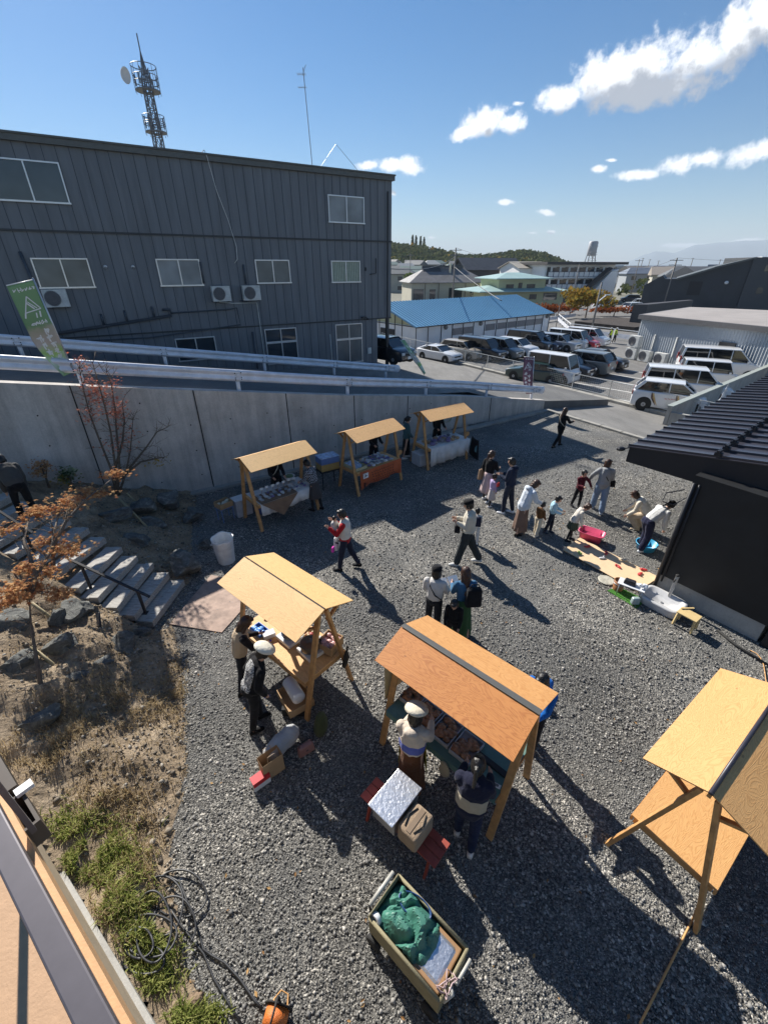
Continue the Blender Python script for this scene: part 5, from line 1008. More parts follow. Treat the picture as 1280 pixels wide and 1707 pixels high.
b=MB(); b.tube([at(x,y,.015) for x,y in [(1250,1084),(1260,1089),(1267,1097),(1272,1108),(1274,1120),(1276,1135),(1281,1150),(1290,1165)]],.007,6); tag(b.build('orange_cord',OC,None,True),'short pale orange cord between the black building and the empty stall','cord')
b=MB(); b.tube([at(1195,1050,.03),at(1225,1075,.03),at(1290,1115,.03)],.022,8); tag(b.build('water_pipe',RUB,None,True),'black pipe lying along the foot of the black building','pipe')
# black hoses on the lower left
b=MB()
def loop(c,rx_,ry,n,ph,turn=1.,dz=0): return [at(c[0]+rx_*math.cos(ph+t)*(1+.05*math.sin(3*t)),c[1]+ry*math.sin(ph+t),.02+dz+max(0,bank(*at(c[0],c[1],0).xy)) +.012*(1+math.sin(t*2.3))) for t in np.linspace(0,2*PI*turn,n)]
hm=mat('hose_black',(.035,.037,.042),.5)
for i,(c,rx_,ry,ph,tn) in enumerate([((232,1572),24,26,0,2.1),((250,1560),45,36,1,1.2),((300,1490),44,40,2,.9),((270,1510),36,50,3,1.3),((240,1600),36,24,0.5,1.4),((290,1540),36,46,2,.8),((255,1545),30,60,1.5,1.)]):
    b=MB(); b.tube(loop(c,rx_,ry,44,ph,tn,.01*i),.011,6); tag(b.build('hose_loop',hm,None,True),'loop of thin black hose in the tangle on the grass strip at the lower left','hose','black hose tangle')
b=MB(); b.tube([at(x,y,.02) for x,y in [(270,1455),(300,1470),(315,1510),(330,1550),(339,1582),(352,1592),(375,1605),(400,1632),(425,1668),(438,1682)]],.012,6); tag(b.build('hose',hm,None,True),'black hose running from the tangle to the orange cable reel','hose')
b=MB(); b.tube([at(x,y,.02) for x,y in [(275,1500),(300,1540),(340,1590),(356,1630),(380,1670),(405,1710)]],.010,6); tag(b.build('hose',hm,None,True),'thinner black hose leaving the tangle towards the bottom edge','hose')
b=MB(); b.tube([at(x,y,.05) for x,y in [(150,1540),(175,1580),(205,1600),(225,1622),(260,1628),(300,1640)]],.010,6); tag(b.build('hose',hm,None,True),'black hose lying over the concrete footing at the lower left','hose')
# ------------------------------------------------------------ play corner and sink by the black building
r=thing('plywood_sheet','pale plywood sheet with scattered red plastic toys on the gravel','board',(0,0,0)); b=MB(); q=[at(938,916,.06),at(966,896,.06),at(1098,962,.06),at(1062,985,.06)]; b.slab(q[3],q[2],q[1],q[0],.015); b.build('board',mat('ply_pale_clean',(.72,.52,.32),.6,amt=.06),r)
for (x0,y0) in ((945,918),(1060,982),(1085,965)): p=at(x0,y0,.02); b=MB(); b.box((p.x,p.y,.022),(.1,.1,.05),.6); b.build('batten',LUM,r)
REDP=mat('red_plastic',(.62,.05,.05),.35); GRNP=mat('green_plastic',(.22,.36,.08),.4)
for i,(x,y,m_,l) in enumerate([(978,912,REDP,'red toy nearest the pink tub on the plywood sheet'),(1010,923,REDP,'second red toy from the pink tub on the plywood sheet'),(1030,945,REDP,'red toy in the middle of the plywood sheet'),(1072,950,REDP,'red toy by the far right corner of the plywood sheet'),(1066,957,REDP,'red toy nearest the black building on the plywood sheet'),(965,922,GRNP,'green toy near the left end of the plywood sheet'),(1038,934,PACK[3],'cream toy on the upper half of the plywood sheet'),(1003,931,PACK[0],'white card lying on the plywood sheet')]):
    p=at(x,y,.065); b=MB(); b.ell((0,0,.02),(.09,.035,.022),8); b.ell((.05,.03,.03),(.03,.025,.03),6); o=b.build('toy',m_,None,True,loc=(p.x,p.y,.062)); o.rotation_euler=(0,0,i*.9); tag(o,l,'toy')
def tub(name,label,c,rx_,ry,h,m_,rz=0,sq=True,cat='tub'):
    r=thing(name,label,cat,c,rz); b=MB(); n=28
    def ring(k,z,o=0): 
        out=[]
        for t in np.linspace(0,2*PI,n,endpoint=False):
            e=.45 if sq else 1.; cc,ss=math.cos(t),math.sin(t); out.append(Vector(((abs(cc)**e)*math.copysign(1,cc)*rx_*k,(abs(ss)**e)*math.copysign(1,ss)*ry*k,z)))
        return out
    b.loft([ring(.02,.0),ring(.84,0),ring(.97,h),ring(1.06,h+.005),ring(1.06,h-.012),ring(.95,h-.01),ring(.82,.02),ring(.02,.02)],cap=False); b.build('shell',m_,r,True)
    return r
p=at(985,902,0); r=tub('wash_tub','bright pink oblong plastic tub at the end of the plywood sheet',(p.x,p.y+.08,0),.30,.20,.24,mat('pink_plastic',(.72,.10,.20),.35),R(-38)); b=MB(); b.box((0,0,.12),(.48,.30,.01)); b.build('water',mat('water_pink',(.40,.06,.12),.05),r)
p=at(1068,915,0); tub('round_tub','bright blue round tub beside the woman in navy trousers',(p.x+.1,p.y,0),.24,.24,.18,mat('cyan_plastic',(.04,.36,.62),.35),0,False)
p=at(1030,1002,.01); q=[at(1012,984,.012),at(1030,978,.012),at(1076,1000,.012),at(1061,1014,.012)]; b=MB(); b.slab(q[3],q[2],q[1],q[0],.02)
tag(b.build('artificial_turf',mat('turf_green',(.06,.22,.02),.9,amt=.3,scale=60,bump=.02,bscale=180),None),'small bright green artificial turf mat beside the sink','mat')
p=at(1028,983,0); r=thing('wood_pot','brown wooden bucket on the green turf mat','bucket',(p.x,p.y,.02)); b=MB(); b.lathe([(.10,0),(.115,.24),(.10,.24),(.09,.05),(.001,.05)],n=20,cap=False); b.build('staves',mat('cedar',(.30,.13,.05),.6),r,True); b=MB(); b.lathe([(.114,.16),(.12,.16),(.12,.18),(.114,.18)],n=20,cap=False); b.build('hoop',STEEL,r,True)
p=at(1053,975,.3); r=thing('low_table','low white folding table at the end of the plywood sheet','table',(p.x,p.y,0),R(-38)); b=MB(); b.box((0,0,.30),(.52,.26,.018)); b.build('table_top',PLW,r); 
for x in (-.22,.22):
    b=MB(); b.tube([(x,-.11,0),(x,-.11,.29),(x,.11,.29),(x,.11,0)],.01,6); b.build('leg',ALU,r,True)
b=MB(); b.box((0,0,.05),(.24,.13,.09),taper=.8); o=b.build('black_box',BLK,None,loc=(p.x-.04,p.y+.03,.31),bevel=.01); o.rotation_euler=(0,0,R(-38)); tag(o,'small black case on the low white table','case')
b=MB(); 
for k in range(6): b.ell((random.uniform(-.06,.06),random.uniform(-.04,.04),.03+random.uniform(0,.05)),(.045,.04,.035),7)
remesh(b,'towel_heap',PLW,None,.01,1,None,loc=(p.x+.16,p.y-.12,.31)); tag(JOBS[-1][0],'scrunched white towel on the near end of the low table','towel')
p=at(1058,1003,.08); b=MB(); b.box((0,0,.08),(.17,.10,.16),taper=.9); tag(b.build('clear_jug',mat('jug_clear',(.30,.38,.38),.15,spec=.8),None,True,loc=(p.x,p.y,.03),bevel=.02),'clear plastic jug lying under the low white table','jug')
p=at(1010,968,0); b=MB(); b.lathe([(.001,.01),(.17,.01),(.18,.02),(.16,.03),(.001,.03)],n=22); tag(b.build('stone_slab',mat('pale_stone',(.42,.40,.33),.8,amt=.3,scale=14),None,loc=(p.x,p.y,0)),'round pale stone slab on the gravel by the wooden bucket','slab')
pc=at(1103,1003,.1); sk=thing('outdoor_sink','low white outdoor wash basin against the black building','sink',(pc.x,pc.y,0),math.atan2(WD.y,WD.x)); b=MB()
def rr(x,y,z,e=.4): return [Vector((abs(math.cos(t))**e*math.copysign(1,math.cos(t))*x,abs(math.sin(t))**e*math.copysign(1,math.sin(t))*y,z)) for t in np.linspace(0,2*PI,32,endpoint=False)]
b.loft([rr(.38,.27,0),rr(.41,.30,.16),rr(.40,.29,.19),rr(.34,.23,.19),rr(.31,.20,.08),rr(.02,.02,.07)],cap=False); b.build('basin',mat('sink_white',(.52,.52,.52),.3),sk,True); b=MB(); b.lathe([(.001,.078),(.03,.078),(.03,.082),(.001,.082)],n=12); b.build('drain',STEEL,sk)
pt=at(1113,985,.18); b=MB(); M=pt-Vector((pc.x,pc.y,0)); b.box((.02,.24,.42),(.055,.055,.55)); b.build('tap_post',mat('post_grey',(.45,.43,.40),.5),sk,bevel=.005); b=MB(); b.ell((.02,.22,.70),(.04,.05,.025),8); b.beam((.02,.2,.6),(.02,.11,.58),.025,.02); build_split(b,'tap',RUB,sk,True)
pc=at(1148,1025,.3); r=thing('stool','small pale wooden stool beside the outdoor sink','stool',(pc.x,pc.y,0),math.atan2(WD.y,WD.x)); b=MB(); b.box((0,0,.31),(.36,.26,.025)); sw=mat('stool_wood',(.62,.46,.22),.5); b.build('seat',sw,r,bevel=.006)
for x in (-.15,.15):
    for y in (-.1,.1): b=MB(); b.beam((x,y,.30),(x*1.08,y*1.1,0),.035,.035); b.build('leg',sw,r)
b=MB(); b.box((0,.1,.335),(.26,.03,.018)); tag(b.build('wooden_block',sw,None,loc=(pc.x+.05,pc.y+.05,0)),'short wooden block lying on the pale stool','block')
pb_=at(376,940,0); r=thing('waste_bin','white plastic bag lined round bin standing by the big rocks','bin',(pb_.x,pb_.y+.12,0)); b=MB(); rings=[]
for rr_,z in ((.19,0),(.215,.3),(.235,.66),(.25,.69),(.24,.60),(.2,.2)): rings.append([Vector((math.cos(t)*(rr_+.008*math.sin(9*t)),math.sin(t)*(rr_+.008*math.sin(7*t+1)),z+.015*math.sin(4*t)*(z>.5))) for t in np.linspace(0,2*PI,40,endpoint=False)])
b.loft(rings,cap=False); b.add([rings[0][k] for k in range(40)],[tuple(range(39,-1,-1))]); b.build('liner',mat('bag_white',(.70,.72,.73),.35,trans=.15,bump=.01,bscale=14),r,True)
b=MB(); b.xf=Matrix.Rotation(R(0),4,'X'); b.box((-.16,-.17,.6),(.12,.03,.035),R(40)); b.build('handle',GREY,r)
q=[at(283,1040,.02),at(352,958,.02),at(440,975,.02),at(370,1054,.02)]; b=MB(); b.slab(q[0],q[3],q[2],q[1],.012); tag(b.build('plywood_mat',mat('ply_worn',(.34,.235,.18),.75,amt=.35,scale=4,bump=.004,bscale=30),None),'worn brown plywood sheet lying on the ground beside the left stall','board')
# ------------------------------------------------------------ cars
CARM={}
def paint(name,c,m=0.): 
    if name not in MATS: mat(name,c,.28,m,amt=.03,coat=.8)
    return MATS[name]
PW=paint('paint_white',(.72,.73,.74)); PK=paint('paint_black',(.012,.013,.018)); PS=paint('paint_silver',(.40,.42,.44),.4); PN=paint('paint_navy',(.015,.025,.055)); PG=paint('paint_green',(.02,.045,.042)); PB=paint('paint_beige',(.42,.37,.30)); PR=paint('paint_red',(.55,.02,.04)); PGY=paint('paint_grey',(.12,.14,.15),.3)
CT={ # L,W,H, hood height, belt, x of: windscreen base, roof front, roof rear, rear base (0=front,1=rear), rear belt
 'van':(4.6,1.75,1.98,1.10,1.12,.085,.20,.985,1.0,1.12),'kvan':(3.4,1.48,1.90,1.05,1.08,.06,.17,.985,1.0,1.08),'mini':(4.8,1.82,1.88,1.05,1.12,.17,.34,.965,.995,1.12),
 'kbox':(3.4,1.48,1.75,1.0,1.05,.16,.27,.975,.995,1.05),'kei':(3.4,1.48,1.50,.98,.98,.16,.36,.86,.975,1.02),'coupe':(4.3,1.8,1.32,.86,.92,.24,.46,.70,.93,.98),'suv':(4.5,1.84,1.62,1.05,1.08,.21,.38,.88,.975,1.1),
 'wagon':(4.4,1.7,1.50,.95,.96,.2,.36,.93,.985,1.0),'sedan':(4.6,1.75,1.45,.92,.96,.26,.42,.72,.88,1.0),'hatch':(4.0,1.7,1.50,.95,.98,.2,.38,.86,.965,1.02)}
def carmeshes(ty):
    if ty in CARM: return CARM[ty]
    L,W,H,hh,bz,a,b_,c,d,rz=CT[ty]; g=.2; out={}; X=lambda u: L/2-u*L   # front = +x
    hw=W/2; st_=[]
    # lower body loft: stations (u, top z, half width)
    stn=[(0,g+.32,.80),(.012,hh*.78,.88),(.05,hh*.90,.95),(a*.6+.02,hh*.97,.99),(a+.01,max(hh,bz),1.),((a+d)/2,bz,1.),(min(d,.985)-.01,rz,.985),(.99,rz*.97,.93),(1.0,rz*.75,.86)]
    stn=sorted(stn); b=MB(); rings=[]
    for u,zt,k in stn:
        w=hw*k; x=X(u); zb=g+(.06 if u<.02 or u>.98 else 0); r=.08
        rings.append([Vector(q) for q in [(x,-w*.94,zb),(x,-w,zb+r),(x,-w,zt*.55),(x,-w*.985,zt-.07),(x,-w*.93,zt-.01),(x,-w*.5,zt+.02),(x,w*.5,zt+.02),(x,w*.93,zt-.01),(x,w*.985,zt-.07),(x,w,zt*.55),(x,w,zb+r),(x,w*.94,zb)]])
    b.loft(rings); 
    b.f=[f[::-1] for f in b.f]; out['body']=(b,0)
    # glass house
    wb=hw*.93; wt=hw*.80; q=MB(); zc=H-.03
    f0,f1,r1,r0=X(a),X(b_),X(c),X(d)
    F=[(f0,-wb*.92,hh),(f0,wb*.92,hh),(f1,-wt,zc),(f1,wt,zc),(r1,-wt,zc),(r1,wt,zc),(r0,-wb*.92,rz),(r0,wb*.92,rz)]
    q.add([Vector(v) for v in F],[(0,1,3,2),(2,3,5,4),(4,5,7,6),(0,2,4,6),(1,7,5,3),(0,6,7,1)]); out['windows']=(q,1)
    # roof skin and pillars
    s=MB(); n=7; rings=[]
    for i in range(n):
        u=i/(n-1); x=f1+.05+(r1-.03-f1-.05)*u; cr=.035*math.sin(PI*(.12+.76*u)); rings.append([Vector((x,w_*wt*1.02,zc+z_)) for w_,z_ in [(-1,-.03),(-1,.012),(-.85,.02+cr*.7),(0,.03+cr),(.85,.02+cr*.7),(1,.012),(1,-.03)]])
    s.loft(rings,cap=False,closed=False); s.add([],[])
    for sg in (-1,1):
        for p0,p1,w_ in [(F[0] if sg<0 else F[1],F[2] if sg<0 else F[3],.07),(F[6] if sg<0 else F[7],F[4] if sg<0 else F[5],.13 if d-c<.05 else .16)]:
            s.beam((p0[0],p0[1]*1.01,p0[2]),(p1[0],p1[1]*1.02,p1[2]),w_,.035,up=(0,sg,.3))
        for u in ([.42,.68] if L>4.2 and c>.9 else ([.52] if c>.8 else [.56])):
            x=X(u) if c>.75 else X(.58); s.beam((x,sg*wb*.945,bz),(x-.03,sg*wt*1.01,zc),.055,.03,up=(0,sg,.3))
    s.beam((r1,-wt,zc-.02),(r1,wt,zc-.02),.05,.05); out['roof']=(s,0)
    def sp(name,mb_,k): out.setdefault(name,[]).append((mb_,k))
    for sx_ in (1,-1):
        for sy in (1,-1):
            cx_=(L*.5-L*.17) if sx_>0 else -(L*.5-L*.19); m_=MB(); m_.xf=Matrix.Translation((cx_,sy*(hw-.10),.31))@Matrix.Rotation(R(90),4,'X'); m_.lathe([(.17,-.11),(.29,-.115),(.31,-.08),(.31,.08),(.29,.115),(.17,.11)],n=24); 
            r_=MB(); r_.xf=Matrix.Translation((cx_,sy*(hw-.10),.31))@Matrix.Rotation(R(90),4,'X'); r_.lathe([(.001,-.10),(.05,-.118),(.19,-.100),(.19,.100),(.05,.118),(.001,.10)],n=10)
            ar=MB(); ar.xf=Matrix.Translation((cx_,sy*(hw-.012),.33))@Matrix.Rotation(R(90),4,'X'); ar.lathe([(.001,-.014),(.37,-.014),(.37,.014),(.001,.014)],n=24)
            sp('wheel',m_,2); sp('_rim',r_,3); sp('wheel_arch',ar,2)
    hz=hh*.72
    for sy in (1,-1):
        m_=MB(); m_.box((L/2-.07,sy*hw*.70,hz),(.14,.30,.14),taper=.8); sp('headlight',m_,4)
        m_=MB(); m_.box((-L/2+.03,sy*hw*.80,rz*.84 if H<1.7 else rz*1.0),(.10,.16,.18 if H<1.7 else .4)); sp('tail_light',m_,5)
        m_=MB(); m_.box((X(a)-.28,sy*(hw+.07),bz+.06),(.10,.16,.12)); sp('mirror',m_,0)
    m_=MB(); m_.box((L/2-.01,0,.42),(.03,.34,.17)); sp('number_plate',m_,6); m_=MB(); m_.box((L/2-.03,0,hh*.66),(.08,.85,.10)); sp('grille',m_,2); m_=MB(); m_.box((-L/2+.0,0,.62),(.03,.34,.17)); sp('number_plate',m_,6)
    HL=mat('headlight_glass',(.55,.57,.58),.1,spec=.8); TLm=mat('tail_red',(.35,.02,.02),.2)
    mm=[PW,GLSC,RUB,STEEL,HL,TLm,WHT]; res=[]
    for nm,v in out.items():
        for (mb_,k) in (v if isinstance(v,list) else [v]): res.append((nm,mb_.mesh(nm.strip('_'),mm[k],nm in('body','roof')),k))
    CARM[ty]=res; return res
def car(ty,label,front,head,pm,scale=.9,z=LOTZ+.012,cat='car',group=None,slope=None):
    """front: ground point below the front bumper; head: unit heading"""
    h=Vector(head[:2]).normalized(); L=CT[ty][0]*scale; c=Vector((front[0],front[1]))-h*L/2
    r=thing({'van':'parked_van','kvan':'parked_van','mini':'parked_minivan','suv':'parked_suv'}.get(ty,'parked_car'),label,cat,(c.x,c.y,z),math.atan2(h.y,h.x),group); r.scale=(scale,)*3; last=None
    for nm,me,k in carmeshes(ty):
        o=bpy.data.objects.new(nm.strip('_'),me); C.objects.link(o); o.parent=last if nm=='_rim' else r
        if nm=='wheel': last=o
        if nm=='_rim': o.name='rim'
        if k==0: o.material_slots[0].link='OBJECT'; o.material_slots[0].material=pm
        if nm in('body','roof'):
            q=o.modifiers.new('s','BEVEL'); q.width=.03; q.segments=2; q.limit_method='ANGLE'; q.angle_limit=R(30)
    return r
hd1=(.69,-.724)
for ty,l,px,pm,sc_ in [('coupe','white low sports car at the left end of the back parking row',(762,606),PW,.92),('suv','beige car with a dark roof second from the left in the back parking row',(801,602),PB,.9),('mini','black minivan third from the left in the back parking row',(838,604),PK,.92),
   ('mini','dark grey minivan with a pale roof between the black minivan and a white car',(866,601),PGY,.86),('suv','white car with a long bonnet in the middle of the back parking row',(890,597),PW,.9),('mini','long black minivan in the middle of the back parking row',(918,589),PK,.93),('hatch','dark navy car squeezed between the long black minivan and the silver wagon',(932,588),PN,.9),
   ('wagon','silver white estate car with roof rails in the back parking row',(962,588),PS,.98),('van','white delivery van left of the red car',(979,584),PW,.86),('hatch','small red car between two white vans',(994,584),PR,.85),('mini','white minivan at the right end of the back parking row',(1011,579),PW,.86)]:
    car(ty,l,at(px[0],px[1],LOTZ),hd1,pm,sc_)
p=at(858,643,LOTZ); car('sedan','dark green car behind the mesh fence at the left end of the front row',at(846,628,LOTZ),(-.80,.60),PG,.88)
car('kvan','white boxy van with a flat front facing the road fence',at(957,643,LOTZ),hd1,PW,1.0)
car('hatch','glossy black hatchback beside the white boxy van',at(984,634,LOTZ),hd1,PK,.97)
q=at(1016,628,LOTZ); L_=4.5*.97; car('suv','dark green grey off road car showing its tail lights and rear window',(q.x-hd1[0]*L_,q.y-hd1[1]*L_),(-hd1[0],-hd1[1]),PGY,.97)
car('sedan','black saloon car at the right end of the front row',at(1040,619,LOTZ),hd1,PK,.93)
hk=(.80,-.60)
k1=car('kei','small white hatchback with gold and brown curved door stripes near the road fence',at(1170,691,LOTZ),(.86,-.51),PW,1.06)
b=MB(); gold=mat('stripe_gold',(.55,.38,.16),.4); brn=mat('stripe_brown',(.10,.06,.05),.4)
for m_,off in ((gold,0),(brn,-.07)):
    b=MB(); 
    for x0 in (-.72,.38):
        pts=[Vector((x0+off+.45*(1-math.cos(t))*.6*(1 if x0<0 else 1),-.752,.95-.62*t/1.6)) for t in np.linspace(0,1.6,10)]
        for i in range(9): b.slab(pts[i]+Vector((-.06*(1-abs(i-4)/6),0,0)),pts[i+1]+Vector((-.06*(1-abs(i-3)/6),0,0)),pts[i+1]+Vector((.06*(1-abs(i-3)/6),0,0)),pts[i]+Vector((.06*(1-abs(i-4)/6),0,0)),.004)
    tag(b.build('door_stripe',m_,k1),kind='stuff')
b=MB(); redi=mat('red_ink',(.5,.03,.04),.5)
random.seed(5)
for k in range(7): glyph(b,-.16+k*.07,.72,.08,-.757,4)
tag(b.build('door_lettering',redi,k1),kind='stuff')
car('mini','white minivan with black side windows just behind the striped hatchback',at(1212,672,LOTZ),(.90,-.42),PW,.98)
car('kbox','white boxy small car with a vertical windscreen between the minivan and the tall van',at(1226,650,LOTZ),(.90,-.42),PW,1.0)
car('mini','tall white van with dark glass nearest the grey ribbed store',at(1262,634,LOTZ),(.90,-.42),PW,1.08)
p=at(662,604,1.1); car('hatch','black car parked under the overhang of the dark building',(1.55,27.2),(.75,-.66),PK,.95,z=1.05)
b=MB(); p=at(1190,615,LOTZ); q=at(1262,618,LOTZ)
r=thing('storage_box','big pale grey storage container behind the white cars','container',(26.3,33.2,LOTZ),R(-62)); b.box((0,0,.8),(3.4,2.2,1.6)); b.build('container_body',mat('container_grey',(.40,.39,.40),.5),r,bevel=.03); b=MB(); b.box((0,0,1.63),(3.5,2.3,.07)); b.build('lid',mat('container_lid',(.50,.50,.52),.45),r)
# ------------------------------------------------------------ fences and white walls round the lot
def fence(name,label,a,c,h,n,m_,mesh=True,cat='fence',z=None):
    r=thing(name,label,cat,(a[0],a[1],a[2])); d=Vector(c)-Vector(a)
    for i in range(n+1):
        b=MB(); q=d*i/n; b.tube([q,q+Vector((0,0,h))],.025,6); b.build('post',m_,r)
    for hh in ((.08,h-.02) if mesh else (h*.45,h-.03)):
        b=MB(); b.beam(Vector((0,0,hh)),d+Vector((0,0,hh)),.03,.04); b.build('rail',m_,r)
    if mesh:
        b=MB(); L=d.length; 
        for k in range(7): b.beam(Vector((0,0,.1+k*(h-.14)/7)),d+Vector((0,0,.1+k*(h-.14)/7)),.006,.006)
        for k in range(int(L/.14)): q=d*(k*.14/L); b.beam(q+Vector((0,0,.08)),q+Vector((0,0,h-.03)),.006,.006)
        tag(b.build('wire_mesh',m_,r),kind='stuff')
    return r
FW=mat('fence_white',(.55,.56,.54),.5)
f0=at(705,592,LOTZ); f1=at(1098,694,LOTZ)
a=st(7.45,-25,hs(7.45)+.05); fence('mesh_fence','white wire mesh fence along the car park kerb',st(7.45,-27,LOTZ+.15),st(7.45,-1.2,LOTZ+.15),.95,10,FW)
a=at(1098,694,LOTZ)
fence('mesh_fence','short white mesh fence in front of the small striped hatchback',st(7.45,-1.2,LOTZ+.15),st(7.45,6.2,LOTZ+.15),.95,3,FW)
# low wall with grey coping on the right of the lot
r=thing('boundary_wall','pale boundary wall with a green grey coping behind the black building','wall',(0,0,0)); e0=st(7.6,6.4,0); e1=Vector((e0.x+16*.72,e0.y+16*.69,0)); e0=at(1117,676,.41); e0.z=0; e1=at(1280,609,.41); e1.z=0; d=(e1-e0).normalized(); e1=e0+d*22; nn=Vector((-d.y,d.x,0))*.09
b=MB(); b.prism([(e0-nn)[:2],(e1-nn)[:2],(e1+nn)[:2],(e0+nn)[:2]],-1.2,.35); b.build('wall',CONC2,r); b=MB(); b.prism([(e0-nn*1.5-d*.05)[:2],(e1-nn*1.5)[:2],(e1+nn*1.5)[:2],(e0+nn*1.5-d*.05)[:2]],.35,.41); b.build('coping',mat('coping',(.33,.36,.33),.6),r)
b=MB(); w0=e0-nn*1.2; b.prism([w0[:2],(w0+Vector((.9,-.75,0)))[:2],(w0+Vector((1.0,-.63,0)))[:2],(w0+Vector((.1,.12,0)))[:2]],-1.2,.1); b.build('return_wall',CONC2,r)
bp=at(1160,700,.0); r=thing('banner_flag','furled white and orange banner flag rising behind the black roof edge','banner',(bp.x+1.0,bp.y+.4,-.5)); b=MB(); b.tube([(0,0,0),(.25,.1,2.1)],.015,6); b.build('pole',ALU,r); b=MB(); b.cap_(Vector((.12,.05,1.15)),Vector((.24,.1,2.0)),.12,.03,10,.4); remesh(b,'cloth_white',PLW,r,.02,1,folds(.04,5)); b=MB(); b.cap_(Vector((.0,.0,.55)),Vector((.1,.04,1.0)),.16,.12,10,.4); remesh(b,'cloth_orange',mat('orange_fabric',(.62,.30,.12),.7),r,.02,1,folds(.04,5))
# far guardrail at the junction
def farrail(label,pts,h=.75):
    r=thing('guard_rail',label,'guardrail',pts[0]); o=Vector(pts[0])
    for i in range(len(pts)-1):
        a=Vector(pts[i])-o;c=Vector(pts[i+1])-o
        b=MB(); b.beam(a+Vector((0,0,h*.62)),c+Vector((0,0,h*.62)),.05,.42); b.build('beam',RAIL,r); b=MB(); b.beam(a+Vector((0,0,h+.35)),c+Vector((0,0,h+.35)),.06,.07); b.build('top_pipe',WHT,r)
        n=max(2,int((c-a).length/2.5))
        for k in range(n): b=MB(); q=a+(c-a)*k/n; b.tube([q,q+Vector((0,0,h+.33))],.06,6); b.build('post',WHT,r)
g0=at(948,556,LOTZ); g1=at(1062,572,LOTZ); g2=at(962,544,LOTZ)
farrail('white guardrail round the corner of the junction behind the traffic guards',[(g2.x-1,g2.y+5,LOTZ),tuple(g0),tuple(g1),(g1.x+12,g1.y-12,LOTZ)])
ga_=at(912,541,LOTZ); gb_=at(950,535,LOTZ); farrail('short pale guardrail on the far side of the side road beyond the blue roof',[tuple(at(905,538,LOTZ)),tuple(at(958,530,LOTZ))],.7)
# ------------------------------------------------------------ buildings of the town
def pt(px,py,z=LOTZ): p=at(px,py,z); return Vector((p.x,p.y,0))
def block(par,c,d,w,l,z0,z1,m_,name='wall'):
    """box with its front left corner at c, running l along d and w behind it"""
    n=Vector((-d.y,d.x,0)); b=MB(); b.prism([c[:2],(c+d*l)[:2],(c+d*l+n*w)[:2],(c+n*w)[:2]],z0,z1); return b.build(name,m_,par)
def wins(par,c,d,lst,m_=GLS,off=.03,name='window',out=.05):
    n=Vector((d.y,-d.x,0))
    for a,b2,z0,z1 in lst:
        q=MB(); A=c+d*a+n*off; B=c+d*b2+n*off; q.prism([A[:2],B[:2],(B-n*.1)[:2],(A-n*.1)[:2]],z0,z1); q.build(name,m_,par)
def gable(par,c,d,w,l,z0,z1,ov,m_,th=.12,name='roof',skew=0):
    n=Vector((-d.y,d.x,0)); a=c-d*ov-n*ov; e=c+d*(l+ov)-n*ov; r0=c-d*ov+n*w/2; r1=c+d*(l+ov)+n*w/2; a2=c-d*ov+n*(w+ov); e2=c+d*(l+ov)+n*(w+ov)
    V=lambda q,z: Vector((q.x,q.y,z)); b=MB(); b.slab(V(a,z0),V(e,z0),V(r1,z1),V(r0,z1),th); b.slab(V(r0,z1),V(r1,z1),V(e2,z0),V(a2,z0),th); return b.build(name,m_,par)
def hip(par,c,d,w,l,z0,z1,ov,m_,k=.5,name='roof'):
    n=Vector((-d.y,d.x,0)); V=lambda q,z: Vector((q.x,q.y,z)); P_=[c-d*ov-n*ov,c+d*(l+ov)-n*ov,c+d*(l+ov)+n*(w+ov),c-d*ov+n*(w+ov)]; ri=min(w,l)*k
    r0=c+d*ri+n*w/2; r1=c+d*(l-ri)+n*w/2; b=MB(); vs=[V(q,z0) for q in P_]+[V(q,z0-.15) for q in P_]+[V(r0,z1),V(r1,z1)]
    b.add(vs,[(0,1,9,8),(1,2,9),(2,3,8,9),(3,0,8),(4,5,1,0),(5,6,2,1),(6,7,3,2),(7,4,0,3),(7,6,5,4)]); return b.build(name,m_,par)
def roofmat(name,base,rib=1.6,amt=.2):
    m,t,p=newmat(name); T=NT(t); wv=T.n('ShaderNodeTexWave'); wv.bands_direction='Y'; T.l(T.coord(),wv.inputs['Vector']); wv.inputs['Scale'].default_value=rib; f=T.noise(T.coord(),.8,4)
    c=T.ramp(f,[(.3,tuple(x*(1-amt) for x in base)),(.7,tuple(x*(1+amt) for x in base))]); T.l(c,p.inputs['Base Color']); p.inputs['Roughness'].default_value=.55; T.bump(wv.outputs[0],p,.05); return m
BLUR=mat('blue_roof',(.13,.30,.47),.45,amt=.08,scale=.5); TILE=roofmat('grey_tile',(.17,.165,.165)); TILED=roofmat('dark_tile',(.05,.055,.065)); COPP=mat('verdigris_roof',(.30,.43,.42),.55,amt=.1,scale=.5); BEI=mat('wall_beige',(.46,.43,.34),.8,amt=.08,scale=.7); YLW=mat('wall_yellow',(.50,.49,.30),.8,amt=.05,scale=.6); WHW=mat('wall_white',(.80,.80,.80),.8,amt=.06,scale=.5); BLW=mat('wall_blackish',(.035,.040,.048),.6,amt=.15,scale=.6)
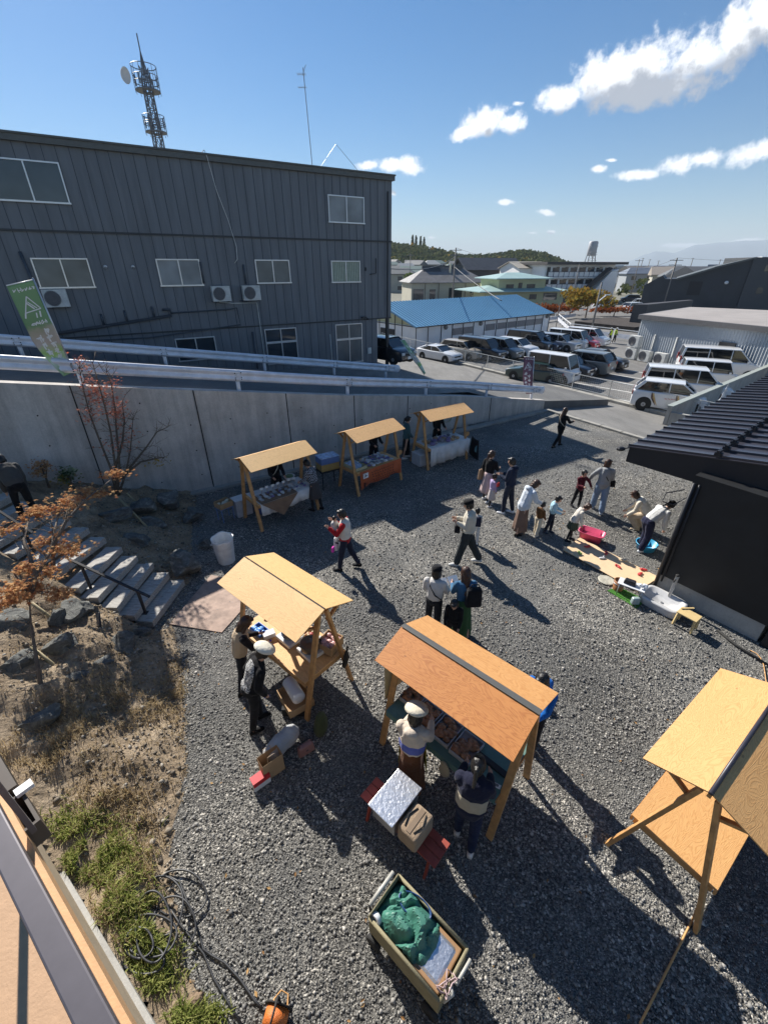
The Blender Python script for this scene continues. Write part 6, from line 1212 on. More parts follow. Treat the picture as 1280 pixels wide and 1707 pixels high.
# blue roofed shed
ax=Vector((.781,.625,0)); sc0=pt(692,583); shd=thing('blue_roof_shed','long white single storey shed with a bright blue ribbed roof behind the car park','building',(0,0,0))
Ls=22.3; block(shd,sc0,ax,11,Ls,-1.2,1.30,WHW); n_=Vector((-ax.y,ax.x,0))
b=MB(); V=lambda q,z: Vector((q.x,q.y,z))
for q in (sc0+ax*.02,sc0+ax*(Ls-.1)): b.add([V(q,1.3),V(q+n_*11,1.3),V(q+n_*5.5,3.0),V(q+ax*.08,1.3),V(q+n_*11+ax*.08,1.3),V(q+n_*5.5+ax*.08,3.0)],[(0,2,1),(3,4,5),(0,3,5,2),(1,2,5,4)])
build_split(b,'gable',YLW,shd); rf=gable(shd,sc0,ax,11,Ls,1.27,3.08,.35,BLUR,.1)
b=MB()
for i in range(int(Ls/.42)+2):
    q=sc0-ax*.3+ax*(i*.42)
    b.beam(V(q-n_*.34,1.30),V(q+n_*5.5,3.12),.05,.05); 
tag(b.build('roof_rib',mat('blue_rib',(.17,.37,.54),.4,amt=.05),shd),kind='stuff')
b=MB(); b.beam(V(sc0-ax*.35-n_*.36,1.22),V(sc0+ax*(Ls+.35)-n_*.36,1.22),.05,.1); b.build('eave_gutter',TRIM,shd)
for i in [0,1.6,3.4,5.0,6.6,8.2,10.0,12.0,13.8,15.6,17.4,19.2,20.8,22.2]:
    q=sc0+ax*i-n_*.03; b=MB(); b.beam(V(q,-1),V(q,1.25),.09,.07); b.build('wall_strut',TRIM,shd)
wins(shd,sc0,ax,[(5.1,6.5,.1,.75),(6.7,8.1,.1,.75)]+[(k+.08,k+1.72,.15,.80) for k in (10.1,12.1,13.9,15.7,17.5)]+[(19.3,20.7,.15,.80)],mat('shed_glass',(.16,.17,.19),.3),.03)
b=MB()
for i in (3.9,9.2,21.5): q=sc0+ax*i-n_*.15; b.ell(V(q,.95),(.22,.16,.22),8)
build_split(b,'vent_hood',mat('hood_grey',(.2,.2,.19),.5),shd,True)
for wv_,z0,z1 in ((3.4,.1,.95),): 
    q=sc0+n_*3.2-ax*.04; b=MB(); b.prism([q[:2],(q+n_*2.2)[:2],(q+n_*2.2+ax*.1)[:2],(q+ax*.1)[:2]],-.3,.75); b.build('window',BLK,shd)
for i in (2.0,3.1,5.6,7.6): q=sc0+n_*i-ax*.03; b=MB(); b.beam(V(q,-1),V(q,1.3+min(i,11-i)*.3),.06,.06); b.build('wall_strut',TRIM,shd)
b=MB(); q=sc0-ax*.03; b.beam(V(q,1.22),V(q+n_*11,1.22),.06,.08); b.build('tie_beam',TRIM,shd)
# grey ribbed store with flat roof
str_=thing('ribbed_store','pale grey ribbed store with a flat brown grey roof beside the white cars','building',(0,0,0)); R1=at(1064,524.6,2.7); R2d=Vector((.42,-.905,0)).normalized(); R3=at(1148,512,2.7); R4=at(1290,519.5,2.7)
R2=Vector((R1.x,R1.y,0))+R2d*17; b=MB(); poly=[R1[:2],R2[:2],(R4.x+6,R4.y-3),R3[:2]]; b.prism(poly,2.38,2.72); b.build('roof',[mat('roof_fascia',(.13,.125,.125),.5)],str_); b=MB(); ins=lambda p,k=.25: p; cxy=Vector(((poly[0][0]+poly[2][0])/2,(poly[0][1]+poly[2][1])/2)); b.prism([tuple(Vector(p)+(cxy-Vector(p)).normalized()*.3) for p in poly],2.715,2.735); b.build('roof_deck',mat('roof_deck',(.33,.30,.28),.85,amt=.12,scale=.6),str_)
b=MB(); wpoly=[tuple(Vector(p)+(cxy-Vector(p)).normalized()*.35) for p in poly]; b.prism(wpoly,-1.2,2.38); b.build('wall',mat('rib_wall',(.42,.45,.48),.45,amt=.05,scale=.4),str_)
wA=Vector((wpoly[0][0],wpoly[0][1],0)); wB=Vector((wpoly[1][0],wpoly[1][1],0)); wd=(wB-wA).normalized(); wn_=Vector((wd.y,-wd.x,0)); wn_=wn_ if wn_.dot(Vector((-1,-1,0)))>0 else -wn_
b=MB(); L=(wB-wA).length
for i in range(int(L/.2)): q=wA+wd*(i*.2+.1)+wn_*.01; b.beam(V(q,-.8),V(q,2.38),.05,.03)
tag(b.build('wall_rib',mat('rib_wall2',(.45,.48,.51),.45,amt=.04),str_),kind='stuff')
for a_,z_ in ((-.15,-.75),(-.15,.25),(1.15,-.75),(2.55,-.75)):
    q=wA+wd*(a_+.5)+wn_*.55; acunit(str_,q.x,q.y,z_,1.0,.88,.4,math.atan2(wd.y,wd.x))
for a_ in (1.7,3.6): b=MB(); q=wA+wd*a_+wn_*.06; b.beam(V(q,-.1),V(q,1.35),.1,.1); b.build('duct',WHTD,str_)
q=wA+wd*7.4+wn_*.05; b=MB(); b.box(V(q,.2),(1.0,.08,1.9),math.atan2(wd.y,wd.x)); dr=b.build('door',mat('door_grey',(.33,.33,.34),.5),str_); b=MB(); b.box(V(q+wn_*.06,.55),(.7,.04,.8),math.atan2(wd.y,wd.x)); b.build('pane',GLS,dr); b=MB(); b.box(V(q+wn_*.06,1.32),(1.1,.1,.3),math.atan2(wd.y,wd.x)); b.build('vent',BLK,str_)
# dark wall beyond it
r=thing('dark_fence_wall','dark brown screen wall just beyond the flat roofed store','wall',(0,0,0)); A=pt(1046,545); B=A+Vector((3.5,.6,0)); C_=R3+Vector((2,3,0)); b=MB(); b.prism([A[:2],(A+Vector((1.6,-.5,0)))[:2],(A+Vector((13,8.3,0)))[:2],(A+Vector((12.6,8.9,0)))[:2]],-1,1.95); b.build('wall',mat('screen_dark',(.07,.065,.065),.6),r)
# black sloping hall
hall=thing('black_hall','big black hall with a long single slope roof on the right skyline','building',(0,0,0))
dd_=raydir(1070,497); t_=98/math.hypot(dd_.x,dd_.y); hA=Vector((dd_.x*t_,dd_.y*t_,0)); hB=hA+Vector((.86,-.51,0))*40; hd=(hB-hA); HLn=hd.length; hd=hd.normalized(); hn=Vector((-hd.y,hd.x,0))
if hn.y<0: hn=-hn
def HP(px,py,ref): # height of skyline point above the facade line
    d=raydir(px,py); n=Vector((hd.y,-hd.x,0)); t=(hA.dot(n))/(d.x*n.x+d.y*n.y); P0=Vector((d.x*t,d.y*t,0)); return (P0-hA).dot(hd),CH+d.z*t
prof=[HP(*q,0) for q in [(1070,497),(1073,476),(1104,459),(1108,465),(1127,465),(1190,446),(1256,430)]]; endx=HP(1230,517,0)[0]; topx=prof[-1][0]; 
pp_=[(prof[0][0],LOTZ-1)]+prof[1:]+[(topx,LOTZ-1)]; b=MB(); vs=[hA+hd*a+Vector((0,0,z)) for a,z in pp_]; nn_=len(vs); vs+=[v+hn*14 for v in vs]
b.add(vs,[tuple(range(nn_)),tuple(range(2*nn_-1,nn_-1,-1))]+[(i,i+nn_,(i+1)%nn_+nn_,(i+1)%nn_) for i in range(nn_)]); b.build('wall',BLW,hall)
b=MB(); 
for i in range(4,6):
    a0,z0=prof[i];a1,z1=prof[i+1]; b.slab(hA+hd*a0-hn*.4+Vector((0,0,z0+.1)),hA+hd*(a1+.3)-hn*.4+Vector((0,0,z1+.15)),hA+hd*(a1+.3)+hn*14.4+Vector((0,0,z1+.15)),hA+hd*a0+hn*14.4+Vector((0,0,z0+.1)),.25)
b.build('roof',mat('hall_roof',(.10,.11,.11),.5),hall)
wins(hall,hA,hd,[(HP(1146,480,0)[0],HP(1168,480,0)[0],HP(1155,492,0)[1],HP(1155,469,0)[1])],BLK,.06,'doorway'); q=hA+hd*HP(1210,471,0)[0]-hn*.3; b=MB(); b.ell(V(q,HP(1210,471,0)[1]),(.35,.2,.25),8); b.build('wall_lamp',WHT,hall)
# right wing beside it, grey blocks behind
r=thing('dark_wing','dark grey three storey wing with slit windows at the right end of the black hall','building',(0,0,0)); e=hA+hd*topx-hn*.3; block(r,e+Vector((.05,0,0)),Vector((.98,-.2,0)).normalized(),10,16,-2,prof[-1][1]+.1,mat('wing_grey',(.055,.06,.068),.6)); wd_=Vector((.98,-.2,0)).normalized()
wins(r,e,wd_,[(2+2.2*i,2.9+2.2*i,z,z+.9) for i in range(5) for z in (5.6,2.4)],GLS,.04)
for l,px,w_,z1,m_,px2 in [('pale grey office block showing above the black hall roof',(1243,436),16,10.3,WHW,1),('grey flat block at the top right of the skyline beside the pale office block',(1270,428),18,12.5,WHW,1)]:
    d=raydir(*px); t=190/math.hypot(d.x,d.y); r=thing('office_block',l,'building',(0,0,0)); c=Vector((d.x*t,d.y*t,0)); zt=CH+d.z*t; block(r,c,Vector((.9,-.43,0)).normalized(),12,26,-2,zt,m_); wins(r,c,Vector((.9,-.43,0)).normalized(),[(1,25,zt-2.2,zt-1.2)],GLS,.05)
# helper: a house by its sight lines
def house(label,name,pxl,pxr,pyb,pye,pyr,wallm,roofm,kind,depth=9,base=LOTZ,ov=.6,dist=None,turn=0.,winl=None,hipk=.35,z0=None,cat='house'):
    """front wall from sight line pxl to pxr; pye eave, pyr ridge (image rows as surveyed); dist = metres to its left corner"""
    dl=raydir(pxl,pye); t=dist/math.hypot(dl.x,dl.y); A=Vector((dl.x*t,dl.y*t,0)); ze=CH+dl.z*t; dr=raydir(pxr,pye); base_d=Vector((math.cos(turn),math.sin(turn),0))
    nn=Vector((base_d.y,-base_d.x,0)); t2=A.dot(nn)/(dr.x*nn.x+dr.y*nn.y); B=Vector((dr.x*t2,dr.y*t2,0)); l=(B-A).length
    mid=raydir((pxl+pxr)/2,pyr); tm=(t+t2)/2+depth/2; zr=CH+mid.z*tm
    r=thing(name,label,cat,(0,0,0)); block(r,A,base_d,depth,l,base-1.5,ze,wallm)
    if kind=='hip': hip(r,A,base_d,depth,l,ze,zr,ov,roofm,hipk)
    elif kind=='gable':
        gable(r,A,base_d,depth,l,ze,zr,ov,roofm); n=Vector((-base_d.y,base_d.x,0)); b=MB()
        for q in (A,A+base_d*l): b=MB(); b.add([V(q,ze),V(q+n*depth,ze),V(q+n*depth/2,zr-.1)],[(0,2,1)]); b.build('gable',wallm,r)
    else: hip(r,A,base_d,depth,l,ze,ze+.25,ov,roofm,.1)
    if winl: wins(r,A,base_d,[(a*l,b2*l,ze-c*(ze-base),ze-d_*(ze-base)) for a,b2,c,d_ in winl],GLS,.05)
    return r,A,base_d,l,ze,zr
# tan hip and gable house
hR,hA2,hD2,hl,hze,hzr=house('tan house with a grey tiled hip and gable roof beyond the blue shed','tiled_house',686,810,497,471,447,BEI,TILE,'hip',9.5,dist=104,turn=.18,winl=[(.02,.16,.85,.30),(.24,.32,.8,.32),(.5,.62,.85,.25),(.62,.68,.85,.25),(.79,.82,.75,.4),(.83,.86,.6,.4)],hipk=.42)
b=MB(); n2=Vector((-hD2.y,hD2.x,0)); q=hA2+hD2*3.4+n2*4.7; b.add([V(q-n2*2.9,hze+.75),V(q+n2*2.9,hze+.75),V(q,hzr+.35),V(q-n2*2.9+hD2*4,hze+.75),V(q+n2*2.9+hD2*4,hze+.75),V(q+hD2*4,hzr+.35)],[(0,2,1),(3,4,5),(0,3,5,2),(1,2,5,4)]); b.build('gable',TILED,hR); b=MB(); b.beam(V(q,hzr+.3),V(q+hD2*(hl-7.5),hzr+.3),.5,.5); b.build('ridge',TILED,hR)
for i in (.18,.36,.72,.86): b=MB(); qq=hA2+hD2*hl*i-n2*.06; b.beam(V(qq,LOTZ),V(qq,hze),.18,.12); b.build('wall_strut',mat('strut_brown',(.16,.12,.09),.7),hR)
b=MB(); qq=hA2+hD2*hl*.56+n2*3; b.beam(V(qq,hze),V(qq,hzr+.9),.35,.35); b.build('chimney',BEI,hR)
house('black two storey house with a steep dark tiled roof behind the tan house','dark_house',779,868,478,450,430,BLW,TILED,'gable',9,dist=128,turn=.30,ov=.8)
bh,A,D_,l,ze,zr=house('pale yellow two storey house with a verdigris hipped roof','yellow_house',832,910,472,464,454,YLW,COPP,'hip',8,dist=96,turn=.25,winl=[(.16,.32,.50,.20),(.42,.5,.5,.15),(.60,.78,.50,.2)],ov=1.0,hipk=.45)
hip(bh,A-D_*4.5-Vector((-D_.y,D_.x,0))*2.2,D_,11,l+8.5,ze-2.1,ze-1.2,.6,COPP,.42,'lower_roof'); block(bh,A-D_*3.5-Vector((-D_.y,D_.x,0))*1.6,D_,5,l+7,-2,ze-2.2,YLW); wins(bh,A-D_*3.5-Vector((-D_.y,D_.x,0))*1.6,D_,[(9.5,11,ze-3.6,ze-2.7),(12.5,15.5,ze-3.8,ze-2.5)],GLS,.05)
# white gallery apartment block
apt=thing('apartment_block','white three storey gallery apartment block with a dark roof and a covered outside stair','building',(0,0,0)); dl=raydir(916,441); t=118/math.hypot(dl.x,dl.y); A=Vector((dl.x*t,dl.y*t,0)); ze=CH+dl.z*t; D_=Vector((.955,.30,0)).normalized(); n=Vector((-D_.y,D_.x,0)); dr=raydir(1033,441); nn=Vector((D_.y,-D_.x,0)); t2=A.dot(nn)/(dr.x*nn.x+dr.y*nn.y); l=(Vector((dr.x*t2,dr.y*t2,0))-A).length
block(apt,A+n*1.4,D_,9,l,-2,ze,WHW); b=MB(); e=A-n*.5-D_*1; b.prism([e[:2],(e+D_*(l+3))[:2],(e+D_*(l+1)+n*12)[:2],(e+n*12)[:2]],ze,ze+.55); b.build('roof',mat('apt_roof',(.06,.055,.055),.6),apt)
fh=(ze+.8)/3.0
for fl in (1,2):
    z=ze-fh*fl+.0; b=MB(); e=A; b.prism([e[:2],(e+D_*l)[:2],(e+D_*l+n*1.5)[:2],(e+n*1.5)[:2]],z-.25,z); b.build('gallery_floor',WHT,apt)
    b=MB(); b.prism([e[:2],(e+D_*l)[:2],(e+D_*l+n*.1)[:2],(e+n*.1)[:2]],z+.15,z+1.0); b.build('parapet',WHT,apt)
    for k in range(15): b=MB(); q=A+D_*(l*k/14)-n*.04; b.beam(V(q,z),V(q,z+1.1),.09,.09); b.build('gallery_post',mat('navy_paint',(.05,.06,.10),.5),apt)
    b=MB(); b.beam(V(A-n*.05,z+1.05),V(A+D_*l-n*.05,z+1.05),.08,.08); b.build('gallery_rail',MATS['navy_paint'],apt)
for fl in (0,1,2):
    z=ze-fh*(fl+1); wins(apt,A+n*1.4,D_,[(l*(k/8)+.5,l*(k/8)+1.4,z+.2,z+2.0) for k in range(8)]+[(l*(k/8)+2.0,l*(k/8)+3.0,z+1.0,z+1.9) for k in range(8)],GLS if fl<2 else GLS,.04)
sA=A+D_*l*.50-n*1.8; z2=ze-fh; b=MB(); b.slab(V(sA,ze-2*fh-.3),V(sA+D_*6.2,z2+1.9),V(sA+D_*6.2+n*1.8,z2+1.9),V(sA+n*1.8,ze-2*fh-.3),.25); b.build('stair_roof',mat('apt_roof',(.06,.055,.055),.6),apt)
b=MB(); q0=sA+D_*2.2; b.add([V(q0,-2),V(q0+D_*5.8,-2),V(q0+D_*5.8,z2+1.6),V(q0+D_*4.0,z2+1.2),V(q0+D_*.2,ze-2*fh-.2),V(q0+n*1.8,-2),V(q0+D_*5.8+n*1.8,-2),V(q0+D_*5.8+n*1.8,z2+1.6),V(q0+D_*4+n*1.8,z2+1.2),V(q0+D_*.2+n*1.8,ze-2*fh-.2)],[(0,1,2,3,4),(9,8,7,6,5),(0,5,6,1),(1,6,7,2),(2,7,8,3),(3,8,9,4),(4,9,5,0)]); b.build('stair_wall',WHT,apt)
wh,A3,D3,l3,_,_=house('white house with a pale brown roof joined to the left of the apartment block','white_house',866,916,470,447,436,WHW,mat('roof_tan',(.36,.33,.28),.7),'gable',9,dist=122,turn=.3,ov=.5)
# water tower
d=raydir(984,430); t=240/math.hypot(d.x,d.y); wt_=thing('water_tower','water tower on lattice legs above the apartment block roof','water tower',(d.x*t,d.y*t,LOTZ)); dt=raydir(988,402); zt=CH+dt.z*240/math.hypot(dt.x,dt.y)-LOTZ; b=MB(); b.lathe([(1.6,zt-5.5),(1.9,zt-5.2),(1.9,zt-.4),(1.5,zt)],n=16); b.build('tank',GREY,wt_,True)
for sx_ in (-1,1):
    for sy in (-1,1): b=MB(); b.beam((sx_*2.6,sy*2.6,0),(sx_*1.3,sy*1.3,zt-5.3),.3,.3); b.build('leg',mat('tower_white',(.5,.48,.48),.6),wt_)
b=MB()
for k in range(4): z=zt*(.2+.18*k); w_=2.6-1.3*z/zt; b.beam((-w_,-w_,z),(w_,-w_,z+zt*.15),.15,.15); b.beam((w_,-w_,z),(-w_,-w_,z+zt*.15),.15,.15); b.beam((-w_,-w_,z),(w_,-w_,z),.15,.15)
tag(b.build('bracing',MATS['tower_white'],wt_),kind='stuff')
# lattice telecom tower behind the grey building
d=raydir(265,240); Dm=95.; t=Dm/math.hypot(d.x,d.y); tx=Vector((d.x*t,d.y*t,0)); zz=lambda x,y: CH+raydir(x,y).z*Dm/math.hypot(raydir(x,y).x,raydir(x,y).y)
tt=thing('lattice_tower','tall steel lattice communication tower with two round platforms behind the grey sided building','tower',(tx.x,tx.y,0)); ztop=zz(247,95); SM=mat('galv_dark',(.16,.165,.18),.5,.4); z1=zz(252,135); z2=zz(269,208); ztip=zz(238,57)
hw=lambda z: 1.0-.35*(z/ztop)
for k in range(4):
    a=PI/4+k*PI/2; b=MB(); b.tube([(math.cos(a)*hw(0)*1.3,math.sin(a)*hw(0)*1.3,0),(math.cos(a)*hw(z1),math.sin(a)*hw(z1),z1-1)],.11,6); b.build('leg',SM,tt)
    b=MB(); b.tube([(math.cos(a)*hw(z1),math.sin(a)*hw(z1),z1-1),(0,0,zz(243,85))],.07,6); b.build('spire_leg',SM,tt)
b=MB(); z=8.
while z<z1:
    s=1.6
    for k in range(4):
        a=PI/4+k*PI/2; a2=a+PI/2; p0=Vector((math.cos(a)*hw(z),math.sin(a)*hw(z),z)); p1=Vector((math.cos(a2)*hw(z),math.sin(a2)*hw(z),z)); u=Vector((0,0,s)); b.beam(p0,p1,.09,.09); b.beam(p0,p1+u,.08,.08); b.beam(p1,p0+u,.08,.08)
    z+=s
tag(b.build('bracing',SM,tt),kind='stuff')
for zc_,r_,hh in ((z1-1.2,1.75,2.7),(z2-1.0,1.55,1.9)):
    b=MB(); b.lathe([(.7,zc_-.06),(r_,zc_-.06),(r_,zc_+.06),(.7,zc_+.06)],n=24,cap=False)
    for k in range(12):
        a=k*PI/6; b.tube([(math.cos(a)*r_,math.sin(a)*r_,zc_-.4),(math.cos(a)*r_,math.sin(a)*r_,zc_+hh)],.035,4)
    for zz_ in (.9,hh*.6,hh): b.lathe([(r_,zc_+zz_),(r_+.05,zc_+zz_),(r_+.05,zc_+zz_+.06),(r_,zc_+zz_+.1)],n=24,cap=False)
    tag(b.build('platform',SM,tt),kind='stuff')
    for k in range(6):
        a=k*PI/3+.3; b=MB(); b.box((math.cos(a)*(r_-.25),math.sin(a)*(r_-.25),zc_+1.1),(.14,.18,1.3),a); b.build('antenna_panel',SM,tt)
b=MB(); b.tube([(0,0,z1-1),(0,0,ztip)],.09,6); b.build('mast',SM,tt); b=MB(); b.xf=Matrix.Translation((-2.7,-1,z1+.3))@Matrix.Rotation(R(100),4,'Y')@Matrix.Rotation(R(15),4,'X'); b.lathe([(.001,0),(.8,.1),(.95,.35),(.88,.35),(.7,.2),(.001,.08)],n=20); b.xf=None; b.build('dish',WHT,tt,True)
# poles and wires
def pole(label,px,pyb,pyt,dist,lean=0,r0=.17,arms=2,lamp=False):
    d=raydir(px,pyb); t=dist/math.hypot(d.x,d.y); P0=Vector((d.x*t,d.y*t,LOTZ)); zt=CH+raydir(px,pyt).z*dist/math.hypot(raydir(px,pyt).x,raydir(px,pyt).y)
    r=thing('utility_pole',label,'pole',P0); h=zt-LOTZ; b=MB(); b.tube([(0,0,-.5),(0,0,h)],[r0,r0*.65],8); b.build('shaft',mat('pole_concrete',(.22,.20,.18),.8),r,True)
    for k in range(arms): b=MB(); b.beam((-1.0,.2,h-.35-k*.7),(1.0,-.2,h-.35-k*.7),.1,.1); b.build('crossarm',SM,r)
    if lamp: b=MB(); b.beam((0,0,h*.62),(.9,.2,h*.62+.7),.09,.09); b.box((1.1,.25,h*.62+.75),(.6,.2,.1)); b.build('lamp',ALU,r)
    return Vector((P0.x,P0.y,zt))
w1=pole('utility pole in front of the tan tiled house roof',754,497,413,86)
w2=pole('utility pole leaning over the autumn tree by the junction guardrail',985,552,470,62,r0=.14,arms=0,lamp=True)
w3=pole('utility pole in front of the black hall',1108,500,430,98)
w4=pole('thin utility pole by the yellow house at the end of the blue roof',950,520,440,84,r0=.1,arms=0)
w5=pole('small distant pole near the left edge of the tan house',683,470,423,140,r0=.12,arms=1)
w6=pole('distant pole between the apartment block and the black hall',1056,470,432,150,r0=.13,arms=1)
w7=pole('short pole in the far car park beyond the guardrail',925,552,505,64,r0=.06,arms=0)
for i,px in enumerate((1066,1078,1093,1148,1194,1206)): pole('thin distant pole on the right skyline, '+['first','second','third','fourth','fifth','sixth'][i]+' from the left',px,452,430+(i%3)*2,330,r0=.25,arms=1)
def wire(label,a,c,sag,r_=.03,n=16):
    b=MB(); a=Vector(a);c=Vector(c); b.tube([a+(c-a)*(i/n)-Vector((0,0,sag*4*(i/n)*(1-i/n))) for i in range(n+1)],r_,4); tag(b.build('overhead_wire',mat('wire_grey',(.12,.12,.12),.6),None,True),label,'wire')
wire('pale cable sagging from the dark building to the pole before the tan house',(flp(2.8,2,6.2)),w1-Vector((0,0,1.2)),.8,.035)
e_=at(805,490,2.0); wire('stay cable running from the pole before the tan house down to the blue roof',w1-Vector((0,0,2.8)),(12.8,52.2,3.0),.2,.05)
wire('thin wire from the pole before the tan house to the junction pole',w1,w4,1.0,.02); wire('thin wire between the junction pole and the hall pole',w4,w3,1.5,.02); wire('upper wire from the hall pole to the right skyline',w3,(110,80,9.5),1.5,.02)
# ------------------------------------------------------------ scattered town, hill with houses, woods, mountains
rt=[mat('town_roof_%d'%i,c,.7,amt=.15) for i,c in enumerate([(.10,.11,.12),(.20,.19,.18),(.30,.26,.22),(.14,.17,.22),(.25,.12,.09),(.35,.36,.36),(.16,.22,.2)])]
wt2=[mat('town_wall_%d'%i,c,.8,amt=.08) for i,c in enumerate([(.42,.40,.34),(.33,.30,.25),(.50,.50,.50),(.24,.21,.17),(.34,.36,.38)])]
hmesh={}
def townhouse(x,y,z,rz,w,l,h,ri,wi,label,hippy):
    r=thing('distant_house',label,'house',(x,y,z),rz,None)
    k=(round(w),round(l),round(h*2),hippy)
    if k not in hmesh:
        b=MB(); b.box((0,0,h/2-1),(l,w,h+2)); m1=b.mesh('wall',wt2[0]); b=MB(); o=.5
        zt=h+w*.28; ri_=w*.4 if hippy else 0
        b.add([(-l/2-o,-w/2-o,h),(l/2+o,-w/2-o,h),(l/2+o,w/2+o,h),(-l/2-o,w/2+o,h),(-l/2-o+ri_,0,zt),(l/2+o-ri_,0,zt),(-l/2-o,-w/2-o,h-.2),(l/2+o,-w/2-o,h-.2),(l/2+o,w/2+o,h-.2),(-l/2-o,w/2+o,h-.2)],[(0,1,5,4),(2,3,4,5),(1,2,5),(3,0,4),(0,6,7,1),(1,7,8,2),(2,8,9,3),(3,9,6,0),(6,9,8,7)]); m2=b.mesh('roof',rt[0])
        ws=[]
        for s in range(2 if h>4 else 1):
            for u in (-.3,.1,.35): 
                b=MB(); b.box((u*l,-w/2-.03,1.2+s*2.7+.2),(1.5,.08,1.1)); ws.append(b.mesh('window',GLS))
        hmesh[k]=(m1,m2,ws)
    m1,m2,ws=hmesh[k]
    for nm,me,mm in (('wall',m1,wt2[wi]),('roof',m2,rt[ri])):
        o=bpy.data.objects.new(nm,me); C.objects.link(o); o.parent=r; o.material_slots[0].link='OBJECT'; o.material_slots[0].material=mm
    if math.hypot(x,y)<330:
        for me in ws: o=bpy.data.objects.new('window',me); C.objects.link(o); o.parent=r
    return r
def hillz(x,y):
    # wooded ridge at the left, ground rises behind the tan house
    az=math.degrees(math.atan2(x,y)); d=math.hypot(x,y)
    if d<190: return LOTZ-.3
    k=sstep(190,470,d); prof=interp(az,[-40,-8,0,3,6,9,12,15,17.5,19.5,22,25,28],[24,23,21,19,16,11,12,15,13,7,2,0,0])
    return LOTZ-.3+k**1.9*prof+k*1.5*fnoise(x,y,0,.012)
b=MB(); na,nd=110,46
for j in range(nd):
    d=185+(j/(nd-1))**1.2*600
    for i in range(na):
        a=R(-45+75*i/(na-1)); x,y=d*math.sin(a),d*math.cos(a); dd=470 if d>470 else d; b.v.append((x,y,hillz(x,y)*(1 if d<520 else max(.3,1-(d-520)/600))))
for j in range(nd-1):
    for i in range(na-1): b.f.append((j*na+i,(j+1)*na+i,(j+1)*na+i+1,j*na+i+1)); b.m.append(0)
b.f=[f[::-1] for f in b.f]; tag(b.build('hill',mat('hill_ground',(.10,.10,.06),.95,amt=.3,scale=.05),None,True),kind='structure')
random.seed(21); cn=0; used=[]
COLS=['grey','brown','slate blue','dark','pale','rust red']; 
def add_town(n,az0,az1,d0,d1,where):
    global cn
    tries=0; k=0
    while k<n and tries<n*30:
        tries+=1; az=random.uniform(az0,az1); d=random.uniform(d0,d1); x,y=d*math.sin(R(az)),d*math.cos(R(az))
        if any((x-u)**2+(y-v)**2<(11 if d>250 else 13)**2 for u,v in used): continue
        used.append((x,y)); ri=random.randrange(7); wi=random.randrange(5); w=random.choice([6,7,8]); l=random.choice([8,10,12]); h=random.choice([3.0,5.4,5.4]); 
        z=hillz(x,y) if where=='hill' else LOTZ-.25
        rn=['slate','brown grey','tan','blue grey','rust red','light grey','green grey'][ri]; wn_=['cream','beige','white','brown','pale grey'][wi]
        ps='%s %s'%({0:'nearer',1:'middle',2:'farther'}[min(2,int((d-d0)/(d1-d0)*3))],['left','centre left','centre','centre right','right'][min(4,int((az-az0)/(az1-az0)*5))])
        o=townhouse(x,y,z,R(random.uniform(-40,40)),w,l,h,ri,wi,'distant %s storey %s house, %s roof, %s of the %s'%({3.0:'one',5.4:'two'}[h],wn_,rn,ps,{'hill':'hill slope','flat':'low town'}[where]),random.random()<.5); o['group']={'hill':'houses on the hill slope','flat':'houses of the low town'}[where]; k+=1
add_town(70,.6,12,200,330,'hill'); add_town(16,12,21,215,310,'hill'); add_town(85,26,44,170,520,'flat'); add_town(16,30,41,118,165,'flat'); add_town(8,1.2,7,150,198,'hill')
used_n=len(used)
def foliage(b,c,rad,n,ls,seed=None,shell=.55,flat=.35):
    for _ in range(n):
        while True:
            v=Vector((random.uniform(-1,1),random.uniform(-1,1),random.uniform(-1,1)))
            if shell<v.length<1: break
        q=Vector((c[0]+v.x*rad[0],c[1]+v.y*rad[1],c[2]+v.z*rad[2])); a=Vector((random.gauss(0,1),random.gauss(0,1),random.gauss(0,1)*(1-flat))).normalized(); u=a.orthogonal().normalized(); w_=a.cross(u); s=ls*random.uniform(.6,1.3)
        b.v+= [tuple(q-u*s),tuple(q+w_*s*.6),tuple(q+u*s),tuple(q-w_*s*.6)]; k=len(b.v)-4; b.f.append((k,k+1,k+2,k+3)); b.m.append(0)
b=MB(); b2=MB(); random.seed(4)
for i in range(2300):
    az=random.uniform(-1.5,23.5); d=random.uniform(335,520); x,y=d*math.sin(R(az)),d*math.cos(R(az))
    h=random.uniform(2.2,4.2); z=hillz(x,y)
    if z<1.5: continue
    foliage(b if random.random()<.95 else b2,(x,y,z+h*.6),(h*.8,h*.8,h*random.uniform(.7,1.1)),34,1.5,shell=.4)
for az in (3.2,3.6,4.1,4.5):
    x,y=505*math.sin(R(az)),505*math.cos(R(az)); z=hillz(x,y)
    for k in range(7): foliage(b,(x,y,z+3+k*1.9),(2.2-k*.25,2.2-k*.25,1.6),30,1.0)
tag(b.build('hill_wood',L_HILL),kind='stuff'); tag(b2.build('autumn_wood',L_AUT),kind='stuff')
b=MB()
for i in range(420):
    az=random.uniform(.5,46); d=random.uniform(150,430); x,y=d*math.sin(R(az)),d*math.cos(R(az)); h=random.uniform(1.2,2.8); z=hillz(x,y) if az<24 else LOTZ
    foliage(b,(x,y,z+h*.7),(h,h,h*.9),26,.7)
tag(b.build('garden_greenery',L_HILL),kind='stuff')
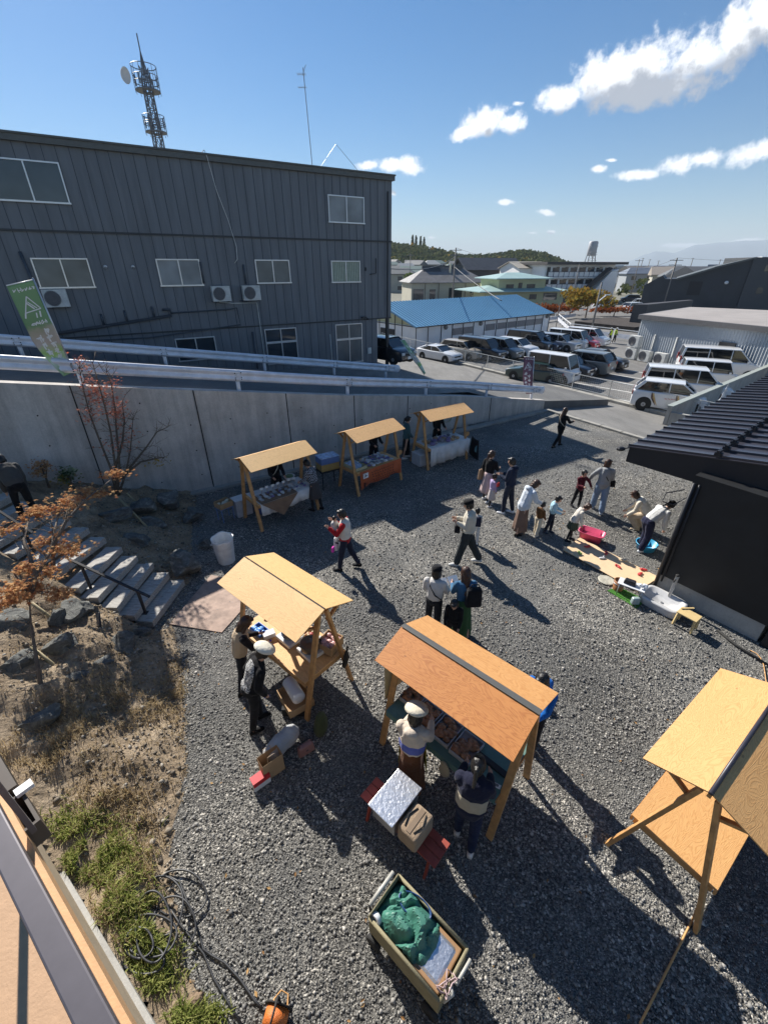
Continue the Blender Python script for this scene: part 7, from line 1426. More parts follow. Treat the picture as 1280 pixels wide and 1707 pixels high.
# mountains far to the right
mm=mat('mountain',(.10,.14,.17),.95,amt=.1,scale=.0005)
b=MB(); n=160; rows=6
for j in range(rows):
    for i in range(n):
        az=R(18+42*i/(n-1)); dd=9000+j*700; pz=interp(math.degrees(az),[18,24,26.5,28.3,30,31.5,33,35.5,38,41,45,52,60],[0,30,150,300,250,380,390,430,420,380,400,330,250])*(1-((j-2.5)/2.6)**2 if abs(j-2.5)<2.6 else 0); b.v.append((dd*math.sin(az),dd*math.cos(az),-20+max(0,pz)*1.0+35*fnoise(i*.11,j*.5)*(1 if 0<j<rows-1 else 0)))
for j in range(rows-1):
    for i in range(n-1): b.f.append((j*n+i,j*n+i+1,(j+1)*n+i+1,(j+1)*n+i)); b.m.append(0)
tag(b.build('mountains',mm,None,True),kind='structure')
b=MB()
for i in range(260):
    az=random.uniform(24,50); d=random.uniform(520,1500); x,y=d*math.sin(R(az)),d*math.cos(R(az)); b.box((x,y,2),(random.uniform(10,30),random.uniform(8,20),random.uniform(5,13)),random.uniform(0,3),mi=random.randrange(3))
tag(b.build('far_town',[wt2[4],rt[1],rt[3]]),kind='stuff')
# planting by the junction
def shrub(name,label,c,rad,n,ls,m_,cat='shrub',trunk=.0):
    r=thing(name,label,cat,(c[0],c[1],c[2])); b=MB()
    for k in range(9):
        o=Vector((random.uniform(-.6,.6)*rad[0],random.uniform(-.6,.6)*rad[1],trunk+rad[2]*random.uniform(.5,1.3))); foliage(b,o,(rad[0]*.5,rad[1]*.5,rad[2]*.45),n//9,ls,shell=.3)
    b.build('crown',m_,r); b=MB(); b.tube([(0,0,-.2),(.05,0,trunk+rad[2]*.7)],[.12,.05],6); b.build('trunk',BARK,r); return r
p=at(975,530,LOTZ); shrub('autumn_tree','orange and green autumn tree behind the junction guardrail',p,(4.0,3.6,2.0),1500,.28,L_AUT,'tree',1.0)
p=at(925,524,LOTZ); shrub('shrub','rust red shrub left of the autumn tree',p,(4.5,1.5,1.1),700,.22,L_RBR)
p=at(905,510,LOTZ); shrub('shrub','yellow shrub at the end of the blue roof',p,(3.4,1.6,1.6),700,.22,L_YEL)
p=at(1022,527,LOTZ); shrub('shrub','low rust coloured hedge beside the dark screen wall',p,(4.5,1.2,.9),600,.2,L_RBR)
p=at(1250,514,LOTZ); shrub('shrub','green bush at the foot of the dark wing',p,(5.5,3,1.5),700,.3,L_GRN)
p=at(672,470,LOTZ); shrub('clipped_pine','clipped pine at the left corner of the tan tiled house',at(684,492,LOTZ),(2.6,2.6,1.8),900,.25,L_GRN,'tree',2.6)
b=MB(); A=at(958,548,LOTZ);B=at(1062,560,LOTZ); A=A+Vector((1,3,0)); B=B+Vector((1,3,0)); nn=(B-A).normalized(); n=Vector((-nn.y,nn.x,0)); b.prism([A[:2],B[:2],(B+n*10)[:2],(A+n*10)[:2]],-1.2,-.2); tag(b.build('planting_soil',mat('dark_soil',(.045,.035,.03),.95,amt=.4,scale=2,bump=.05,bscale=8)),kind='structure')
# cars in the far lot
random.seed(9)
for i,(ty,px,m_,l) in enumerate([('hatch',(925,507),PK,'dark car parked in front of the apartment block stair'),('hatch',(945,506),PN,'navy car beside the dark car before the apartment block'),('wagon',(1020,515),PW,'white estate car in the far car park left of the long white car'),('mini',(1040,516),PW,'long white car in the far car park beyond the guardrail'),('hatch',(1062,512),PS,'pale green roofed car behind the long white car in the far car park'),('hatch',(1033,503),PN,'blue car parked at the right foot of the apartment block'),('suv',(1072,520),PW,'white car close to the lattice screen in the far car park')]):
    car(ty,l,at(px[0],px[1],LOTZ),(random.choice([-.9,.9]),.3),m_,1.0,z=LOTZ)
r=thing('lattice_screen','grey lattice screen between the far car park and the black hall','screen',(0,0,0)); A=at(1072,508,LOTZ);B=at(1114,508,LOTZ); d=(B-A); L=d.length; b=MB()
for i in range(26): q=A+d*i/26; b.beam(q+Vector((0,0,.2)),q+d/26*2+Vector((0,0,1.7)),.06,.06); b.beam(q+Vector((0,0,1.7)),q+d/26*2+Vector((0,0,.2)),.06,.06)
tag(b.build('lattice',mat('lattice_grey',(.42,.42,.46),.6),r),kind='stuff'); b=MB(); b.beam(A+Vector((0,0,1.75)),B+Vector((0,0,1.75)),.1,.1); b.build('top_rail',MATS['lattice_grey'],r)
# ------------------------------------------------------------ banner flags
def flagmat():
    m,t,p=newmat('flag_green'); T=NT(t); g=T.n('ShaderNodeTexCoord'); s=T.n('ShaderNodeSeparateXYZ'); T.l(g.outputs['UV'],s.inputs[0]); f=T.noise(T.coord(),3,3); v=T.m('ADD',s.outputs[1],T.m('MULTIPLY',T.m('SUBTRACT',f,.5),.25))
    c=T.ramp(v,[(0,(.16,.36,.16)),(.18,(.62,.70,.58)),(.26,(.42,.62,.16)),(.38,(.55,.46,.40)),(.55,(.42,.38,.28)),(.60,(.18,.32,.15)),(1,(.22,.38,.18))]); T.l(c,p.inputs['Base Color']); p.inputs['Roughness'].default_value=.6; return m
def banner(label,base,ptop,ctop,w_,h_,fm,im,dirv,lean,cols,name='banner_flag',mirror=1,tw_=0.):
    r=thing(name,label,'banner',base); b=MB(); top=Vector(ptop)-Vector(base); b.tube([(0,0,0),top],.018,6); b.build('pole',ALU,r,True); u=Vector(dirv).normalized(); b=MB(); b.tube([top-Vector((0,0,.04)),top-Vector((0,0,.04))+u*w_],.012,6); b.build('top_bar',WHT,r,True)
    ax_=(top).normalized(); b=MB(); nu,nv=10,36; perp=u.cross(ax_).normalized(); uvs=[]
    def S(a,c): # a across, c down 0..1
        sag=(.12*math.sin(a*PI)*c+.10*math.sin(c*9+a*3)*c*.6); taper=1-.62*max(0,(c-.55)/.45)**1.3*tw_ ; return top-Vector((0,0,.05))-ax_*(c*h_)+u*(a*w_*taper)+perp*sag
    for j in range(nv+1):
        for i in range(nu+1): b.v.append(tuple(S(i/nu,j/nv))); uvs.append((i/nu,1-j/nv))
    for j in range(nv):
        for i in range(nu): k=j*(nu+1)+i; b.f.append((k,k+1,k+nu+2,k+nu+1)); b.m.append(0)
    o=b.build('cloth',fm,r,True); uv=o.data.uv_layers.new(name='UVMap')
    for lp in o.data.loops: uv.data[lp.index].uv=uvs[lp.vertex_index]
    o.modifiers.new('t','SOLIDIFY').thickness=.003
    ink_=MB()
    def stroke(a0,c0,a1,c1,wd_):
        n=4
        for q in range(n):
            p0=S(a0+(a1-a0)*q/n,c0+(c1-c0)*q/n); p1=S(a0+(a1-a0)*(q+1)/n,c0+(c1-c0)*(q+1)/n)
            for sg in (-1,1): ink_.beam(p0+perp*.006*sg,p1+perp*.006*sg,wd_,.003,up=perp)
    for (kind,a,c,s) in cols:
        asp=w_/h_
        if kind=='tri':
            stroke(a,c,a-.33,c+.14,.022); stroke(a-.33,c+.14,a+.28,c+.15,.022); stroke(a,c,a+.28,c+.15,.022); stroke(a-.2,c+.13,a+.05,c+.05,.02); stroke(a-.1,c+.13,a+.1,c+.06,.03); stroke(a+.28,c+.15,a+.36,c+.20,.03); stroke(a-.25,c+.16,a-.2,c+.22,.03); stroke(a-.1,c+.17,a-.06,c+.22,.025)
        elif kind=='row':
            for k in range(6): 
                for _ in range(4): x=a+k*s+random.uniform(-.04,.04); y=c+random.uniform(-.012,.012); t=random.choice([0,90,45]); l=.045; stroke(x-l*math.cos(R(t)),y-l*asp*math.sin(R(t)),x+l*math.cos(R(t)),y+l*asp*math.sin(R(t)),.016)
        else:
            for _ in range(7): x=a+random.uniform(-.07,.07); y=c+random.uniform(-.025,.025); t=random.choice([0,0,90,90,60]); l=s*random.uniform(.6,1); stroke(x-l*math.cos(R(t)),y-l*asp*math.sin(R(t)),x+l*math.cos(R(t)),y+l*asp*math.sin(R(t)),.024)
    tag(ink_.build('lettering',im,r),kind='stuff'); return r
random.seed(17)
s_=-22.2; fb_=st(-18.6,tw(-18.6)-.1,wtop(-18.6)+.35); 
ftop=Vector((at(55,463,5.9).x,at(55,463,5.9).y,5.9)); d=raydir(55,463); dist=math.hypot(fb_.x,fb_.y)*1.0; t=dist/math.hypot(d.x,d.y); ftop=Vector((d.x*t,d.y*t,CH+d.z*t)); d2=raydir(10,473); 
tl=dist*1.0/math.hypot(d2.x,d2.y); fl_=Vector((d2.x*tl,d2.y*tl,CH+d2.z*tl))
banner('green banner flag with white lettering and a triangular emblem on the near guardrail',tuple(fb_),ftop,None,(fl_-ftop).length,(ftop-fb_).length*1.0,flagmat(),WHT,(fl_-ftop),0,[('row',.12,.06,.14),('tri',.5,.13,1),('row',.2,.40,.1)]+[('g',.30,.50+.075*k,.10) for k in range(5)]+[('g',.66,.56+.085*k,.10) for k in range(5)],tw_=.9)
fb2=st(-.85,tw(-.85)-.1,wtop(-.85)+.2); d=raydir(890,594); dist=math.hypot(fb2.x,fb2.y); t=dist/math.hypot(d.x,d.y); ft2=Vector((d.x*t,d.y*t,CH+d.z*t)); PUR=mat('flag_purple',(.20,.09,.13),.6,amt=.25,scale=6)
banner('purple brown banner flag with white lettering at the road end of the near guardrail',tuple(fb2),ft2,None,.45,(ft2-fb2).length*.95,PUR,WHT,(-1,.3,0),0,[('row',.1,.05,.13),('tri',.5,.14,1)]+[('g',.35,.52+.12*k,.15) for k in range(3)]+[('g',.72,.45+.12*k,.15) for k in range(4)],tw_=.7)
fb3=Vector((2.2,24.0,1.1)); d=raydir(667,566); dist=math.hypot(fb3.x,fb3.y); t=dist/math.hypot(d.x,d.y); ft3=Vector((d.x*t,d.y*t,CH+d.z*t)); 
banner('narrow green and white banner flag twisted by the end of the far guardrail',tuple(fb3),ft3,None,.4,(ft3-fb3).length*.95,MATS['flag_green'],WHT,(.6,.8,0),0,[('g',.5,.2+.15*k,.15) for k in range(4)],tw_=.5)
# ------------------------------------------------------------ timber steps on the earth bank
sr=[(-4.44,7.57),(-4.76,7.65),(-5.13,7.76),(-5.46,7.83),(-5.82,7.95),(-6.21,8.07),(-6.62,8.22),(-7.05,8.35),(-7.48,8.45)]
sl_=[(-4.53,6.3),(-4.84,6.27),(-5.15,6.35),(-5.53,6.42),(-5.90,6.52),(-6.47,6.74)]
while len(sl_)<9: sl_.append((sl_[-1][0]-.40,sl_[-1][1]+.12))
while len(sr)<14: sr.append((sr[-1][0]-.41,sr[-1][1]+.12)); sl_.append((sl_[-1][0]-.41,sl_[-1][1]+.12))
stp=thing('timber_steps','weathered grey timber sleeper steps climbing the earth bank at the left','steps',(-4.5,7,0))
o_=stp.location
for k in range(14):
    z=.16*(k+1); Rr=Vector((sr[k][0],sr[k][1],0))-o_; Ll=Vector((sl_[k][0],sl_[k][1],0))-o_; d=(Ll-Rr).normalized(); n=Vector((d.y,-d.x,0)); n=n if n.x<0 else -n
    random.seed(k); ext=random.uniform(-.03,.05)
    b=MB(); c=(Rr+Ll)/2+n*.085; c.z=z-.075; b.box(c,((Rr-Ll).length+ext,.17,.15),math.atan2(d.y,d.x)); b.build('nosing',TIMB,stp,bevel=.008)
    b=MB(); c=(Rr+Ll)/2+n*.27; c.z=z-.085; b.box(c,((Rr-Ll).length+ext*.4,.185,.14),math.atan2(d.y,d.x)); b.build('tread',TIMB,stp,bevel=.008)
def handr(label,pts_b,h,ext=.25):
    r=thing('handrail',label,'handrail',pts_b[0]); o=Vector(pts_b[0]); tops=[]
    for p in pts_b: b=MB(); q=Vector(p)-o; b.beam(q,q+Vector((0,0,h)),.04,.04); b.box(q+Vector((0,0,.01)),(.1,.1,.012)); build_split(b,'post',BLK,r); tops.append(q+Vector((0,0,h)))
    d=(tops[-1]-tops[0]).normalized(); b=MB(); b.beam(tops[0]-d*ext,tops[-1]+d*ext,.045,.03); b.build('rail',BLK,r)
p1=at(243,1022,.32); p2=at(152,980,.80); p1.z=.32; p2.z=.80
handr('black metal handrail on the lower part of the timber steps',[tuple(p1),tuple(p2)],.55)
p3=at(55,915,1.28); p4=at(-30,860,1.9); handr('black metal handrail on the upper part of the timber steps at the left edge',[tuple(p3),tuple(p4)],.55)
def rock(label,c,r_,seed,rz=0,tilt=(0,0),z=None,name='rock',flat=1.,m_=None):
    bm=bmesh.new(); bmesh.ops.create_icosphere(bm,subdivisions=4,radius=1.); random.seed(seed); off=Vector((seed*3.1,seed*1.7,seed))
    for _ in range(12):
        n=Vector((random.gauss(0,1),random.gauss(0,1),random.gauss(0,1)*.8)).normalized(); k=random.uniform(.42,.78)
        for v in bm.verts:
            dd=v.co.dot(n)
            if dd>k: v.co-=n*(dd-k)*.92
    M=Matrix.Rotation(rz,3,'Z')@Matrix.Rotation(tilt[0],3,'X')@Matrix.Rotation(tilt[1],3,'Y')
    for v in bm.verts:
        v.co+=v.co.normalized()*(noise.fractal(v.co*1.6+off,1,2,5)*.16+noise.fractal(v.co*6+off,1,2,3)*.035); v.co=M@Vector((v.co.x*r_[0],v.co.y*r_[1],v.co.z*r_[2]))
    me=bpy.data.meshes.new(name); bm.to_mesh(me); bm.free(); me.materials.append(m_ or ROCK); me.polygons.foreach_set('use_smooth',[True]*len(me.polygons)); me.set_sharp_from_angle(angle=R(28))
    o=bpy.data.objects.new(name,me); C.objects.link(o); o.location=c; return tag(o,label,'rock')
def rk(label,px,py,z,r_,seed,rz=0,tilt=(0,0),m_=None): p=at(px,py,z); rock(label,(p.x,p.y,z),r_,seed,rz,tilt,m_=m_)
RKB=mat('rock_brown',(.24,.17,.11),.85,amt=.3,scale=8,bump=.03,bscale=20)
rk('long grey green slab shaped rock lying diagonally on the bank below the maple',148,1122,.42,(.56,.22,.17),1,R(52),(.25,0))
rk('big dark boulder between the foot of the steps and the white bin',312,942,.26,(.48,.36,.34),2,R(-30),(.1,.2))
rk('dark boulder on the far side of the steps next to the biggest boulder',232,905,.45,(.50,.34,.30),3,R(-15))
rk('tall dark boulder below the lowest step on the near side',207,1085,.30,(.30,.34,.34),4,R(70),(.2,0))
rk('pale topped boulder beside the middle of the steps on the near side',128,1020,.70,(.42,.34,.28),5,R(20))
rk('flat pale cracked stone under the lowest treads',185,1026,.36,(.26,.14,.09),6,R(-20))
rk('small flat pale stone beside the cracked one under the treads',165,1046,.40,(.20,.09,.07),7,R(-40))
rk('small brown lumpy rock in front of the tall dark boulder',193,1068,.30,(.19,.16,.14),8,R(10),m_=RKB)
rk('wide dark rock half buried behind the diagonal slab',98,1082,.62,(.50,.36,.30),9,R(10))
rk('dark rock at the foot of the concrete wall by the young tree',285,832,.45,(.42,.34,.30),10,R(30))
rk('low rock lying between the wall foot and the gravel',322,856,.22,(.46,.36,.22),11,R(-40))
rk('mossy rock beside the stake of the young tree',252,872,.42,(.40,.26,.2),12,R(15))
rk('half buried boulder at the left edge of the bank',20,1040,1.0,(.45,.35,.22),14,R(15))
rk('small round stone in the grass at the lower left',330,1668,.05,(.10,.08,.07),15,0,m_=RKB)
rk('grey rock peeping from the straw near the slab',70,1200,.55,(.30,.22,.16),16,R(50))
rk('small stone on the soil near the gravel edge',232,1160,.12,(.12,.08,.06),17,R(50),m_=RKB)
rk('dark rock behind the steps close to the wall',190,860,.85,(.42,.32,.22),18,R(40))
rk('angular dark boulder between the wall foot and the upper steps',235,845,.62,(.40,.30,.30),21,R(25))
rk('dark boulder leaning on the right side of the fourth tread',212,940,.42,(.26,.20,.24),22,R(-10))
rk('jagged boulder under the left handrail post',100,1035,.72,(.26,.24,.30),23,R(60))
rk('dark angular rock at the near foot of the steps',238,1062,.14,(.22,.18,.20),24,R(15))
rk('low dark rock beside the white bin towards the wall',340,905,.14,(.26,.2,.16),25,R(-20))
rk('dark rock showing at the left edge below the maple',30,1110,.85,(.34,.28,.26),26,R(40))
# loose stones and gravel grains lying on the yard near the house
def scatter(name,n,fn,size,mats_,seed,kind='stuff'):
    random.seed(seed); base=np.array([(1,0,0),(-.9,.1,0),(0,1,.1),(.1,-.8,0),(0,0,.7),(.1,.1,-.5)]); F=np.array([(0,2,4),(2,1,4),(1,3,4),(3,0,4),(2,0,5),(1,2,5),(3,1,5),(0,3,5)]); P=[];s=[]
    while len(P)<n:
        q=fn()
        if q is not None: P.append(q); s.append(size())
    P=np.array(P); s=np.array(s); n=len(P); r_=np.random.default_rng(seed); V_=base[None]*(1+r_.uniform(-.35,.35,(n,6,3))); a=r_.uniform(0,6.28,n); c,q=np.cos(a),np.sin(a)
    V_=np.stack([V_[...,0]*c[:,None]-V_[...,1]*q[:,None],V_[...,0]*q[:,None]+V_[...,1]*c[:,None],V_[...,2]],-1)*s[:,None,None]+P[:,None,:]
    me=bpy.data.meshes.new(name); me.vertices.add(n*6); me.vertices.foreach_set('co',V_.reshape(-1).astype(np.float32)); T_=(F[None]+(np.arange(n)*6)[:,None,None]).reshape(-1); me.loops.add(len(T_)); me.loops.foreach_set('vertex_index',T_.astype(np.int32)); me.polygons.add(n*8); me.polygons.foreach_set('loop_start',np.arange(0,len(T_),3,dtype=np.int32)); me.update(calc_edges=True)
    for m_ in mats_: me.materials.append(m_)
    o=bpy.data.objects.new(name,me); C.objects.link(o); return tag(o,kind=kind)
def islandmat(name,st_):
    m,t,p=newmat(name); T=NT(t); g=T.n('ShaderNodeNewGeometry'); T.l(T.ramp(g.outputs['Random Per Island'],st_),p.inputs['Base Color']); p.inputs['Roughness'].default_value=.75; return m
GST=islandmat('gravel_stone',[(0,(.07,.07,.07)),(.4,(.18,.176,.168)),(.8,(.30,.29,.27)),(1,(.50,.475,.43))])
def gpos(rm):
    def f():
        r_=rm*math.sqrt(random.random()); a=random.uniform(-1.0,1.45); x,y=r_*math.sin(a),r_*math.cos(a)
        if y<.2 or x<edge_x(y)+.1*random.gauss(0,1)+.0 or to_st(x,y)[1]<.05 or to_st(x,y)[0]>-.1: return None
        if Vector((x-W0.x,y-W0.y)).dot(WN)>-.03 and Vector((x-W0.x,y-W0.y)).dot(WD)>0: return None
        return (x,y,.004)
    return f
scatter('gravel_stones',75000,gpos(7.5),lambda: min(.026,.005+random.expovariate(1/.0034)),[GST],3)
scatter('gravel_stones_far',45000,gpos(17),lambda: min(.034,.010+random.expovariate(1/.006)),[GST],5)
def bpos():
    y=random.uniform(1.5,12); x=edge_x(y)-abs(random.gauss(0,1.6)); 
    if x*.585+y*.81<-.1 or to_st(x,y)[1]<.05: return None
    return (x,y,bank(x,y)+.004)
scatter('bank_stones',5000,bpos,lambda: min(.06,.010+random.expovariate(1/.010)),[islandmat('bank_stone',[(0,(.10,.08,.06)),(.6,(.24,.2,.15)),(1,(.38,.35,.3))])],6)
# grass and straw
def blades(name,n,fn,h,m_,seed,w_=.006,lay=.5):
    random.seed(seed); b=MB(); k=0
    for _ in range(n):
        q=fn()
        if q is None: continue
        a=random.uniform(0,2*PI); l=h*random.uniform(.5,1.3); ln=random.uniform(.1,lay); dx,dy=math.cos(a),math.sin(a); wx,wy=-dy*w_,dx*w_
        x,y,z=q; p=[(x-wx,y-wy,z-.01),(x+wx,y+wy,z-.01),(x+dx*l*ln*.4+wx*.8,y+dy*l*ln*.4+wy*.8,z+l*.6*(1-ln*.5)),(x+dx*l*ln*.4-wx*.8,y+dy*l*ln*.4-wy*.8,z+l*.6*(1-ln*.5)),(x+dx*l*ln,y+dy*l*ln,z+l*(1-ln*.75))]
        i=len(b.v); b.v+=p; b.f+=[(i,i+1,i+2,i+3),(i+3,i+2,i+4)]; b.m+=[0,0]
    return tag(b.build(name,m_),kind='stuff')
def patch(cs):
    def f():
        (cx_,cy_,rx_,ry_,z)=random.choice(cs); px=random.gauss(cx_,rx_); py=random.gauss(cy_,ry_); p=at(px,py,z); 
        for _ in range(2): p=at(px,py,bank(p.x,p.y))
        if p.x*.592+p.y*.806<-.30 or fnoise(p.x,p.y,3,3)<-.18: return None
        return (p.x,p.y,bank(p.x,p.y))
    return f
blades('grass',8000,patch([(130,1390,30,26,.1),(165,1425,34,26,.1),(200,1460,26,34,.05),(215,1510,20,26,.03),(240,1560,16,30,0),(265,1610,18,24,0),(330,1695,20,10,0),(130,1440,30,30,.1)]),.13,L_GRS,31,.006,1.0)
blades('dry_straw',8500,patch([(100,1235,36,16,.4),(60,1260,30,16,.5),(230,1185,26,20,.1),(180,1160,30,22,.2),(150,1500,22,30,.1),(190,1330,40,24,.1),(130,1190,26,16,.3),(290,1150,12,30,0),(240,1420,20,50,0),(150,1420,40,50,.1),(210,1500,30,40,.0)]),.12,L_STR,32,.004,1.0)
def litter():
    y=random.uniform(3,11); x=edge_x(y)-abs(random.gauss(.3,1.8))
    if x*.585+y*.81<.0 or to_st(x,y)[1]<.1: return None
    return (x,y,bank(x,y)+.01)
blades('dry_litter',6000,litter,.05,L_STR,33,.005,1.0)
# leaf litter and dry bits on the yard
b=MB(); random.seed(77); gp_=gpos(15); k=0
while k<420:
    q=gp_()
    if q is None: continue
    if random.random()<.55 and q[0]>edge_x(q[1])+2.2: continue
    k+=1; a=random.uniform(0,6.28); s_=random.uniform(.012,.032); z=.012; x,y=q[0],q[1]; c,d=math.cos(a)*s_,math.sin(a)*s_
    i=len(b.v); b.v+=[(x-c,y-d,z),(x+d*.5,y-c*.5,z+random.uniform(0,.015)),(x+c,y+d,z+.004),(x-d*.5,y+c*.5,z+random.uniform(0,.015))]; b.f.append((i,i+1,i+2,i+3)); b.m.append(0)
tag(b.build('fallen_leaves',leafmat('leaf_fallen',(.22,.11,.05),(.50,.32,.14),.1)),kind='stuff')
# trees on the bank
def tree(name,label,base,stems,leaves,m_,seed,leafs=.03,barkm=BARK,twigs=60,twl=.35,group=None):
    """stems: list of lists of points (relative); leaves: list of (centre, radii, count)"""
    random.seed(seed); r=thing(name,label,'tree',base); b=MB(); pts=[]
    for st__ in stems:
        P_=[Vector(p) for p in st__]; r0=.035 if len(st__)>2 else .02; n=len(P_); b.tube(P_,[max(.006,r0*(1-.75*i/(n-1))) for i in range(n)],7); pts+=P_[1:]
        for i in range(n-1):
            for q in (.3,.7): pts.append(P_[i].lerp(P_[i+1],q))
    tw=[]
    for _ in range(twigs):
        p=random.choice(pts); d=Vector((random.gauss(0,1),random.gauss(0,1),random.uniform(.1,1.2))).normalized(); l=twl*random.uniform(.5,1.3); q=p+d*l*.5; e=q+(d+Vector((random.gauss(0,.4),random.gauss(0,.4),random.gauss(0,.3)))).normalized()*l*.6; b.tube([p,q,e],[.007,.005,.003],4); tw.append((q,e))
        for k in range(2): e2=q.lerp(e,random.random())+Vector((random.gauss(0,1),random.gauss(0,1),random.uniform(0,1)))*l*.25; b.tube([q.lerp(e,.3),e2],[.004,.002],3)
    b.build('trunk',barkm,r,True)
    for (c,rad,n,*mm_) in leaves:
        c=Vector(c); near=min(pts,key=lambda p:(p-c).length); b=MB(); b.tube([near,near.lerp(c,.6)+Vector((0,0,.05)),c],[.010,.007,.004],5); b.build('branch',barkm,r,True)
        b=MB()
        for _ in range(int(n*2.6)):
            v=Vector((random.gauss(0,.45),random.gauss(0,.45),random.gauss(0,.45))); q=c+Vector((v.x*rad[0],v.y*rad[1],v.z*rad[2])); 
            if fnoise(q.x,q.y,q.z*2,4)<-.12: continue
            nrm=Vector((random.gauss(0,.5),random.gauss(0,.5),1)).normalized(); u=nrm.orthogonal().normalized(); w_=nrm.cross(u); a0=random.uniform(0,6.28); s=leafs*random.uniform(.6,1.3); i=len(b.v); k5=5; ring=[]
            for k in range(10):
                a=a0+k*PI/5; rr_=s*(1 if k%2==0 else .42); ring.append(q+u*math.cos(a)*rr_+w_*math.sin(a)*rr_+nrm*(-.25*s if k%2==0 else 0))
            b.v+=[tuple(x) for x in ring]; b.f.append(tuple(range(i,i+10))); b.m.append(0)
        b.build('crown',mm_[0] if mm_ else m_,r)
    return r
def rel(base,*L): 
    out=[]
    for (px,py,z) in L: p=at(px,py,z); out.append((p.x-base[0],p.y-base[1],z-base[2]))
    return out
TB_=at(72,1165,.62); TB_=(TB_.x,TB_.y,bank(TB_.x,TB_.y)-.03)
rl=lambda *L: rel(TB_,*L)
lv=[(100,842,2.35,.40,.30,.14,190),(150,822,2.35,.40,.25,.12,190),(195,790,2.45,.30,.2,.1,110),(60,855,2.3,.30,.25,.14,120),(85,905,2.05,.35,.3,.14,170),(120,920,1.95,.3,.25,.12,120),(45,945,2.0,.32,.25,.12,110),(15,880,2.3,.22,.2,.1,80),(55,980,1.75,.28,.22,.12,120),(20,985,1.9,.25,.2,.14,110),(100,990,1.6,.2,.16,.1,90),(15,1005,1.7,.2,.18,.1,80),(75,955,1.85,.3,.22,.1,110)]
tree('maple_tree','small maple with rusty brown leaves leaning over the timber steps',TB_,[rl((72,1165,.6),(62,1100,.95),(52,1040,1.3),(50,1000,1.6)),rl((50,1000,1.6),(62,960,1.9),(85,920,2.0),(90,880,2.2)),rl((50,1000,1.6),(40,980,1.8),(20,950,2.0)),rl((85,920,2.0),(110,870,2.3),(140,835,2.4),(185,800,2.45)),rl((90,950,1.8),(88,900,2.1),(100,850,2.3)),rl((62,960,1.9),(40,900,2.2),(50,860,2.3))],
  [(rl((px,py,z))[0],(rx_,ry,rz_),n) for px,py,z,rx_,ry,rz_,n in lv],L_BRN,41,.040,twigs=70,twl=.25)
TC=at(196,832,.62); TC=(TC.x,TC.y,bank(TC.x,TC.y)-.03); rl2=lambda *L: rel(TC,*L)
zz2=lambda py: .6+(832-py)*.0135
def q2(px,py): 
    d=raydir(px,py); t=math.hypot(TC[0],TC[1])/math.hypot(d.x,d.y)*1.0; return Vector((d.x*t-TC[0],d.y*t-TC[1],CH+d.z*t-TC[2]))
stm=[[(196,832),(185,780),(165,730),(150,690),(140,650),(133,615)],[(196,832),(193,780),(185,720),(176,680),(165,640),(155,605)],[(196,832),(200,780),(195,720),(192,680),(186,640),(178,620)],[(196,832),(210,790),(218,750),(222,700)],[(200,800),(225,770),(245,745),(262,720),(280,712)],[(210,790),(235,770),(258,765),(275,762)],[(193,780),(205,735),(208,700),(204,670)]]
lv2=[(136,608,.25,.25,.3,30),(148,640,.3,.3,.3,50),(165,655,.35,.3,.3,60),(185,640,.3,.3,.25,50),(190,680,.35,.35,.45,130),(150,690,.3,.3,.2,60),(200,700,.3,.3,.3,70),(205,735,.3,.3,.3,50),(155,660,.3,.3,.2,60),(260,770,.3,.25,.12,30,L_YEL),(185,745,.3,.3,.2,30),(218,715,.2,.2,.3,30)]
tree('young_tree','slender young tree with sparse red leaves in front of the concrete wall',TC,[[tuple(q2(*p)) for p in s] for s in stm],[(tuple(q2(l[0],l[1])),l[2:5],l[5],*(l[6:])) for l in lv2],L_RED,43,.036,twigs=190,twl=.35)
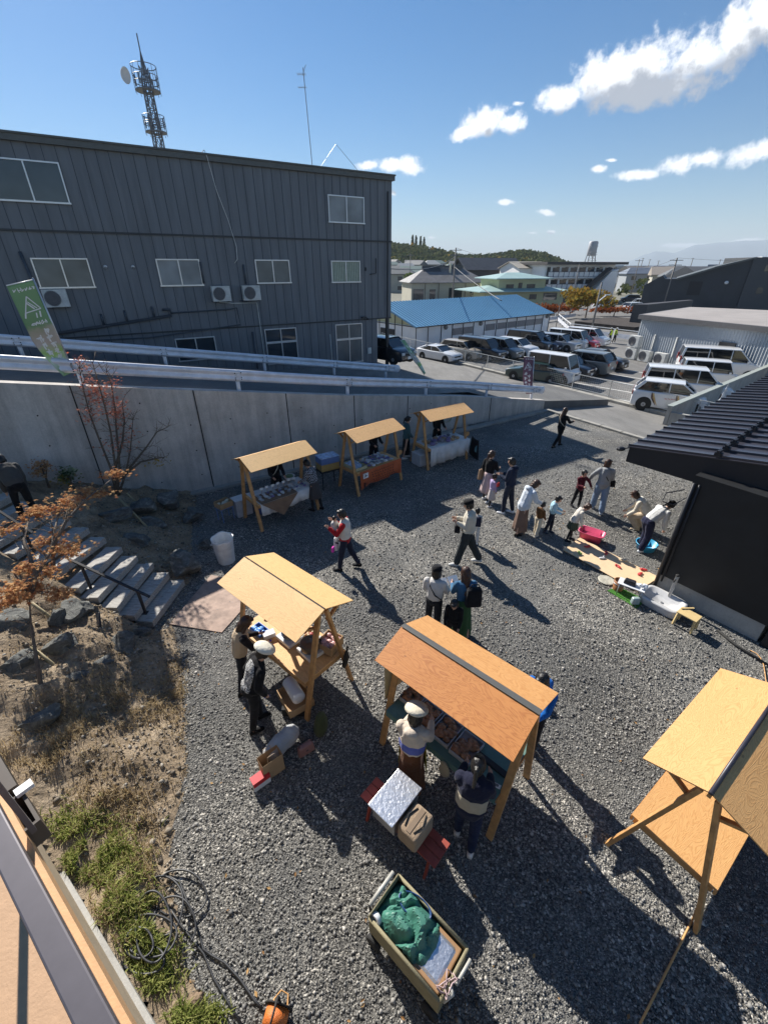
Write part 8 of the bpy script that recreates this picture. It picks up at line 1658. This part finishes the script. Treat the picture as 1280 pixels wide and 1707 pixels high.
for i,(a,c,l) in enumerate([((53,1005,1.15),(118,1050,.55),'brown support stake slanting down from the maple trunk, upper one'),((52,1078,.95),(122,1130,.42),'pale bamboo stake slanting down from the maple trunk, lower one'),((196,828,1.0),(263,893,.30),'pale stake slanting from the young tree down to the boulders'),((212,822,1.0),(236,842,.55),'short stake behind the young tree towards the wall'),((172,1075,.25),(163,1015,.9),'thin black stake standing in front of the flat stones')]):
    p=at(*a);q=at(*c); b=MB(); b.tube([q-Vector((0,0,.08)),p],.028 if i<3 else .018,8); tag(b.build('tree_stake',STAKE if i<4 else BLK,None,True),l,'stake')
p=at(85,818,1.1); z=bank(p.x,p.y); tree('maple_shrub','small upright orange brown maple seedling by the wall behind the steps',(p.x,p.y,z-.03),[[(0,0,0),(.02,0,.3),(.0,.03,.62)],[(.02,0,.3),(.12,.05,.6)]],[((0,0,.60),(.3,.25,.16),110),((-.12,.0,.42),(.25,.2,.10),80),((.1,.03,.75),(.16,.16,.12),60)],L_BRN,44,.034,twigs=12,twl=.2)
p=at(125,820,1.0); z=bank(p.x,p.y); tree('leafy_shrub','green and cream variegated shrub against the concrete wall',(p.x,p.y,z-.03),[[(0,0,0),(.0,0,.3),(.05,.0,.5)],[(0,0,.1),(-.15,.0,.4)]],[((0,0,.5),(.25,.25,.22),150,L_GRN),((.08,.05,.62),(.16,.16,.14),80,leafmat('leaf_cream',(.35,.42,.25),(.5,.52,.4))),((-.16,0,.38),(.18,.18,.14),90,L_YEL)],L_GRN,45,.035,twigs=16,twl=.2)
# a few twigs on the ground
# ------------------------------------------------------------ air
b=MB(); b.box((0,0,247),(27000,27000,500)); 
def hazemat():
    m=bpy.data.materials.new('haze_air'); m.use_nodes=True; t=m.node_tree; t.nodes.clear(); o=t.nodes.new('ShaderNodeOutputMaterial'); v=t.nodes.new('ShaderNodeVolumePrincipled'); v.inputs['Color'].default_value=(.78,.89,1,1); v.inputs['Density'].default_value=.00015; v.inputs['Anisotropy'].default_value=.0; t.links.new(v.outputs[0],o.inputs['Volume']); return m
HZ=tag(b.build('haze',hazemat()),kind='stuff')
finish_jobs()
